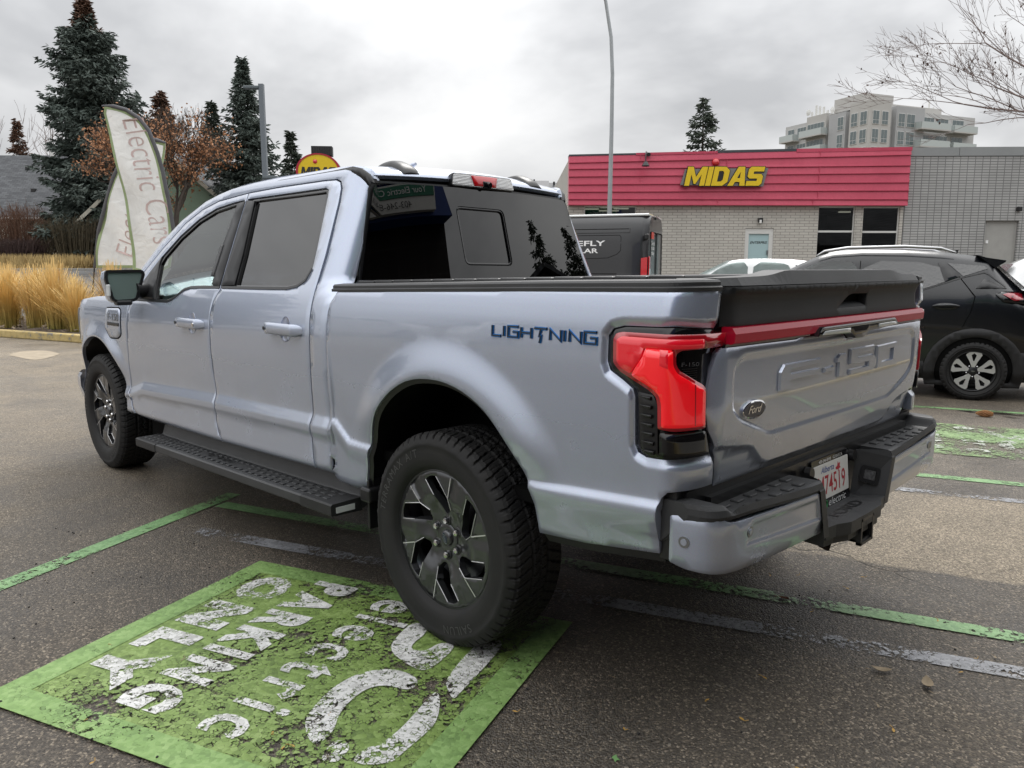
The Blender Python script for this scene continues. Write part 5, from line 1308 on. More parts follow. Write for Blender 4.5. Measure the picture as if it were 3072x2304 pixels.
def lineon(S,pts,w,name,mat,par,off=.004):
    pg=stroke(pts,w); m=MB(); V,T,_=tri(pg); m.add([Vector(S(u,v))+Vector((0,off,0)) for u,v in V],T); return m.build(name,mat,par)
lineon(SV,resample([(.34,1.463),(.207,1.312),(.058,1.11),(.086,.955),(.155,.782)],.05,False),.008,'door_gap',DARK,suv); lineon(SV,resample([(1.19,1.49),(1.20,1.1),(1.22,.6),(1.20,.3)],.05,False),.008,'door_gap',DARK,suv)
lineon(SV,resample([(1.18,1.085),(.57,1.168),(.18,1.309),(-.02,1.362),(-.06,1.345),(-.23,1.21)],.05,False),.012,'belt_trim',SATIN,suv,.006)
for a in(0.02,2.47):
    panel('wheel_well_shade',SV,[arch_poly(a,.315,.37)],DARK,suv,.08,None,[],0,off=.004,tilt=0)  # flat dark disc stands in for the shaded arch cavity
    panel('arch_cladding',SV,[arch_poly(a,.30,.475),arch_poly(a,.315,.365)],PLASTIC,suv,.05,None,[],.02,off=.014,tilt=.8)
panel('sill_cladding',SV,[[(.43,.215),(2.05,.215),(2.0,.40),(.50,.40)]],PLASTIC,suv,.1,None,[],.02,off=.010,tilt=.6)
panel('rear_cladding',SV,[[(-.40,.30),(-.33,.52),(-.62,.54),(-.74,.40),(-.70,.25),(-.45,.25)]],PLASTIC,suv,.06,None,[],.02,off=.010,tilt=.6)
hd_=MB(); hd_.tube([(.205,.868,1.008),(.24,.892,1.012),(.32,.898,1.014),(.41,.892,1.010),(.446,.868,1.003)],[.012,.017,.018,.017,.012],10); hs_=hd_.build('door_handle',BLACKPAINT,suv)
panel('handle_cup',SV,[ell(.325,1.0,.12,.036,24)],GLOSSB,suv,.05,None,[],.003,off=.003,tilt=.6)
panel('tail_lamp',SV,[rcorner([(-.126,1.132),(-.20,1.158),(-.55,1.15),(-.60,1.06),(-.40,1.035),(-.20,1.055)],.012)],GLOSSB,suv,.05,None,[],.012,off=.010,tilt=.6)
panel('red_lens',SV,[[(-.19,1.125),(-.24,1.14),(-.52,1.135),(-.55,1.09),(-.30,1.065)]],DKRED,suv,.05,None,[],.006,off=.014,tilt=.4)
for sgn in(1,-1):
    m=MB(); m.tube([(1.66,.60*sgn,1.55),(1.58,.60*sgn,1.598),(1.34,.60*sgn,1.635),(.75,.60*sgn,1.645),(.40,.595*sgn,1.622),(.25,.585*sgn,1.575)],[.008,.017,.018,.018,.017,.008],8); m.build('roof_rail',simple('satin_silver_rail',(.45,.45,.46),.35,.9),suv)
m=MB(); m.prism([(.05,1.548),(-.04,1.52),(-.225,1.488),(-.215,1.468),(-.13,1.41),(-.10,1.43)],frame(Vector((0,.58,0)),(1,0,0),(0,0,1)),1.16); m.build('rear_spoiler',BLACKPAINT,suv,recalc=True)
m=MB(); m.prism([(.28,1.565),(.20,1.612),(.182,1.612),(.195,1.56)],frame(Vector((0,.02,0)),(1,0,0),(0,0,1)),.04); m.build('roof_antenna',BLACKPAINT,suv,recalc=True)
m=MB(); q=[(-.16,.50,1.425),(-.43,.60,1.165),(-.43,-.60,1.165),(-.16,-.50,1.425)]; m.add([(a-.012,b,c+.012) for a,b,c in q],[(0,1,2,3)]); m.build('rear_screen',GLASS_WETD,suv)
sw=alloy_wheel(suv,.02,.755,.315,.215,.105); clone(sw,suv,Matrix.Translation((2.45,0,0))); clone(sw,suv,Matrix.Scale(-1,4,Vector((0,1,0)))); clone(sw,suv,Matrix.Translation((2.45,0,0))@Matrix.Scale(-1,4,Vector((0,1,0))))
# ---- white hatchbacks behind it
WP=dict(a0=-.72,a1=3.3,zb=.18,top=[(-.72,.78),(-.62,1.0),(-.40,1.28),(-.24,1.47),(-.10,1.545),(.3,1.59),(.9,1.615),(1.35,1.612),(1.65,1.585),(1.95,1.45),(2.35,1.25),(2.5,1.15),(3.0,1.02),(3.22,.9),(3.3,.7)],
 belt=[(-.72,.7),(-.4,1.12),(1.0,1.08),(2.3,1.02),(3.3,.62)],w=[(-.72,.66),(-.4,.80),(.2,.83),(2.4,.82),(3.0,.75),(3.3,.58)],wr=[(-.5,.55),(0,.60),(2.4,.60)])
def white_car(label,s,d,h):
    e=empty('parked_car',label,'car',group='white parked cars'); place(e,s,d,h)
    S=car_S(WP); car_body(WP,'body',WHITEPAINT,e)
    for sg in (1,-1):
        ww=[]
        ww.append(panel('front_window',S,[chaikin([(2.20,1.17),(1.93,1.40),(1.62,1.535),(1.27,1.55),(1.25,1.10),(2.15,1.09)],1)],GLASS_WET,e,.12,None,[],.006,off=.006,tilt=0))
        ww.append(panel('rear_window',S,[chaikin([(1.14,1.55),(.55,1.53),(.36,1.45),(.30,1.12),(1.15,1.10)],1)],GLASS_WET,e,.12,None,[],.006,off=.006,tilt=0))
        ww.append(panel('quarter_window',S,[[(.26,1.48),(.02,1.42),(-.10,1.30),(.22,1.14)]],GLASS_WETD,e,.12,None,[],.006,off=.006,tilt=0))
        for q in ww: q.scale.y=sg
    m=MB(); q=[(-.28,.52,1.46),(-.50,.62,1.20),(-.50,-.62,1.20),(-.28,-.52,1.46)]; m.add([(a-.012,b,c+.012) for a,b,c in q],[(0,1,2,3)]); m.build('rear_screen',GLASS_WETD,e)
    m=MB(); q=[(1.73,.55,1.57),(2.38,.66,1.24),(2.38,-.66,1.24),(1.73,-.55,1.57)]; m.add([(a+.012,b,c+.014) for a,b,c in q],[(3,2,1,0)]); m.build('windscreen',GLASS_WET,e)
    for a in (0,2.42):
        for sg in(1,-1):
            q=panel('wheel_well_shade',S,[arch_poly(a,.30,.36)],DARK,e,.1,None,[],0,off=.004,tilt=0); q.scale.y=sg  # dark disc painting the shade of the arch
    for (x,sg) in((0,1),(2.42,1),(0,-1),(2.42,-1)):
        M=Matrix.Translation((x-.02,0,-.005)); clone(sw,e,(M@Matrix.Scale(-1,4,Vector((0,1,0)))) if sg<0 else M)
    m=MB(); m.bb((2.05,.80,1.05),(2.22,.98,1.20),bev=.03,seg=3); m.build('door_mirror',WHITEPAINT,e)
    return e
white_car('white car with rain-beaded windows, below the glazed door and left of the black SUV',6.70,17.5,HEAD)
white_car('white car just showing its pale roof beyond the back of the black SUV',7.98,12.0,HEAD+math.pi)
# ---- dark van (local: X forward, Y=0 on its left flank, rear at X=0)
van=empty('cargo_van','tall dark grey cargo van with white lettering, parked beyond the pickup cab','van'); VH=math.radians(26); place(van,2.60,15.0,VH)
def VS(a,z):
    y=plin(z,[(.35,-.03),(.6,.0),(1.15,.0),(1.22,-.012),(1.35,-.02),(1.9,-.05),(2.1,-.075),(2.25,-.11),(2.36,-.16),(2.44,-.28)])
    y-=.10*(1-sst(0,.16,a))**2 if a<.16 else 0
    return (a,y,z)
A=[0.0,.03,.08,.16,.5,1.5,2.5,3.5,4.2,4.6,5.2,5.6]; m=MB();V=[];zs=[.35,.6,.9,1.15,1.22,1.35,1.6,1.9,2.1,2.25,2.36,2.44]
def vtop(a): return plin(a,[(0,.985),(.2,1),(4.0,1.0),(4.6,.93),(5.0,.62),(5.6,.50)])
for a in A:
    L_=[VS(a,z)[1] for z in zs]; k=vtop(a)
    r=[(y,.35+(z-.35)*k) for y,z in zip(L_,zs)]+[(-1.03,.35+2.13*k)]+[(-2.06-y,.35+(z-.35)*k) for y,z in list(zip(L_,zs))[::-1]]
    V+=[(a,y,z) for y,z in r]
n=2*len(zs)+1
m.add(V,[(i*n+k,i*n+(k+1)%n,(i+1)*n+(k+1)%n,(i+1)*n+k) for i in range(len(A)-1) for k in range(n)],True); m.add(V[:n],[tuple(range(n))]); m.add(V[-n:],[tuple(range(n))[::-1]]); vb=m.build('body',VANPAINT,van,recalc=True)
m=MB(); m.bb((.02,-1.86,2.415),(4.2,-.22,2.462),bev=.02); m.build('roof_skin',WHITEPAINT,van)
lineon(VS,resample([(.38,2.165),(4.0,2.165)],.3,False),.012,'side_crease',DARK,van); lineon(VS,resample([(.36,2.175),(.36,2.09),(4.0,2.09)],.3,False),.006,'side_crease',DARK,van)
lineon(VS,resample([(4.0,2.045),(.56,2.045),(.53,2.01),(.53,1.75),(.60,1.68),(.78,1.61),(1.0,1.60),(4.0,1.585)],.3,False),.008,'side_panel_line',DARK,van)
for z in (1.50,1.46,1.30,1.22): lineon(VS,resample([(1.45 if z>1.4 else .6,z),(4.0,z)],.3,False),.014,'side_rub_line',DARK if z!=1.46 else PLASTIC2,van,.006)
def onvan(body,a,z,h,name,L=None):
    v,f=text(body,1,0,.02); xs=[q[0] for q in v]; hh=max(q[1] for q in v); k=h/hh; kx=L/(max(xs)-min(xs)); mx=max(xs)
    m=MB(); m.add([Vector(VS(a+(mx-q[0])*kx,z+q[1]*k))+Vector((0,.006,0)) for q in v],f); return m.build(name,WHITE,van)
onvan('FIREFLY',.84,1.845,.098,'van_lettering',.92); onvan('SOLAR',.975,1.705,.090,'van_lettering',.66)
RM=frame(Vector((-.004,0,0)),(0,-1,0),(0,0,1))
m=MB(); m.prism(rcorner([(.10,1.22),(.22,1.22),(.235,1.62),(.12,1.64)],.02),RM,.02); m.build('tail_lamp',REDLENS,van); m=MB(); m.prism([(.105,1.225),(.215,1.225),(.225,1.40),(.11,1.40)],RM,.026); m.build('reversing_lamp',CLEARLENS,van)
m=MB(); m.prism([(-.02,1.22),(.10,1.22),(.10,1.62),(-.02,1.60)],frame(Vector((.10,.002,0)),(-1,0,0),(0,0,1)),.015); m.build('side_lamp',REDLENS,van)
m=MB(); m.prism(rcorner([(.28,1.10),(.98,1.10),(.98,2.12),(.30,2.12)],.05),RM,.01,holes=[rcorner([(.30,1.12),(.96,1.12),(.96,2.10),(.32,2.10)],.05)]); m.prism(rcorner([(1.08,1.10),(1.80,1.10),(1.78,2.12),(1.08,2.12)],.05),RM,.01,holes=[rcorner([(1.10,1.12),(1.78,1.12),(1.76,2.10),(1.10,2.10)],.05)]); m.build('rear_door_lines',DARK,van)
m=MB(); m.prism([(.36,1.98),(.66,1.98),(.66,2.11),(.36,2.11)],RM,.012); m.build('red_decal',simple('orange_red_decal',(.55,.05,.03),.4),van)
def onR(body,x,z,h,L,mat=WHITE):
    v,f=text(body,1); xs=[q[0] for q in v];hh=max(q[1] for q in v); m=MB(); m.add([RM@Vector((x+(q[0]-min(xs))*L/(max(xs)-min(xs)),z+q[1]*h/hh,.013)) for q in v],f); return m.build('door_lettering',mat,van)
onR('Switch',.36,1.86,.075,.40); onR('to solar',.36,1.77,.075,.40); onR('today',.36,1.67,.075,.34)
m=MB(); m.bb((-.03,-1.0,2.37),(.06,-.80,2.43),bev=.02); m.bb((-.02,-.10,1.95),(.06,.04,2.06),bev=.02); m.build('rear_marker',SATIN,van)
for a in(1.05,4.75):
    panel('wheel_well_shade',VS,[arch_poly(a,.36,.44)],DARK,van,.1,None,[],0,off=.004,tilt=0); panel('arch_cladding',VS,[arch_poly(a,.36,.50),arch_poly(a,.36,.43)],PLASTIC,van,.08,None,[],.02,off=.012)  # dark disc in place of a shaded arch hollow, then its cladding
for a in (1.05,4.75):
    for y in(-.10,-1.96):
        M=frame(Vector((a,y,.36)),(-1,0,0),(0,0,1)); w=bpy.data.objects.new('wheel',None); link(w,van); w.matrix_local=M if y>-1 else M@Matrix.Rotation(math.pi,4,'Y')
        tyre(.36,.11,.21,'tyre',w,40,64,False); m=MB(); m.lathe([(.21,.08),(.15,.05),(.05,.09),(0,.09)],Matrix(),24); m.build('rim',STEEL,w)

white_car('white car across the lane, only mirrored in the pickup flank',-8.2,12.6,math.radians(110)).location=(15,9,0)
white_car('second white car across the lane, only mirrored in the pickup flank',-8.2,12.6,math.radians(110)).location=(11,11.5,0)
# ------------------------------------------------------------------ buildings
RZ=math.atan2(RV.y,RV.x)      # local X = to the right, local Y = away
def brick(name,c1,c2,mortar,bw,rh,off,msz=.010):
    t=NT(name); tc_=t.n('ShaderNodeTexCoord'); sp=t.n('ShaderNodeSeparateXYZ'); t.l(tc_.outputs['Object'],sp.inputs[0])
    cb=t.n('ShaderNodeCombineXYZ'); t.l(t.math('ADD',sp.outputs[0],t.math('MULTIPLY',sp.outputs[1],1.0)),cb.inputs[0]); t.l(sp.outputs[2],cb.inputs[1])
    b=t.n('ShaderNodeTexBrick'); t.l(cb.outputs[0],b.inputs['Vector']); b.offset=off; b.inputs['Scale'].default_value=1; b.inputs['Brick Width'].default_value=bw; b.inputs['Row Height'].default_value=rh; b.inputs['Mortar Size'].default_value=msz; b.inputs['Mortar Smooth'].default_value=.1
    for k,c in(('Color1',c1),('Color2',c2),('Mortar',mortar)): b.inputs[k].default_value=(*c,1)
    st=t.noise(tc_.outputs['Object'],.5,5,.6); col=t.mix(1,b.outputs['Color'],t.ramp(st,[(.3,.85),(.7,1.06)]),'MULTIPLY')
    t.pr(col,.85,0,0,.3,t.bump(b.outputs['Fac'],-.6,.02)); return t.m
BRICKM=brick('grey_brick',(.47,.45,.41),(.52,.50,.455),(.27,.255,.235),.30,.088,.5)
BRICKA=brick('stacked_grey_brick',(.37,.37,.36),(.41,.41,.40),(.17,.17,.17),.235,.083,0,.012)
PINK=NT('faded_red_siding'); _c=PINK.co(); _v=PINK.noise(_c,.45,5,.6); PINK.pr(PINK.mix(1,PINK.ramp(_v,[(.3,(.44,.045,.088)),(.7,(.53,.075,.125))]),PINK.ramp(PINK.noise(_c,(14),4,.6),[(.3,.92),(.7,1.05)]),'MULTIPLY'),.42,0,0,.4); PINK=PINK.m
FLASH=simple('grey_flashing',(.27,.28,.28),.5,.2,var=.12,vs=1.2); DKFLASH=simple('dark_flashing',(.05,.055,.065),.5,var=.2); WFRAME=simple('white_window_frame',(.62,.62,.60),.45)
GREYF=simple('grey_wall_paint',(.36,.355,.335),.6,var=.1); WALLIN=simple('shop_interior',(.24,.20,.15),.9,var=.5,vs=1.5)
LIT=NT('lit_strip_lamp'); LIT.pr((.8,.8,.7),.5,emit=(1,.95,.75),es=1.6); LIT=LIT.m
mid=empty('brick_shop','long grey brick garage with faded red slatted fascia and grey annex on its right','building'); mid.location=W(0,25,0); mid.rotation_euler=(0,0,RZ)
FM=frame(Vector((0,0,0)),(1,0,0),(0,0,1))          # XY of prism -> x,z ; extrudes towards the camera (-y)
def wrect(a,b,c,d): return [(a,c),(b,c),(b,d),(a,d)]
HW=[wrect(2.29,3.95,1.0,3.36),wrect(9.73,10.90,.9,3.355),wrect(11.15,12.32,.9,3.345),wrect(7.43,8.34,.05,2.68)]
m=MB(); m.prism(wrect(1.79,12.42,-.05,3.40),frame(Vector((0,.25,0)),(1,0,0),(0,0,1)),.25,holes=HW); m.bb((1.79,.26,-.05),(2.05,12,4.8)); m.bb((1.8,11.8,-.05),(12.4,12,4.8)); wall=m.build('wall',BRICKM,mid)
m=MB(); m.bb((1.8,.3,4.70),(12.4,12,4.78)); m.build('roof',FLASH,mid)
m=MB(); m.bb((2.06,6.0,0),(12.4,6.1,4.6)); m.bb((2.06,.26,-.05),(12.4,6,.0)); m.bb((2.06,.3,3.5),(12.4,6,3.55)); m.build('interior',WALLIN,mid)
m=MB()
for (x,y,l) in((2.5,2.2,.5),(3.1,3.0,.7),(3.0,1.5,.6),(3.5,2.0,.5),(9.9,3.0,.4),(10.1,4,.3),(11.9,3.6,.4)): m.bb((x,y,3.42),(x+l,y+.14,3.46))
m.build('strip_lamp',LIT,mid)
m=MB(); m.bb((2.55,1.2,2.6),(2.72,1.22,2.95)); m.bb((3.3,2.2,2.4),(3.9,2.6,3.1)); m.bb((2.8,2.6,2.3),(3.2,3.0,3.2)); m.build('shop_shelf',simple('shop_goods',(.22,.24,.22),.7,var=.6,vs=6),mid)
for (a,b,z0,z1,bar) in((2.29,3.95,1.0,3.36,None),(9.73,10.90,.9,3.355,2.575),(11.15,12.32,.9,3.345,2.56)):
    fr=MB(); fr.prism(wrect(a,b,z0,z1),frame(Vector((0,.12,0)),(1,0,0),(0,0,1)),.05,holes=[wrect(a+.035,b-.035,z0+.035,z1-.035)]); 
    if bar: fr.bb((a+.036,.06,bar-.03),(b-.036,.125,bar+.03))
    f=fr.build('window',WFRAME,mid); g=MB(); g.bb((a+.03,.095,z0+.03),(b-.03,.10,z1-.03)); g.build('pane',GLASS_DARK,f)
m=MB(); m.prism(wrect(7.43,8.34,.05,2.68),frame(Vector((0,.14,0)),(1,0,0),(0,0,1)),.10,holes=[wrect(7.56,8.21,.25,2.50)]); dr=m.build('door',WFRAME,mid)
m=MB(); m.bb((7.55,.09,.24),(8.22,.10,2.51)); m.build('pane',simple('frosted_blue_pane',(.38,.52,.54),.25,spec=.6),dr)
v,f=text('ENTERPRIS',1,.3,.02); xs=[q[0] for q in v]; m=MB(); m.add([(7.62+(q[0]-min(xs))/(max(xs)-min(xs))*.55,.086,2.19+q[1]*.11) for q in v],f); m.build('door_lettering',SATIN,dr)
m=MB(); m.bb((8.16,.03,1.85),(8.19,.09,1.98)); m.build('handle',STEEL,dr)
m=MB(); m.bb((7.81,-.14,2.84),(7.94,0,2.99),bev=.01); wl_=m.build('wall_lamp',SATIN,mid); m=MB(); m.bb((7.82,-.142,2.82),(7.90,-.03,2.93),bev=.01); m.build('lamp_shade',simple('lamp_white',(.7,.7,.68),.4),wl_)
# fascia: lapped slats, sloping a little
zl=[4.87,4.665,4.477,4.246,4.004,3.781,3.557,3.385]; zr=[5.10,4.907,4.584,4.356,4.07,3.821,3.552,3.367]
x0,x1=1.78,12.44
m=MB()
for i in range(7):
    a,b,c,d=zl[i],zr[i],zl[i+1],zr[i+1]; yt,yb=(-.16,-.205) 
    P=[(x0,yt,a),(x1,yt,b),(x1,yb,d+.012),(x0,yb,c+.012),(x1,yb,d-.004),(x0,yb,c-.004),(x1,yt,d-.004),(x0,yt,c-.004)]
    m.add(P,[(0,3,2,1),(3,5,4,2),(5,7,6,4)])
    for xs_2 in ((4.0,6.7,9.6)[i%3::2] if i<6 else (3.97,6.45,9.45)):
        t=(xs_2-x0)/(x1-x0); m.bb((xs_2,yb-.004,lerp(c,d,t)+.02),(xs_2+.012,yb+.01,lerp(a,b,t)-.01))
m.add([(x0,-.16,zl[0]),(x0,.25,zl[0]),(x0,.25,zl[-1]),(x0,-.2,zl[-1])],[(0,1,2,3)]); m.add([(x1,-.16,zr[0]),(x1,.25,zr[0]),(x1,.25,zr[-1]),(x1,-.2,zr[-1])],[(3,2,1,0)]); m.add([(x0,-.2,3.375),(x1,-.2,3.362),(x1,.1,3.362),(x0,.1,3.375)],[(0,1,2,3)])
fas=m.build('fascia',PINK,mid)
def slab(m,a,b,za,zb,h,y0=-.175,y1=.3): m.add([(a,y0,za),(b,y0,zb),(b,y0,zb+h),(a,y0,za+h),(a,y1,za),(b,y1,zb),(b,y1,zb+h),(a,y1,za+h)],[(0,1,2,3),(3,2,6,7),(4,7,6,5),(0,3,7,4),(1,5,6,2)])
tz_=lambda x:lerp(zl[0],zr[0],(x-x0)/(x1-x0))
m=MB(); slab(m,3.87,6.41,tz_(3.87)-.02,tz_(6.41)-.02,.075,-.185); m.build('fascia_cap',PINK,mid); m=MB(); slab(m,8.87,12.47,tz_(8.87)-.04,tz_(12.47)-.06,.11,-.185); m.build('fascia_cap',PINK,mid)
m=MB(); slab(m,1.78,3.86,tz_(1.78),tz_(3.86),.05); m.build('parapet_flashing',DKFLASH,mid); m=MB(); slab(m,6.42,8.86,tz_(6.42),tz_(8.86),.075); m.build('parapet_flashing',DKFLASH,mid)
m=MB(); m.tube([(4.2,-.17,4.99),(4.15,-.35,4.99),(4.12,-.48,4.86),(4.12,-.50,4.66)],.018,8); m.cyl((4.12,-.50,4.66),(4.12,-.50,4.54),.05,.125,16); m.lathe([(.0,-.03),(.11,-.02),(.125,.0)],Matrix.Translation((4.12,-.50,4.54)),16); m.cyl((4.24,-.20,4.93),(4.24,-.32,4.90),.06,seg=12); m.build('gooseneck_lamp',SATIN,mid)
# annex
DW=wrect(15.06,16.13,.05,2.915)
m=MB(); m.prism(wrect(12.44,26,-.05,4.90),frame(Vector((0,.25,0)),(1,0,0),(0,0,1)),.25,holes=[DW]); m.bb((12.5,.26,-.05),(26,12,4.85)); m.build('annex_wall',BRICKA,mid)
m=MB(); m.add([],[]); slab(m,12.47,14.02,4.895,4.90,.26,-.03); slab(m,14.035,26,4.90,4.95,.27,-.03); m.build('annex_parapet',FLASH,mid)
m=MB(); m.prism(DW,frame(Vector((0,.16,0)),(1,0,0),(0,0,1)),.06,holes=[wrect(15.13,16.06,.05,2.84)]); m.bb((15.12,.11,.06),(16.07,.15,2.85)); ad=m.build('annex_door',GREYF,mid); m=MB(); m.bb((15.17,.09,2.20),(15.25,.108,2.30)); m.build('door_notice',WHITE,ad)
m=MB(); m.bb((15.98,-.12,3.20),(16.12,0,3.34),bev=.02); m.build('annex_lamp',SATIN,mid)
# wall sign
LM={'M':(1.1,[(0,0),(0,1),(.3,1),(.55,.45),(.8,1),(1.1,1),(1.1,0),(.83,0),(.83,.6),(.6,.10),(.5,.10),(.27,.6),(.27,0)],[]),'I':(.28,[(0,0),(0,1),(.28,1),(.28,0)],[]),
'D':(.86,[(0,0),(0,1),(.62,1),(.86,.8),(.86,.2),(.62,0)],[[(.28,.22),(.28,.78),(.5,.78),(.58,.68),(.58,.32),(.5,.22)]]),'A':(.95,[(0,0),(.40,1),(.75,1),(.95,0),(.66,0),(.63,.2),(.37,.2),(.30,0)],[[(.44,.4),(.60,.4),(.57,.74)]]),
'S':(.85,[(0,0),(0,.25),(.55,.25),(.55,.38),(.12,.38),(0,.5),(0,.88),(.12,1),(.85,1),(.85,.75),(.3,.75),(.3,.62),(.72,.62),(.85,.5),(.85,.12),(.72,0)],[])}
def logo(M,w,h,shear,mat,edge,par,depth=.05):
    tot=sum(LM[c][0] for c in 'MIDAS')+.05*4; k=w/(tot+shear); x=0
    for c in 'MIDAS':
        wd,pl,hl=LM[c]; T=lambda L:[((x+a+b*shear)*k,b*h) for a,b in L]
        m=MB(); m.prism(T(pl),M,depth,holes=[T(q) for q in hl]); o=m.build('sign_letter',mat,par)
        if edge: 
            m=MB(); m.prism(shrink(T(pl),-.022),M,depth*.5); m.build('letter_edge',edge,o)
        x+=wd+.05
YEL=simple('sign_yellow',(.72,.50,.01),.4,var=.08); 
sg=empty('wall_sign','yellow slanted wall sign with raised letters on the red fascia','sign',W(0,25,0),RZ)
m=MB(); m.prism([(5.255,3.985),(5.40,4.465),(7.975,4.50),(7.835,3.94)],frame(Vector((0,-.21,0)),(1,0,0),(0,0,1)),.09); m.build('backing',simple('sign_grey',(.17,.17,.165),.5),sg)
logo(frame(Vector((5.36,-.30,3.955)),(1,0,.0),(0,0,1)),2.50,.575,.20,YEL,SATIN,sg)
m=MB(); m.lathe([(0,.09),(.08,.07),(.11,.03),(.12,0)],frame(Vector((6.355,-.21,4.68)),(1,0,0),(0,0,1)),24); m.build('red_dot',REDLENS,sg)
# pylon sign
py=empty('pylon_sign','oval yellow roadside sign with a black ribbed box on top, above the pickup roof','sign',W(-10.98,45,0),RZ+.10)
EL=lambda a,b:[(a*math.cos(t),b*math.sin(t)) for t in np.linspace(0,2*math.pi,49)[:-1]]
SM=frame(Vector((0,0,6.87)),(1,0,0),(0,0,1))
m=MB(); m.prism(EL(1.24,.98),SM@Matrix.Translation((0,0,-.85)),.85); m.build('housing',simple('sign_black',(.02,.02,.022),.5),py)
m=MB(); m.prism(EL(1.24,.98),SM,.06,holes=[EL(1.12,.90)]); m.build('red_rim',simple('sign_red',(.35,.012,.03),.4),py); m=MB(); m.prism(EL(1.13,.91),SM,.03); m.build('face',YEL,py)
logo(SM@Matrix.Translation((-.98,-.30,.03)),1.96,.52,.2,simple('sign_letter_black',(.015,.015,.015),.5),None,py,.02)
m=MB(); m.lathe([(0,.06),(.10,.04),(.125,0)],SM@Matrix.Translation((-.16,.52,.03)),20); m.build('red_dot',REDLENS,py)
m=MB(); m.bb((-.38,.15,7.75),(.78,.75,8.27)); 
for i in range(9): m.bb((-.37+i*.13,.12,7.78),(-.31+i*.13,.16,8.24))
m.build('top_box',simple('box_black',(.016,.016,.018),.6),py); m=MB(); m.bb((-.25,.25,0),(.25,.65,6.0)); m.build('post',SATIN,py)
# houses
SHING=NT('dark_shingles'); _c=SHING.co(1,'Object'); _b=SHING.n('ShaderNodeTexBrick'); SHING.l(_c,_b.inputs['Vector']); _b.inputs['Scale'].default_value=1; _b.inputs['Brick Width'].default_value=.45; _b.inputs['Row Height'].default_value=.17; _b.inputs['Mortar Size'].default_value=.012
for k_,c_ in(('Color1',(.055,.058,.064)),('Color2',(.10,.105,.112)),('Mortar',(.03,.031,.034))): _b.inputs[k_].default_value=(*c_,1)
SHING.pr(SHING.mix(1,_b.outputs['Color'],SHING.ramp(SHING.noise(_c,1.2,4,.6),[(.3,.85),(.7,1.15)]),'MULTIPLY'),.85); SHING=SHING.m
GREENW=simple('pale_green_stucco',(.26,.35,.26),.85,var=.12,vs=2); CREAMW=simple('cream_trim',(.60,.57,.48),.7); BROWNW=simple('brown_window',(.10,.045,.03),.5)
def gable(e,x0,x1,y0,y1,ze,zr,wm,axis='x',ov=.35,base=1.3):
    """walls + pitched roof; ridge along axis"""
    m=MB(); m.bb((x0,y0,base),(x1,y1,ze))
    if axis=='x':
        ym=(y0+y1)/2; m.add([(x0,y0,ze),(x0,y1,ze),(x0,ym,zr),(x1,y0,ze),(x1,y1,ze),(x1,ym,zr)],[(0,2,1),(3,4,5)])
        rf=[((x0-ov,y0-ov,ze-.2),(x1+ov,y0-ov,ze-.2),(x1+ov,ym,zr),(x0-ov,ym,zr)),((x1+ov,y1+ov,ze-.2),(x0-ov,y1+ov,ze-.2),(x0-ov,ym,zr),(x1+ov,ym,zr))]
    else:
        xm=(x0+x1)/2; m.add([(x0,y0,ze),(x1,y0,ze),(xm,y0,zr),(x0,y1,ze),(x1,y1,ze),(xm,y1,zr)],[(0,1,2),(3,5,4)])
        rf=[((x0-ov,y1+ov,ze-.2),(x0-ov,y0-ov,ze-.2),(xm,y0-ov,zr),(xm,y1+ov,zr)),((x1+ov,y0-ov,ze-.2),(x1+ov,y1+ov,ze-.2),(xm,y1+ov,zr),(xm,y0-ov,zr))]
    m.build('wall',wm,e)
    return rf
def roofplane(e,q,mat,th=.12):
    a,b,c,d=[Vector(p) for p in q]; ex=(b-a); ey=(d-a); M=frame(a+Vector((0,0,.05)),ex,ey); Mi=M.inverted(); pl=[(lambda r:(r.x,r.y))(Mi@(p+Vector((0,0,.05)))) for p in(a,b,c,d)]
    m=MB(); m.prism(pl,Matrix.Identity(4),th); o=m.build('roof',mat,e); o.matrix_local=M; return o
hA=empty('shingled_house','low house with broad dark grey shingle roof left of the tallest spruce','house',W(0,60,0),RZ)
f_=60/46
rf=gable(hA,-52,-33.5,0,10,5.35,10.4,CREAMW,'x',.5)
for q in rf: roofplane(hA,q,SHING)
m=MB(); m.bb((-53,-.75,5.08),(-33,-.55,5.25)); m.build('gutter',WFRAME,hA)
m=MB(); m.bb((-36.1,-.06,2.0),(-34.6,0,4.4)); wq=m.build('window',CREAMW,hA); m=MB(); m.bb((-35.95,-.09,2.9),(-35.4,-.05,4.2)); m.bb((-35.3,-.09,2.9),(-34.75,-.05,4.2)); m.build('pane',BROWNW,wq)
for x,z,h in((-38.8,9.2,.35),(-37.3,7.3,.25),(-42,9.3,.3)):
    y=(z-5.15)/(10.4-5.15)*5.5-.5; m=MB(); m.bb((x-.12,y-.25,z),(x+.2,y+.1,z+h)); m.build('roof_vent',SATIN,hA)
m=MB(); m.bb((-37.6,4.8,10.2),(-37.35,5.1,11.3)); m.build('vent_pipe',WFRAME,hA)
hB=empty('green_house','pale green gabled house behind the rust-leaved tree','house',W(0,50,0),RZ)
rf=gable(hB,-27.5,-16.6,0,9,4.0,8.75,GREENW,'y',.4)
for q in rf: roofplane(hB,q,SHING)
m=MB(); 
for a,b in(((-27.9,3.75),(-22.05,8.85)),((-22.05,8.85),(-16.2,3.75))):
    M=frame(Vector((a[0],-.45,a[1])),Vector((b[0]-a[0],0,b[1]-a[1])),(0,1,0)); m.bb((0,-.04,-.02),(math.dist(a,b),.04,.20),M=M)
m.build('barge_board',CREAMW,hB)
m=MB(); m.bb((-21.9,-.05,7.1),(-21.3,-.0,8.5)); m.build('gable_panel',GREENW,hB)
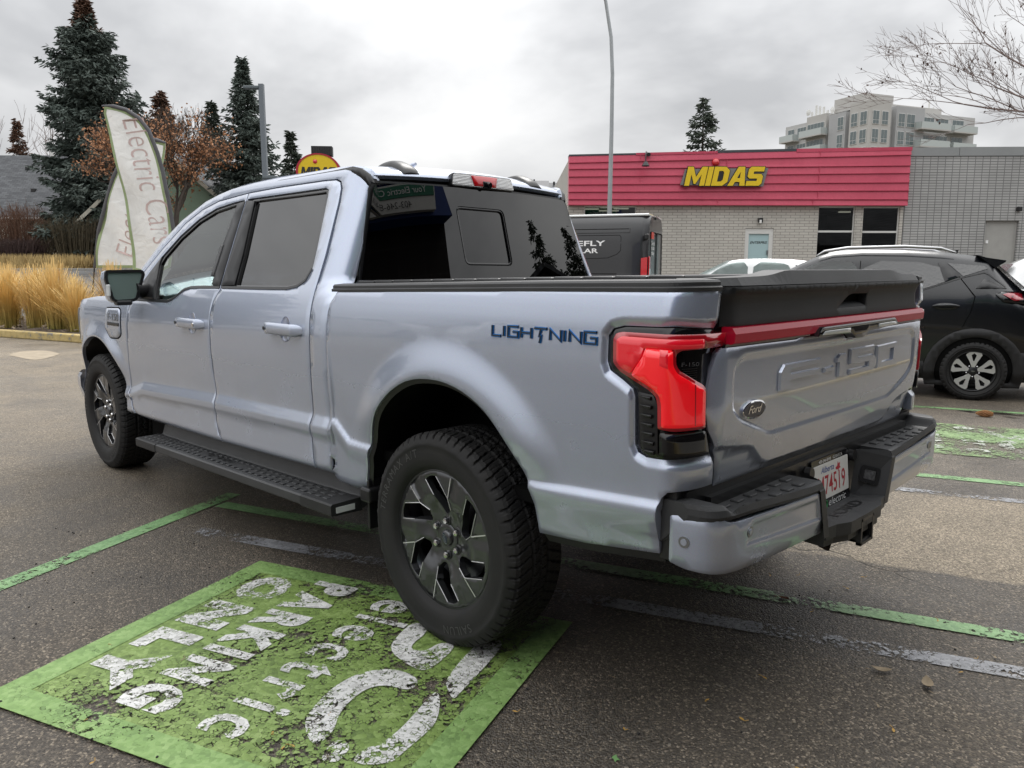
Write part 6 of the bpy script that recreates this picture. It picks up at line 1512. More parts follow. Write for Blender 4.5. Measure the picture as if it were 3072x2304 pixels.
hC=empty('dark_roofed_townhouse','twin-gabled townhouse with dark roofs left of the red fascia','house',W(0,60,0),RZ)
for x0_,x1_,ze,zr_ in((.6,2.75,7.2,8.1),(2.75,4.6,6.9,7.95)):
    rf=gable(hC,x0_,x1_,0,5,ze-.7,zr_,WFRAME,'x',.15,0)
    for q in rf: roofplane(hC,q,DKFLASH)
m=MB(); m.cyl((3.3,2.2,7.9),(3.3,2.2,8.15),.08); m.cyl((1.75,2.4,8.0),(1.75,2.4,8.35),.06); m.build('flue',SATIN,hC)
# apartment block (corner towards us)
AB=simple('pale_grey_cladding',(.47,.47,.465),.7,var=.1,vs=.25); AB2=simple('mid_grey_cladding',(.38,.385,.39),.7,var=.1,vs=.25); AB3=simple('beige_render',(.45,.44,.42),.8,var=.08,vs=.3)
AGL=simple('apartment_glass',(.10,.13,.135),.08,spec=.8); BALG=simple('balcony_pane',(.42,.46,.45),.12,spec=.7)
ap=empty('apartment_block','pale grey multi-storey apartment block with glass balconies above the annex roof','building',W(62.5,140,0),RZ+math.atan2(10,24.5))
m=MB(); m.bb((0,0,0),(26,21,29.2)); m.build('wall',AB,ap)
m=MB(); m.bb((-1.2,-1.2,0),(3.6,3.4,30.2)); m.bb((-.7,9.5,0),(5,14.5,29.9)); m.build('corner_bay',AB3,ap)
m=MB(); m.bb((5.2,-.9,0),(12.0,4,29.7)); m.bb((-.9,4.6,0),(3,8.6,29.3)); m.build('grey_bay',AB2,ap)
m=MB(); m.bb((1.5,3,30),(8.5,10,32.4)); m.bb((7.5,4,29),(22,12,31.2)); m.build('penthouse',AB3,ap)
wk=0
def awin(face,p0,p1,z0,z1,dep):
    fr=MB(); g=MB()
    if face=='x':
        fr.bb((p0,dep-.10,z0),(p1,dep-.02,z1)); nn_=max(1,round((p1-p0)/.9))
        for i in range(nn_):
            a=p0+.08+i*(p1-p0-.08)/nn_; b=a+(p1-p0-.08)/nn_-.08
            g.bb((a,dep-.13,z0+.75),(b,dep-.09,z1-.08)); g.bb((a,dep-.13,z0+.08),(b,dep-.09,z0+.67))
    else:
        fr.bb((dep-.10,p0,z0),(dep-.02,p1,z1)); nn_=max(1,round((p1-p0)/.9))
        for i in range(nn_):
            a=p0+.08+i*(p1-p0-.08)/nn_; b=a+(p1-p0-.08)/nn_-.08
            g.bb((dep-.13,a,z0+.75),(dep-.09,b,z1-.08)); g.bb((dep-.13,a,z0+.08),(dep-.09,b,z0+.67))
    f=fr.build('window',WFRAME,ap); g.build('pane',AGL,f)
def balc(face,p0,p1,z,dep,d=1.9):
    m=MB();r=MB()
    if face=='x': m.bb((p0,dep-d,z-.22),(p1,dep,z)); r.bb((p0,dep-d,z),(p1,dep-d+.05,z+1.1)); r.bb((p0,dep-d,z),(p0+.05,dep,z+1.1)); r.bb((p1-.05,dep-d,z),(p1,dep,z+1.1))
    else: m.bb((dep-d,p0,z-.22),(dep,p1,z)); r.bb((dep-d,p0,z),(dep-d+.05,p1,z+1.1)); r.bb((dep-d,p0,z),(dep,p0+.05,z+1.1)); r.bb((dep-d,p1-.05,z),(dep,p1,z+1.1))
    b=m.build('balcony',AB3,ap); r.build('balcony_glass',BALG,b)
for k in range(4):
    z=26.2-3.05*k
    for a,b,dep in((-.7,.8,-1.2),(1.4,2.9,-1.2),(5.6,7.2,-.9),(7.6,9.6,-.9)): awin('x',a,b,z,z+2.3,dep)
    for a,b,dep in((12.6,15.4,0),(16.0,19.0,0),(20.0,23.0,0)): awin('x',a,b,z,z+2.3,dep)
    for a,b,dep in((-.6,.9,-1.2),(1.5,3.0,-1.2),(5.0,6.4,-.9),(9.9,14.2,-.7),(15.2,17.6,0),(18.4,20.2,0)): awin('y',a,b,z,z+2.3,dep)
    balc('x',9.8,17.2,z-.1,-.4); balc('x',18.5,24.5,z-.1,0); balc('y',9.0,14.8,z-.1,-.7,1.6); balc('y',17.0,20.8,z-.1,0,1.7)
m=MB()
for y,h in((12.2,2.4),(13.2,2.7),(14.1,3.0),(15.2,2.0),(11.2,1.6)): m.bb((1.0,y-.18,29.2),(1.25,y+.18,29.2+h))
m.lathe([(0,0),(.6,.15)],frame(Vector((.8,16.0,31.2)),(0,1,0),(0,0,1)),14); m.lathe([(0,0),(.6,.15)],frame(Vector((.8,9.8,30.6)),(0,1,0),(0,0,1)),14); m.bb((21,6,31),(21.2,6.2,33)); m.bb((22.2,6,30),(22.4,6.2,32)); m.cyl((10,6,31),(10,6,33),.5)
m.build('roof_aerials',WFRAME,ap)
# poles
lp=empty('street_lamp','slim grey square lamp post with a flat head, between the two spruces','lamp post',W(-9.95*1.05,33.6,0),RZ)
m=MB(); m.bb((-.10,-.10,0),(.10,.10,9.0)); m.build('post',simple('post_grey',(.14,.16,.18),.5),lp); m=MB(); m.bb((-.72,-.16,8.80),(-.08,.16,8.92),bev=.03); m.build('lamp_head',simple('lamp_head_grey',(.10,.12,.13),.5),lp)
m=MB(); m.bb((-.1,-.16,5.15),(.55,.16,5.28),bev=.03); m.build('lamp_head',MATS['lamp_head_grey'],lp)
tp=empty('street_lamp','tall galvanised curved street light pole rising in front of the red fascia','lamp post',W(2.60,21,0),RZ)
GALV=simple('galvanised_steel',(.36,.38,.39),.45,.5,var=.15,vs=4)
m=MB(); m.tube([(0,0,0),(0,0,3),(.015,0,5.0),(.01,0,6.4),(-.04,0,7.3),(-.20,0,8.2),(-.6,0,9.1),(-1.3,0,9.7),(-2.2,0,9.9)],[.085,.062,.052,.048,.045,.042,.038,.034,.03],14); m.build('post',GALV,tp)
m=MB(); m.box((-2.5,0,9.92),(.7,.28,.14),bev=.05); m.build('lamp_head',GALV,tp)
m=MB(); m.cyl((0,0,0),(0,0,.25),.16,.14,14); m.build('post_base',CONC,tp)
# shopfront behind the camera, seen only as a reflection in glass and paint
TILE=brick('brown_black_tile',(.014,.012,.012),(.020,.017,.016),(.032,.03,.03),.6,.45,0,.014)
NAVYP=simple('navy_blue_canopy',(.015,.045,.20),.5); SGREEN=simple('shop_sign_green',(.012,.16,.09),.4)
sf=empty('dark_shopfront','dark tiled shopfront with green sign boards facing the pickup tailgate','building',(-4.8,-4.3,0),math.pi/2)
# local X = +Y world, local Y = -X world
m=MB(); m.bb((0,0,0),(18,8,3.9)); m.build('wall',TILE,sf)
m=MB(); cv_=[(0.0,3.9),(18,3.9),(18,6.8),(1.3,6.8),(.75,5.6),(.35,4.7)]; m.prism(cv_,frame(Vector((0,.05,0)),(1,0,0),(0,0,1)),.35); m.build('canopy_fascia',NAVYP,sf)
SX=frame(Vector((0,-.31,0)),(1,0,0),(0,0,1))
for z0,z1,mt in((3.95,4.36,SGREEN),(4.43,5.6,SGREEN)):
    m=MB(); m.prism(wrect(.50,7.5,z0,z1),SX,.08); sb_=m.build('sign_board',WFRAME,sf)
    m=MB(); m.prism(wrect(.53,7.46,(z0+z1)/2 if z0<4 else z0+.03,z1-.03),SX,.09); m.build('sign_face',mt,sb_)
v,f=text('Your Electric Cars',.17,.2); xs=[q[0] for q in v]; m=MB(); m.add([(.75+q[0]-min(xs),-.412,4.20+q[1]*.8) for q in v],f); m.build('sign_lettering',WHITE,sf)
v,f=text('403-246-8990',.17,.2); xs=[q[0] for q in v]; m=MB(); m.add([(1.1+q[0]-min(xs),-.412,3.995+q[1]*.8) for q in v],f); m.build('sign_lettering',SATIN,sf)
v,f=text('electric',.5,.2); xs=[q[0] for q in v]; m=MB(); m.add([(1.0+q[0]-min(xs),-.412,4.6+q[1]) for q in v],f); m.build('sign_lettering',WHITE,sf)
for x in (5.5,8.2,11,13.8):
    m=MB(); m.bb((x,-.04,.1),(x+2.2,-.005,2.7)); w_=m.build('shop_window',SATIN,sf); m=MB(); m.bb((x+.06,-.05,.16),(x+2.14,-.041,2.64)); m.build('pane',GLASS_DARK,w_)
m=MB(); m.bb((-5.5,-1.7,0),(18,-1.5,.15),bev=.02); o=m.build('kerb',YKERB); o.matrix_world=sf.matrix_world.copy(); o.location=sf.location; o.rotation_euler=sf.rotation_euler; o['kind']='structure'
m=MB(); m.bb((0.2,-1.49,0),(18,0,.14)); o=m.build('pavement',CONC); o.location=sf.location; o.rotation_euler=sf.rotation_euler; o['kind']='structure'

hD=empty('dark_garage','low dark brown garage behind the lot, only mirrored in the tailgate','building',(-20,-27,0),math.radians(38))
rf=gable(hD,-14,18,0,9,2.6,4.6,simple('dark_brown_siding',(.045,.038,.034),.8,var=.3,vs=2),'x',.4,0)
for q in rf: roofplane(hD,q,SHING)
for x in(-9,-3,4,10):
    m=MB(); m.bb((x,9.0,.1),(x+2.6,9.06,2.4)); m.build('garage_door',simple('garage_door_grey',(.11,.105,.10),.6),hD)
# ------------------------------------------------------------------ trees and plants
def foliage(name,stops,rough=.75,scale=.8,fine=9):
    t=NT(name); c=t.co(); nz=t.math('ADD',t.math('MULTIPLY',t.noise(c,scale,4,.6),.55),t.math('MULTIPLY',t.noise(c,fine,3,.6),.45))
    t.pr(t.ramp(nz,stops),rough,0,0,.3); return t.m
SPR=foliage('blue_spruce_needles',[(.32,(.042,.056,.046)),(.5,(.085,.108,.094)),(.68,(.15,.175,.155))])
SPRB=foliage('brown_cone_needles',[(.32,(.05,.028,.019)),(.5,(.115,.064,.042)),(.68,(.18,.105,.07))])
SPRD=foliage('dark_spruce_needles',[(.32,(.024,.034,.026)),(.5,(.05,.064,.048)),(.68,(.085,.097,.072))])
RUSTL=foliage('rust_leaves',[(.3,(.20,.10,.055)),(.5,(.37,.18,.09)),(.7,(.48,.27,.15))])
BARK=simple('grey_brown_bark',(.085,.068,.055),.9,var=.4,vs=6); BARKR=simple('reddish_twig_bark',(.20,.15,.135),.85,var=.3,vs=6)
TWIG=simple('russet_twigs',(.15,.075,.045),.9,var=.4,vs=3); TWIGD=simple('dark_maroon_twigs',(.075,.045,.04),.9,var=.4,vs=3); TWIGG=simple('olive_grey_twigs',(.105,.085,.05),.9,var=.4,vs=3)
def spruce(name,label,loc,H,prof,seed,mat,top=None,group='spruce trees',dens=1.0,droop=.25,lean=0,z0=.6,leaf=.16,asym=None):
    rnd=random.Random(seed); e=empty(name,label,'tree',loc,0,group)
    m=MB(); m.tube([(0,0,0),(lean*.3,0,H*.4),(lean*.7,0,H*.75),(lean,0,H*.985)],[H*.017,H*.012,H*.006,.012],8); m.build('trunk',BARK,e)
    bm={0:MB(),1:MB()}
    z=z0
    while z<H*.995:
        R0=plin(z,prof); nb=max(5,int(rnd.uniform(6,9)*dens+R0*1.6))
        for k in range(nb):
            a=rnd.uniform(0,2*math.pi); R=R0*rnd.uniform(.62,1.10)
            if asym: R*=1+asym*math.sin(a*2+z*1.7)
            dirv=Vector((math.cos(a),math.sin(a),0)); L_=max(R,.12); n=max(3,int(L_/ (leaf*.75)))
            zz_=z+rnd.uniform(-.2,.2); dr=droop*rnd.uniform(.5,1.4); M=bm[1 if (top and zz_>top+rnd.uniform(-.6,1.2)) else 0]
            base=Vector((lean*zz_/H,0,zz_)); side=Vector((-dirv.y,dirv.x,0))
            for i in range(n):
                t=(i+.6)/n
                p=base+dirv*(L_*t)+Vector((0,0,-dr*L_*(t-.35*t*t*2)+ .10*L_*t**3))
                wdt=(1-t*.55)*min(.55,L_*.30)+leaf*.4
                for s in range(7 if t>.2 else 5):
                    q=p+side*rnd.uniform(-wdt,wdt)+Vector((0,0,rnd.uniform(-.5,.25)*leaf*1.4)); d=(dirv*rnd.uniform(.2,1)+side*rnd.uniform(-1,1)+Vector((0,0,rnd.uniform(-.75,.25)))).normalized()
                    l=leaf*rnd.uniform(1.0,2.1); u=d.cross(Vector((rnd.uniform(-1,1),rnd.uniform(-1,1),rnd.uniform(-1,1)))).normalized()*leaf*rnd.uniform(.15,.30)
                    v0=q-u*.6; v1=q+u*.6; v2=q+d*l*.6+u; v3=q+d*l; v4=q+d*l*.6-u
                    M.add([v0,v1,v2,v3,v4],[(0,1,2,3,4)])
        z+=max(.14,(.20+.22*min(1,R0/2))*rnd.uniform(.8,1.2)/max(.7,dens))
    bm[0].build('crown',mat,e)
    if bm[1].f: bm[1].build('brown_top',SPRB,e)
    return e
G1=1.42
spruce('spruce_tree','tallest blue spruce at the left, with a brown cone-laden ragged top',W(-27.0,52,G1-.2),17.2,[(0,2.6),(2,3.5),(4.5,3.4),(7,3.0),(9,2.6),(11,2.45),(12.5,2.4),(13.3,2.6),(14.2,1.3),(15.0,1.7),(15.8,.65),(16.6,.42),(17.2,.12)],11,SPR,15.5,'spruces beyond the street',1.5,.28,.75,.8,.23,.2)
spruce('spruce_tree','blue spruce with a slim pointed crown behind the square lamp post',W(-17.0,51,G1-.2),13.1,[(0,3.2),(2,3.3),(5,2.6),(7,2.1),(8.5,1.6),(10,1.15),(11,.85),(12,.42),(13.1,.10)],12,SPR,None,'spruces beyond the street',1.1,.22,0,.8,.22,.1)
for i,(s,d,H,pr_,lab,mt,tp) in enumerate(((-22.5,60,12.6,[(0,1.9),(8,1.3),(11,.6),(12.6,.1)],'small dark spruce between the rust-leaved tree and the lamp post',SPRD,None),(-16.62,60,10.4,[(0,1.3),(6,1.0),(8.5,.6),(10.4,.08)],'slim dark spruce just left of the oval yellow sign',SPRD,None),
   (-24.5,56,12.5,[(0,2.0),(8,1.4),(10.5,.8),(12.5,.1)],'brown-tipped spruce whose top shows right behind the rust-leaved tree',SPRD,8.5),(-26.4,61,12.4,[(0,2.0),(8,1.5),(11,.7),(12.4,.1)],'brown-tipped spruce half hidden left behind the rust-leaved tree',SPRD,9.0),(-49.5,80,15.0,[(0,2.0),(9,1.4),(12,.9),(15,.08)],'small reddish spruce rising behind the shingle roof',SPRD,1.0))):
    spruce('spruce_tree',lab,W(s,d,G1-.2 if s<-6 else 0),H,pr_,20+i,mt,tp,'spruces beyond the street',.85,.2,0,3,.22)
spruce('spruce_tree','twin-topped open spruce standing behind the red fascia',W(10.85,45,0),10.9,[(0,2.4),(5,2.0),(7,1.45),(8.5,1.05),(9.6,.75),(10.9,.08)],31,SPRD,None,'spruces behind the brick shop',.75,.12,.15,3.5,.16)
# deciduous branching
def branches(m,p,d,L,r,depth,rnd,tips,spread=.6,up=.12,minr=.006,seg=5,split=(2,3),drop=.75,curve=.18):
    pts=[p.copy()];rad=[r];q=p.copy();dd=d.copy(); n=4
    for i in range(n):
        dd=(dd+Vector((rnd.uniform(-1,1),rnd.uniform(-1,1),rnd.uniform(-1,1)))*curve+Vector((0,0,up))*.3).normalized(); q=q+dd*(L/n); pts.append(q.copy()); rad.append(max(minr*.6,r*(1-.42*(i+1)/n)))
        if depth>0 and i>=1 and rnd.random()<.75:
            ax=dd.orthogonal().normalized(); ax=Matrix.Rotation(rnd.uniform(0,6.28),3,dd)@ax; nd=(dd+ax*spread*rnd.uniform(.7,1.4)+Vector((0,0,up))).normalized()
            branches(m,q,nd,L*drop*rnd.uniform(.6,.95),max(minr,rad[-1]*.62),depth-1,rnd,tips,spread,up,minr,seg,split,drop,curve)
    m.tube(pts,rad,seg if r>.03 else 3,False)
    if depth>0:
        for k in range(rnd.randint(*split)):
            ax=dd.orthogonal().normalized(); ax=Matrix.Rotation(rnd.uniform(0,6.28),3,dd)@ax; nd=(dd+ax*spread*rnd.uniform(.5,1.1)).normalized()
            branches(m,q,nd,L*drop*rnd.uniform(.7,1),max(minr,rad[-1]*.75),depth-1,rnd,tips,spread,up,minr,seg,split,drop,curve)
    else: tips+=pts[1:]
def leaves(m,tips,n,size,rnd,rad=.3,hang=.5):
    for p in tips:
        for k in range(n if n>=1 else (1 if rnd.random()<n else 0)):
            q=p+Vector((rnd.gauss(0,rad),rnd.gauss(0,rad),rnd.gauss(0,rad))); d=Vector((rnd.uniform(-1,1),rnd.uniform(-1,1),rnd.uniform(-1,1)-hang)).normalized(); u=d.orthogonal().normalized(); u=Matrix.Rotation(rnd.uniform(0,6.28),3,d)@u; s=size*rnd.uniform(.6,1.3)
            m.add([q,q+d*s*.5+u*s*.35,q+d*s,q+d*s*.5-u*s*.35],[(0,1,2,3)])
rt=empty('deciduous_tree','broad tree clinging to rust-brown dead leaves between the two big spruces','tree',W(-19.9,46,G1-.1)); rnd=random.Random(5); m=MB(); tips=[]
m.tube([(0,0,0),(.1,0,1.0),(.15,0,2.0)],[.28,.22,.20],8,False)
for a in (0.2,1.4,2.6,3.6,4.6,5.6): branches(m,Vector((.15,0,1.8)),Vector((math.cos(a)*.5,math.sin(a)*.5,1.0)).normalized(),3.15,.12,4,rnd,tips,.55,.16,.012)
m.build('trunk',BARK,rt); lf=MB(); leaves(lf,[t for t in tips if (t.z<7.5 and rnd.random()<.72) or rnd.random()<.2],1,.16,rnd,.22); lf.build('crown',RUSTL,rt)
bt=empty('bare_tree','bare reddish-twigged tree reaching in at the top right corner','tree',W(12.2,13.6,0)); rnd=random.Random(9); m=MB(); tips=[]
m.tube([(0,0,0),(0,0,1.6),(.05,.0,2.6)],[.20,.16,.15],9,False)
def WD(s,d,z): return (RV*s+FV*d+Vector((0,0,z))).normalized()
for dv,L_,r_ in((WD(-.92,-.1,.50),2.9,.055),(WD(-.75,.25,.78),3.0,.055),(WD(-.45,-.2,1),3.1,.065),(WD(-.2,.3,1.1),3.0,.06),(WD(.5,.2,1),3,.06),(WD(.1,-.5,1),2.8,.06),(WD(-.35,-.4,.5),2.0,.04)):
    branches(m,Vector((.05,0,2.4)),dv,L_*1.04,r_,5,rnd,tips,.48,.10,.0036,4,(1,2),.70,.13)
m.build('trunk',BARKR,bt); lf=MB(); leaves(lf,tips,.022,.055,rnd,.03,1.2); lf.build('dead_leaves',simple('dark_dead_leaf',(.06,.03,.022),.8),bt)
for i,(s,d,H,lab) in enumerate(((-56,84,6,'faint bare tree at the left edge above the shingle roof'),(-47,88,5.5,'faint bare tree right of the small reddish spruce'),(-43.0,90,6.5,'faint bare tree just left of the tallest spruce'))):
    e=empty('bare_tree',lab,'tree',W(s,d,G1),0,'faint bare trees beyond the shingle roof'); rnd=random.Random(40+i); m=MB(); tips=[]
    for a in (0,2,4): branches(m,Vector((0,0,1.5)),Vector((math.cos(a)*.3,math.sin(a)*.3,1)).normalized(),4.6+H*.35,.10,3,rnd,tips,.45,.3,.02,4)
    m.tube([(0,0,0),(0,0,1.6)],[.2,.16],6,False); m.build('trunk',BARKR,e)
# trees across the street on the pickup's left: seen mirrored in its windows and flank
for i,(x,y,H,lab) in enumerate(((29,10.8,11.6,'dark spruce across the lane, mirrored in the rear door glass'),(34,14.5,11.8,'second dark spruce across the lane, mirrored beside the first'),(-25,-33.6,13.6,'tall dark spruce behind the shopfront, mirrored in the rear window'),(-22,-36.5,13.2,'lower dark spruce behind the shopfront, mirrored beside the tall one'))):
    spruce('spruce_tree',lab,(x,y,0),H,[(0,3.2),(8,3.0),(10,2.2),(11.3,1.1),(H,.15)],60+i,SPRD,None,'spruces seen in reflections',.6,.2,0,1.2,.24)
def shrub(name,label,loc,w,dp,h,z0,mat,n,seed,stem=.02,round_=1,group=None):
    rnd=random.Random(seed); m=MB(); e=empty(name,label,'shrub',loc,RZ,group)
    for k in range(n):
        x=rnd.uniform(-1,1);y=rnd.uniform(-1,1); fx=x*w*.30;fy=y*dp*.30
        top=h*(1-round_*.38*(x*x)*.9)*rnd.uniform(.78,1.0); X=x*w*.5*rnd.uniform(.8,1.05);Y=y*dp*.5
        pts=[(fx,fy,z0),(fx*.5+X*.5,(fy+Y)*.5,top*.45),(X+rnd.uniform(-.1,.1),Y,top)]
        m.tube(pts,[stem,stem*.8,stem*.35],3,False)
        for q in range(4):
            t=rnd.uniform(.45,1); p=Vector(pts[1]).lerp(Vector(pts[2]),(t-.45)/.55); m.tube([p,p+Vector((rnd.uniform(-.3,.3),rnd.uniform(-.3,.3),rnd.uniform(.1,.4)))*h*.35],[stem*.5,stem*.25],3,False)
    m.build('branches',mat,e); return e
shrub('round_shrub','rounded bare russet shrub in front of the shingled house',W(-31.3,50,G1),4.4,3,4.1,0,TWIG,420,1,.022)
shrub('clipped_hedge','low clipped dark maroon hedge below the russet shrub',W(-31.5,48.5,G1),6.4,1.2,1.85,0,TWIGD,620,2,.02,.05)
shrub('tall_shrub','tall olive-grey bare shrub under the tallest spruce',W(-27.4,49,G1),3.6,2,3.2,0,TWIGG,330,3,.022,.12)
shrub('tall_shrub','olive-grey bare shrub right of the feather flags',W(-21.5,49.5,G1),3.0,2,2.3,0,TWIGG,220,4,.022,.3)
fn=empty('rail_fence','thin dark vertical rail fence in front of the cream window','fence',W(-29.5,51,G1),RZ); m=MB()
for i in range(26): m.bb((-1.6+i*.14,0,0),(-1.575+i*.14,.03,1.5))
m.bb((-1.65,0,1.42),(2.0,.03,1.47)); m.bb((-1.65,0,.15),(2.0,.03,.2)); m.build('rails',SATIN,fn)
# ornamental grass
GRASS=NT('straw_grass'); _c=GRASS.co(); _s=GRASS.n('ShaderNodeSeparateXYZ'); GRASS.l(_c,_s.inputs[0]); _r=GRASS.ramp(GRASS.math('ADD',GRASS.math('MULTIPLY',_s.outputs[2],.75),GRASS.math('MULTIPLY',GRASS.noise(_c,7,3,.6),.35)),[(.10,(.16,.17,.04)),(.30,(.40,.30,.085)),(.62,(.66,.44,.15)),(1,(.76,.56,.25))]); GRASS.pr(_r,.7,0,0,.3); GRASS=GRASS.m
def clump_mesh(seed,h,n,spread):
    rnd=random.Random(seed); m=MB()
    for k in range(n):
        a=rnd.uniform(0,6.283);r0=abs(rnd.gauss(0,.10)); out=rnd.uniform(.15,1)**1.5*spread; hh=h*rnd.uniform(.55,1.08)*(1-.25*out/spread if rnd.random()<.8 else .6)
        d=Vector((math.cos(a),math.sin(a),0)); sd=Vector((-d.y,d.x,0)); w=rnd.uniform(.004,.009); P=[]
        for i in range(6):
            t=i/5; q=d*(r0+out*t**1.7)+Vector((0,0,hh*(t-.13*t**3))); ww=w*(1-.75*t)
            if rnd.random()<.5 and t>.72: ww*=2.6    # seed plume
            P+=[q-sd*ww,q+sd*ww]
        m.add(P,[(2*i,2*i+1,2*i+3,2*i+2) for i in range(5)])
    return m
GM=[clump_mesh(100+i,1.85-.16*i,760,.52+.06*i).build('grass_clump',GRASS) for i in range(3)]
gpos=[(-13.0,18.3,'golden grass clump at the left frame edge beside the kerb'),(-11.95,17.7,'second golden grass clump from the left frame edge'),(-11.25,17.25,'tall golden grass clump with green base leaves right of the frame-edge clumps'),(-10.55,17.1,'golden grass clump between the green-based one and the flag stem'),(-9.75,16.55,'golden grass clump right at the stem of the rear flag'),(-9.0,16.0,'golden grass clump just left of the pickup door mirror'),(-12.6,19.5,'golden grass clump in the back row at the left edge'),(-11.5,19.0,'golden grass clump in the back row behind the green-based one'),(-10.4,18.4,'golden grass clump in the back row left of the flags'),(-9.2,17.9,'golden grass clump in the back row under the flags'),(-8.3,17.3,'golden grass clump at the foot of the front flag behind the pickup')]
for i,(s,d,lab) in enumerate(gpos):
    o=GM[i%3]
    if i>=3: o=o.copy(); link(o)
    o.location=W(s,d,.10); o.rotation_euler=(0,0,i*1.3); k=.95+.12*((i*7)%5)/5; o.scale=(k,k,k*(1.02 if i in(2,4) else .9)); tag(o,lab,'grass',group='ornamental grasses in the kerbed bed')
fm=MB(); rnd=random.Random(77)
for k in range(5200):
    s=rnd.uniform(-60,-25.2) if rnd.random()<.3 else rnd.uniform(-38,-25.0); d=rnd.uniform(44.6,47.2); b=W(s,d,G1-.03); h=rnd.uniform(.45,.95); dv=Vector((rnd.uniform(-.3,.3),rnd.uniform(-.3,.3),h)); w_=RV*rnd.uniform(.012,.028)
    fm.add([b-w_,b+w_,b+dv*.7+w_*.8,b+dv,b+dv*.7-w_*.8],[(0,1,2,3,4)])
fo=fm.build('far_grass_bed',simple('pale_straw',(.50,.36,.15),.8,var=.35,vs=1.5)); tag(fo,'band of pale straw grass along the far side of the street','grass',kind='stuff')
lt=MB()
for k in range(700):
    s=rnd.uniform(-16,-4); t=rnd.random(); d=16.2+(-10.78-s)*.58+.15+t*2.6; c=W(s,d,.17); a=rnd.uniform(0,6.28); q=rnd.uniform(.03,.07); u=Vector((math.cos(a),math.sin(a),rnd.uniform(-.4,.6)))*q; v_=Vector((-math.sin(a),math.cos(a),rnd.uniform(-.3,.6)))*q*.6
    lt.add([c-u,c+v_,c+u,c-v_],[(0,1,2,3)])
tag(lt.build('leaf_litter',simple('pale_litter',(.26,.20,.14),.9,var=.6,vs=9)),'dead leaves and bark scattered over the kerbed bed','leaf litter',kind='stuff')
# ------------------------------------------------------------------ feather flags
FABRIC=NT('white_flag_cloth'); _c=FABRIC.co(); _n=FABRIC.noise(_c,3,4,.5); 
_p=FABRIC.pr(FABRIC.ramp(_n,[(.3,(.60,.60,.585)),(.7,(.74,.74,.725))]),.8,0,0,.2,FABRIC.bump(FABRIC.noise(_c,(3.5),3,.5,1.0),.6,.08),conn=False)
_t=FABRIC.n('ShaderNodeBsdfTranslucent'); _t.inputs[0].default_value=(.8,.8,.78,1); _m=FABRIC.n('ShaderNodeMixShader'); _m.inputs[0].default_value=.3; FABRIC.l(_p,_m.inputs[1]); FABRIC.l(_t.outputs[0],_m.inputs[2]); FABRIC.l(_m.outputs[0],FABRIC.out.inputs[0]); FABRIC=FABRIC.m
FGREEN=simple('flag_green_border',(.30,.38,.20),.8,var=.15); FGREY=simple('flag_pole_sleeve',(.10,.10,.11),.8,var=.2); FPINK=simple('faded_pink_lettering',(.56,.43,.41),.8,var=.12,vs=5)
def flag(label,d,outer,sleeve,letters,tdir,th,tpos,base,yaw):
    """outer: cloth outline (s,z); sleeve: list of points along the pole edge"""
    e=empty('feather_flag',label,'flag',W(0,d,0),RZ,'feather flags in the grass bed')
    rip=lambda x,z:(x,.05*math.sin(x*7+z*2.2)+.03*math.sin(z*5+x*3)+yaw*(x-outer[0][0]),z)
    panel('cloth',rip,[outer],FABRIC,e,.09,None,[],0,out=(0,-1,0),tilt=0)
    b=panel('border',rip,[shrink(outer,.002),shrink(outer,.062)],FGREEN,e,.09,None,[],0,out=(0,-1,0),tilt=0,off=.006)
    m=MB(); V=[rip(*q) for q in sleeve]; m.tube([Vector(q) for q in V],[.02]+[.045]*(len(V)-2)+[.03],8); m.build('pole_sleeve',FGREY,e)
    m=MB(); m.tube([Vector(rip(*sleeve[-1])),Vector(base)],[.016,.02],8); m.build('pole',SATIN,e)
    v,f=text(letters,1,0.12,-.012); xs=[q[0] for q in v]
    (ox,oz),(dx,dz),(ux,uz),k,kh=tpos
    m=MB(); m.add([Vector(rip(ox+(q[0]-min(xs))*k*dx+q[1]*kh*ux,oz+(q[0]-min(xs))*k*dz+q[1]*kh*uz))+Vector((0,-.008,0)) for q in v],f); m.build('flag_lettering',FPINK,e)
    return e
fo1=chaikin([(-9.054,4.953),(-8.80,4.93),(-8.578,4.868),(-8.30,4.70),(-8.10,4.42),(-7.96,3.95),(-7.88,3.55),(-7.79,2.89),(-7.745,2.25),(-7.72,1.70),(-7.8,1.35),(-8.64,1.30),(-8.65,1.60),(-8.69,2.277),(-8.75,2.865),(-8.875,3.709),(-8.985,4.335)],1)
flag('white feather flag in front, lettering running down it, leaning left over the other',17.8,fo1,[(-9.054,4.955),(-8.80,4.945),(-8.56,4.885),(-8.27,4.70),(-8.06,4.43),(-7.92,3.95),(-7.835,3.55),(-7.745,2.89),(-7.70,2.25),(-7.66,1.4)],'Electric Cars',0,0,((-8.66,4.66),(.20,-.98),(.98,.20),.545,.74),(-7.62,0,.1),0)
fo2=[(-7.97,4.285),(-8.06,3.97),(-8.35,3.0),(-8.55,2.2),(-8.63,1.42),(-9.82,1.42),(-9.65,2.303),(-9.45,2.93),(-9.24,3.48),(-9.03,3.93),(-8.75,4.22),(-8.4,4.36),(-8.18,4.345)]
flag('white feather flag behind, lettering running up it, crossing under the front flag',18.6,[(a*1.012,b) for a,b in fo2],[(-8.06,4.30),(-8.3,4.375),(-8.55,4.34),(-8.85,4.20),(-9.14,3.93),(-9.36,3.48),(-9.58,2.93),(-9.79,2.30),(-10.0,1.42)],'Electric Cars',0,0,((-9.02,1.66),(.25,.97),(-.97,.25),.545,.66),(-10.15,0,.1),0)
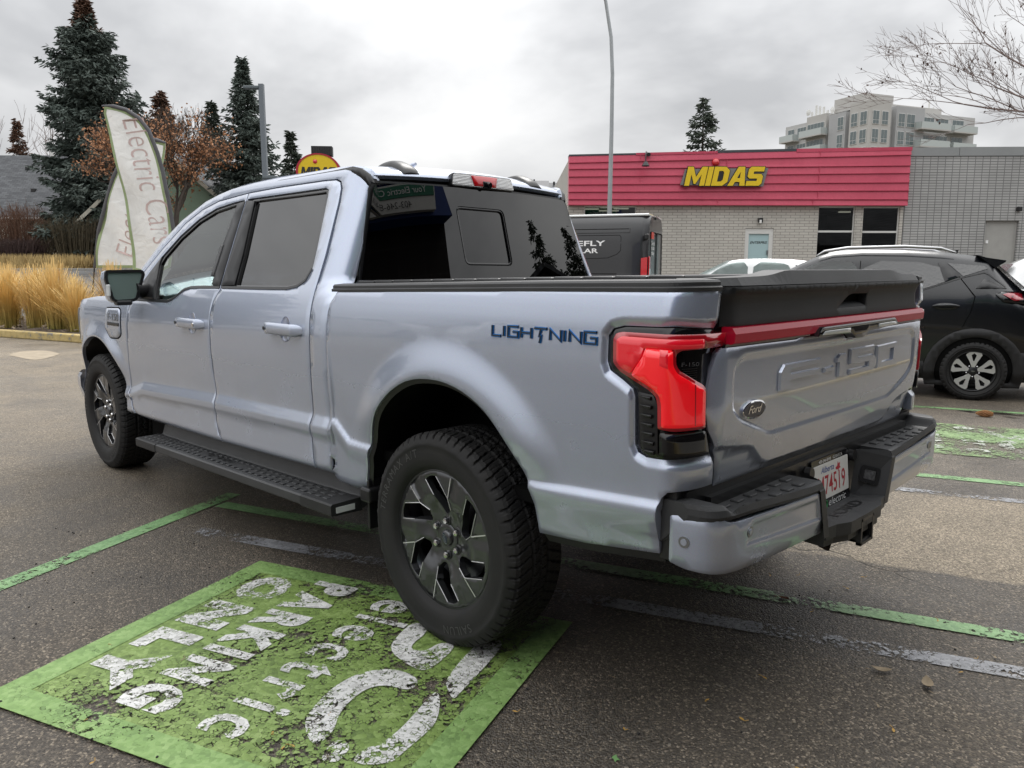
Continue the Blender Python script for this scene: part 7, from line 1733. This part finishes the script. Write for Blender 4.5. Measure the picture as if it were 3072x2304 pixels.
# ------------------------------------------------------------------ leaves, cone, litter on the asphalt
LEAF=simple('dry_leaf',(.34,.27,.18),.8,var=.4,vs=30); YLEAF=simple('yellow_leaf',(.50,.30,.07),.7,var=.3,vs=30); CONEM=simple('pale_orange_cone',(.48,.24,.10),.8,var=.5,vs=60)
def leaf(x,y,size,rz,label,mat,grp=None,curl=.3,thin=.55):
    m=MB(); n=7; V=[]
    for i in range(n):
        t=i/(n-1); w=size*thin*math.sin(math.pi*min(1,t*1.02))**.8*(1-.25*t)*.5; z=.006+size*curl*((t-.5)**2)
        V+=[(size*(t-.5),-w,z+w*.5),(size*(t-.5),0,z),(size*(t-.5),w,z+w*.6)]
    m.add(V,[(3*i+k,3*i+k+1,3*i+k+4,3*i+k+3) for i in range(n-1) for k in range(2)],True); m.tube([(size*.5,0,.008),(size*.75,.01,.012)],.0012,4)
    o=m.build('fallen_leaf',mat); o.location=(x,y,.0); o.rotation_euler=(0,0,rz); tag(o,label,'leaf',grp); return o
leaf(-1.264,.024,.07,.4,'curled pale leaf on wet asphalt below the grey faded line',LEAF,'fallen leaves',.9)
leaf(-1.409,.012,.075,2.0,'larger curled brown leaf nearest the right frame edge',LEAF,'fallen leaves',1.0)
leaf(-.744,-.308,.05,.1,'reddish leaf on the green line under the rear bumper',simple('red_leaf',(.20,.07,.03),.7),'fallen leaves',.5)
rnd=random.Random(3)
for i in range(46):
    s=rnd.uniform(0,1); x=rnd.uniform(-1.75,.9); y=rnd.uniform(.25,1.9) if x<-.2 else rnd.uniform(1.5,2.2)
    if i%3==0: x=rnd.uniform(-1.7,-.5); y=rnd.uniform(-.9,.9)
    leaf(x,y,rnd.uniform(.010,.026),rnd.uniform(0,6),'tiny yellow leaf flake lying flat on the near asphalt',YLEAF if i%2 else LEAF,'tiny leaf flakes on the asphalt',.25,.4)
m=MB()
for i in range(13):
    t=i/12; r=.028*math.sin(math.pi*(.12+.86*t))**.8
    for k in range(9):
        a=k*.698+i*.9; c=Vector(((t-.5)*.13,r*math.cos(a),.030+r*math.sin(a))); m.box(c,(.014,.012,.007),rz=.2,ry=-.5,rx=a,bev=.002)
m.tube([(-.06,0,.03),(.06,0,.03)],[.012,.012],8); o=m.build('pine_cone',CONEM); o.location=(-.202,-5.60,0); o.rotation_euler=(0,0,.35); tag(o,'pale orange pine cone lying by the wet stain near the black SUV wheel','pine cone')
STAIN=NT('dark_wet_stain'); _c=STAIN.co(); STAIN.pr((.018,.014,.011),.25,0,0,.5,alpha=STAIN.ramp(STAIN.noise(_c,3.0,5,.65),[(.45,0),(.58,.8)])); STAIN=STAIN.m
gquad('damp_stain',chaikin([(.12,-5.75),(-.15,-5.72),(-.45,-5.68),(-.70,-5.72),(-.62,-5.92),(-.3,-5.98),(.0,-5.93)],2),STAIN,.0035)
gquad('green_paint_splash',chaikin([(-.89,1.05),(-.898,1.062),(-.918,1.066),(-.906,1.072),(-.912,1.086),(-.899,1.075),(-.888,1.074)],1),simple('paint_splash_green',(.14,.28,.10),.6),.004)
SPARK=None
pb=MB()
for i in range(120):
    x=rnd.uniform(-1.8,2.6); y=rnd.uniform(1.15,2.3) if x>0 else rnd.uniform(-.6,2.0); r=rnd.uniform(.002,.0045); pb.box((x,y,r*.4+(.008 if -.3<x<1.3 and .5<y<2.3 else 0)),(r*2,r*1.5,r*1.3),rz=rnd.uniform(0,3),bev=r*.4)
tag(pb.build('loose_grit',simple('dark_grit',(.02,.019,.018),.8,var=.5,vs=40)),'loose dark grit scattered over the asphalt and paint','grit',kind='stuff')
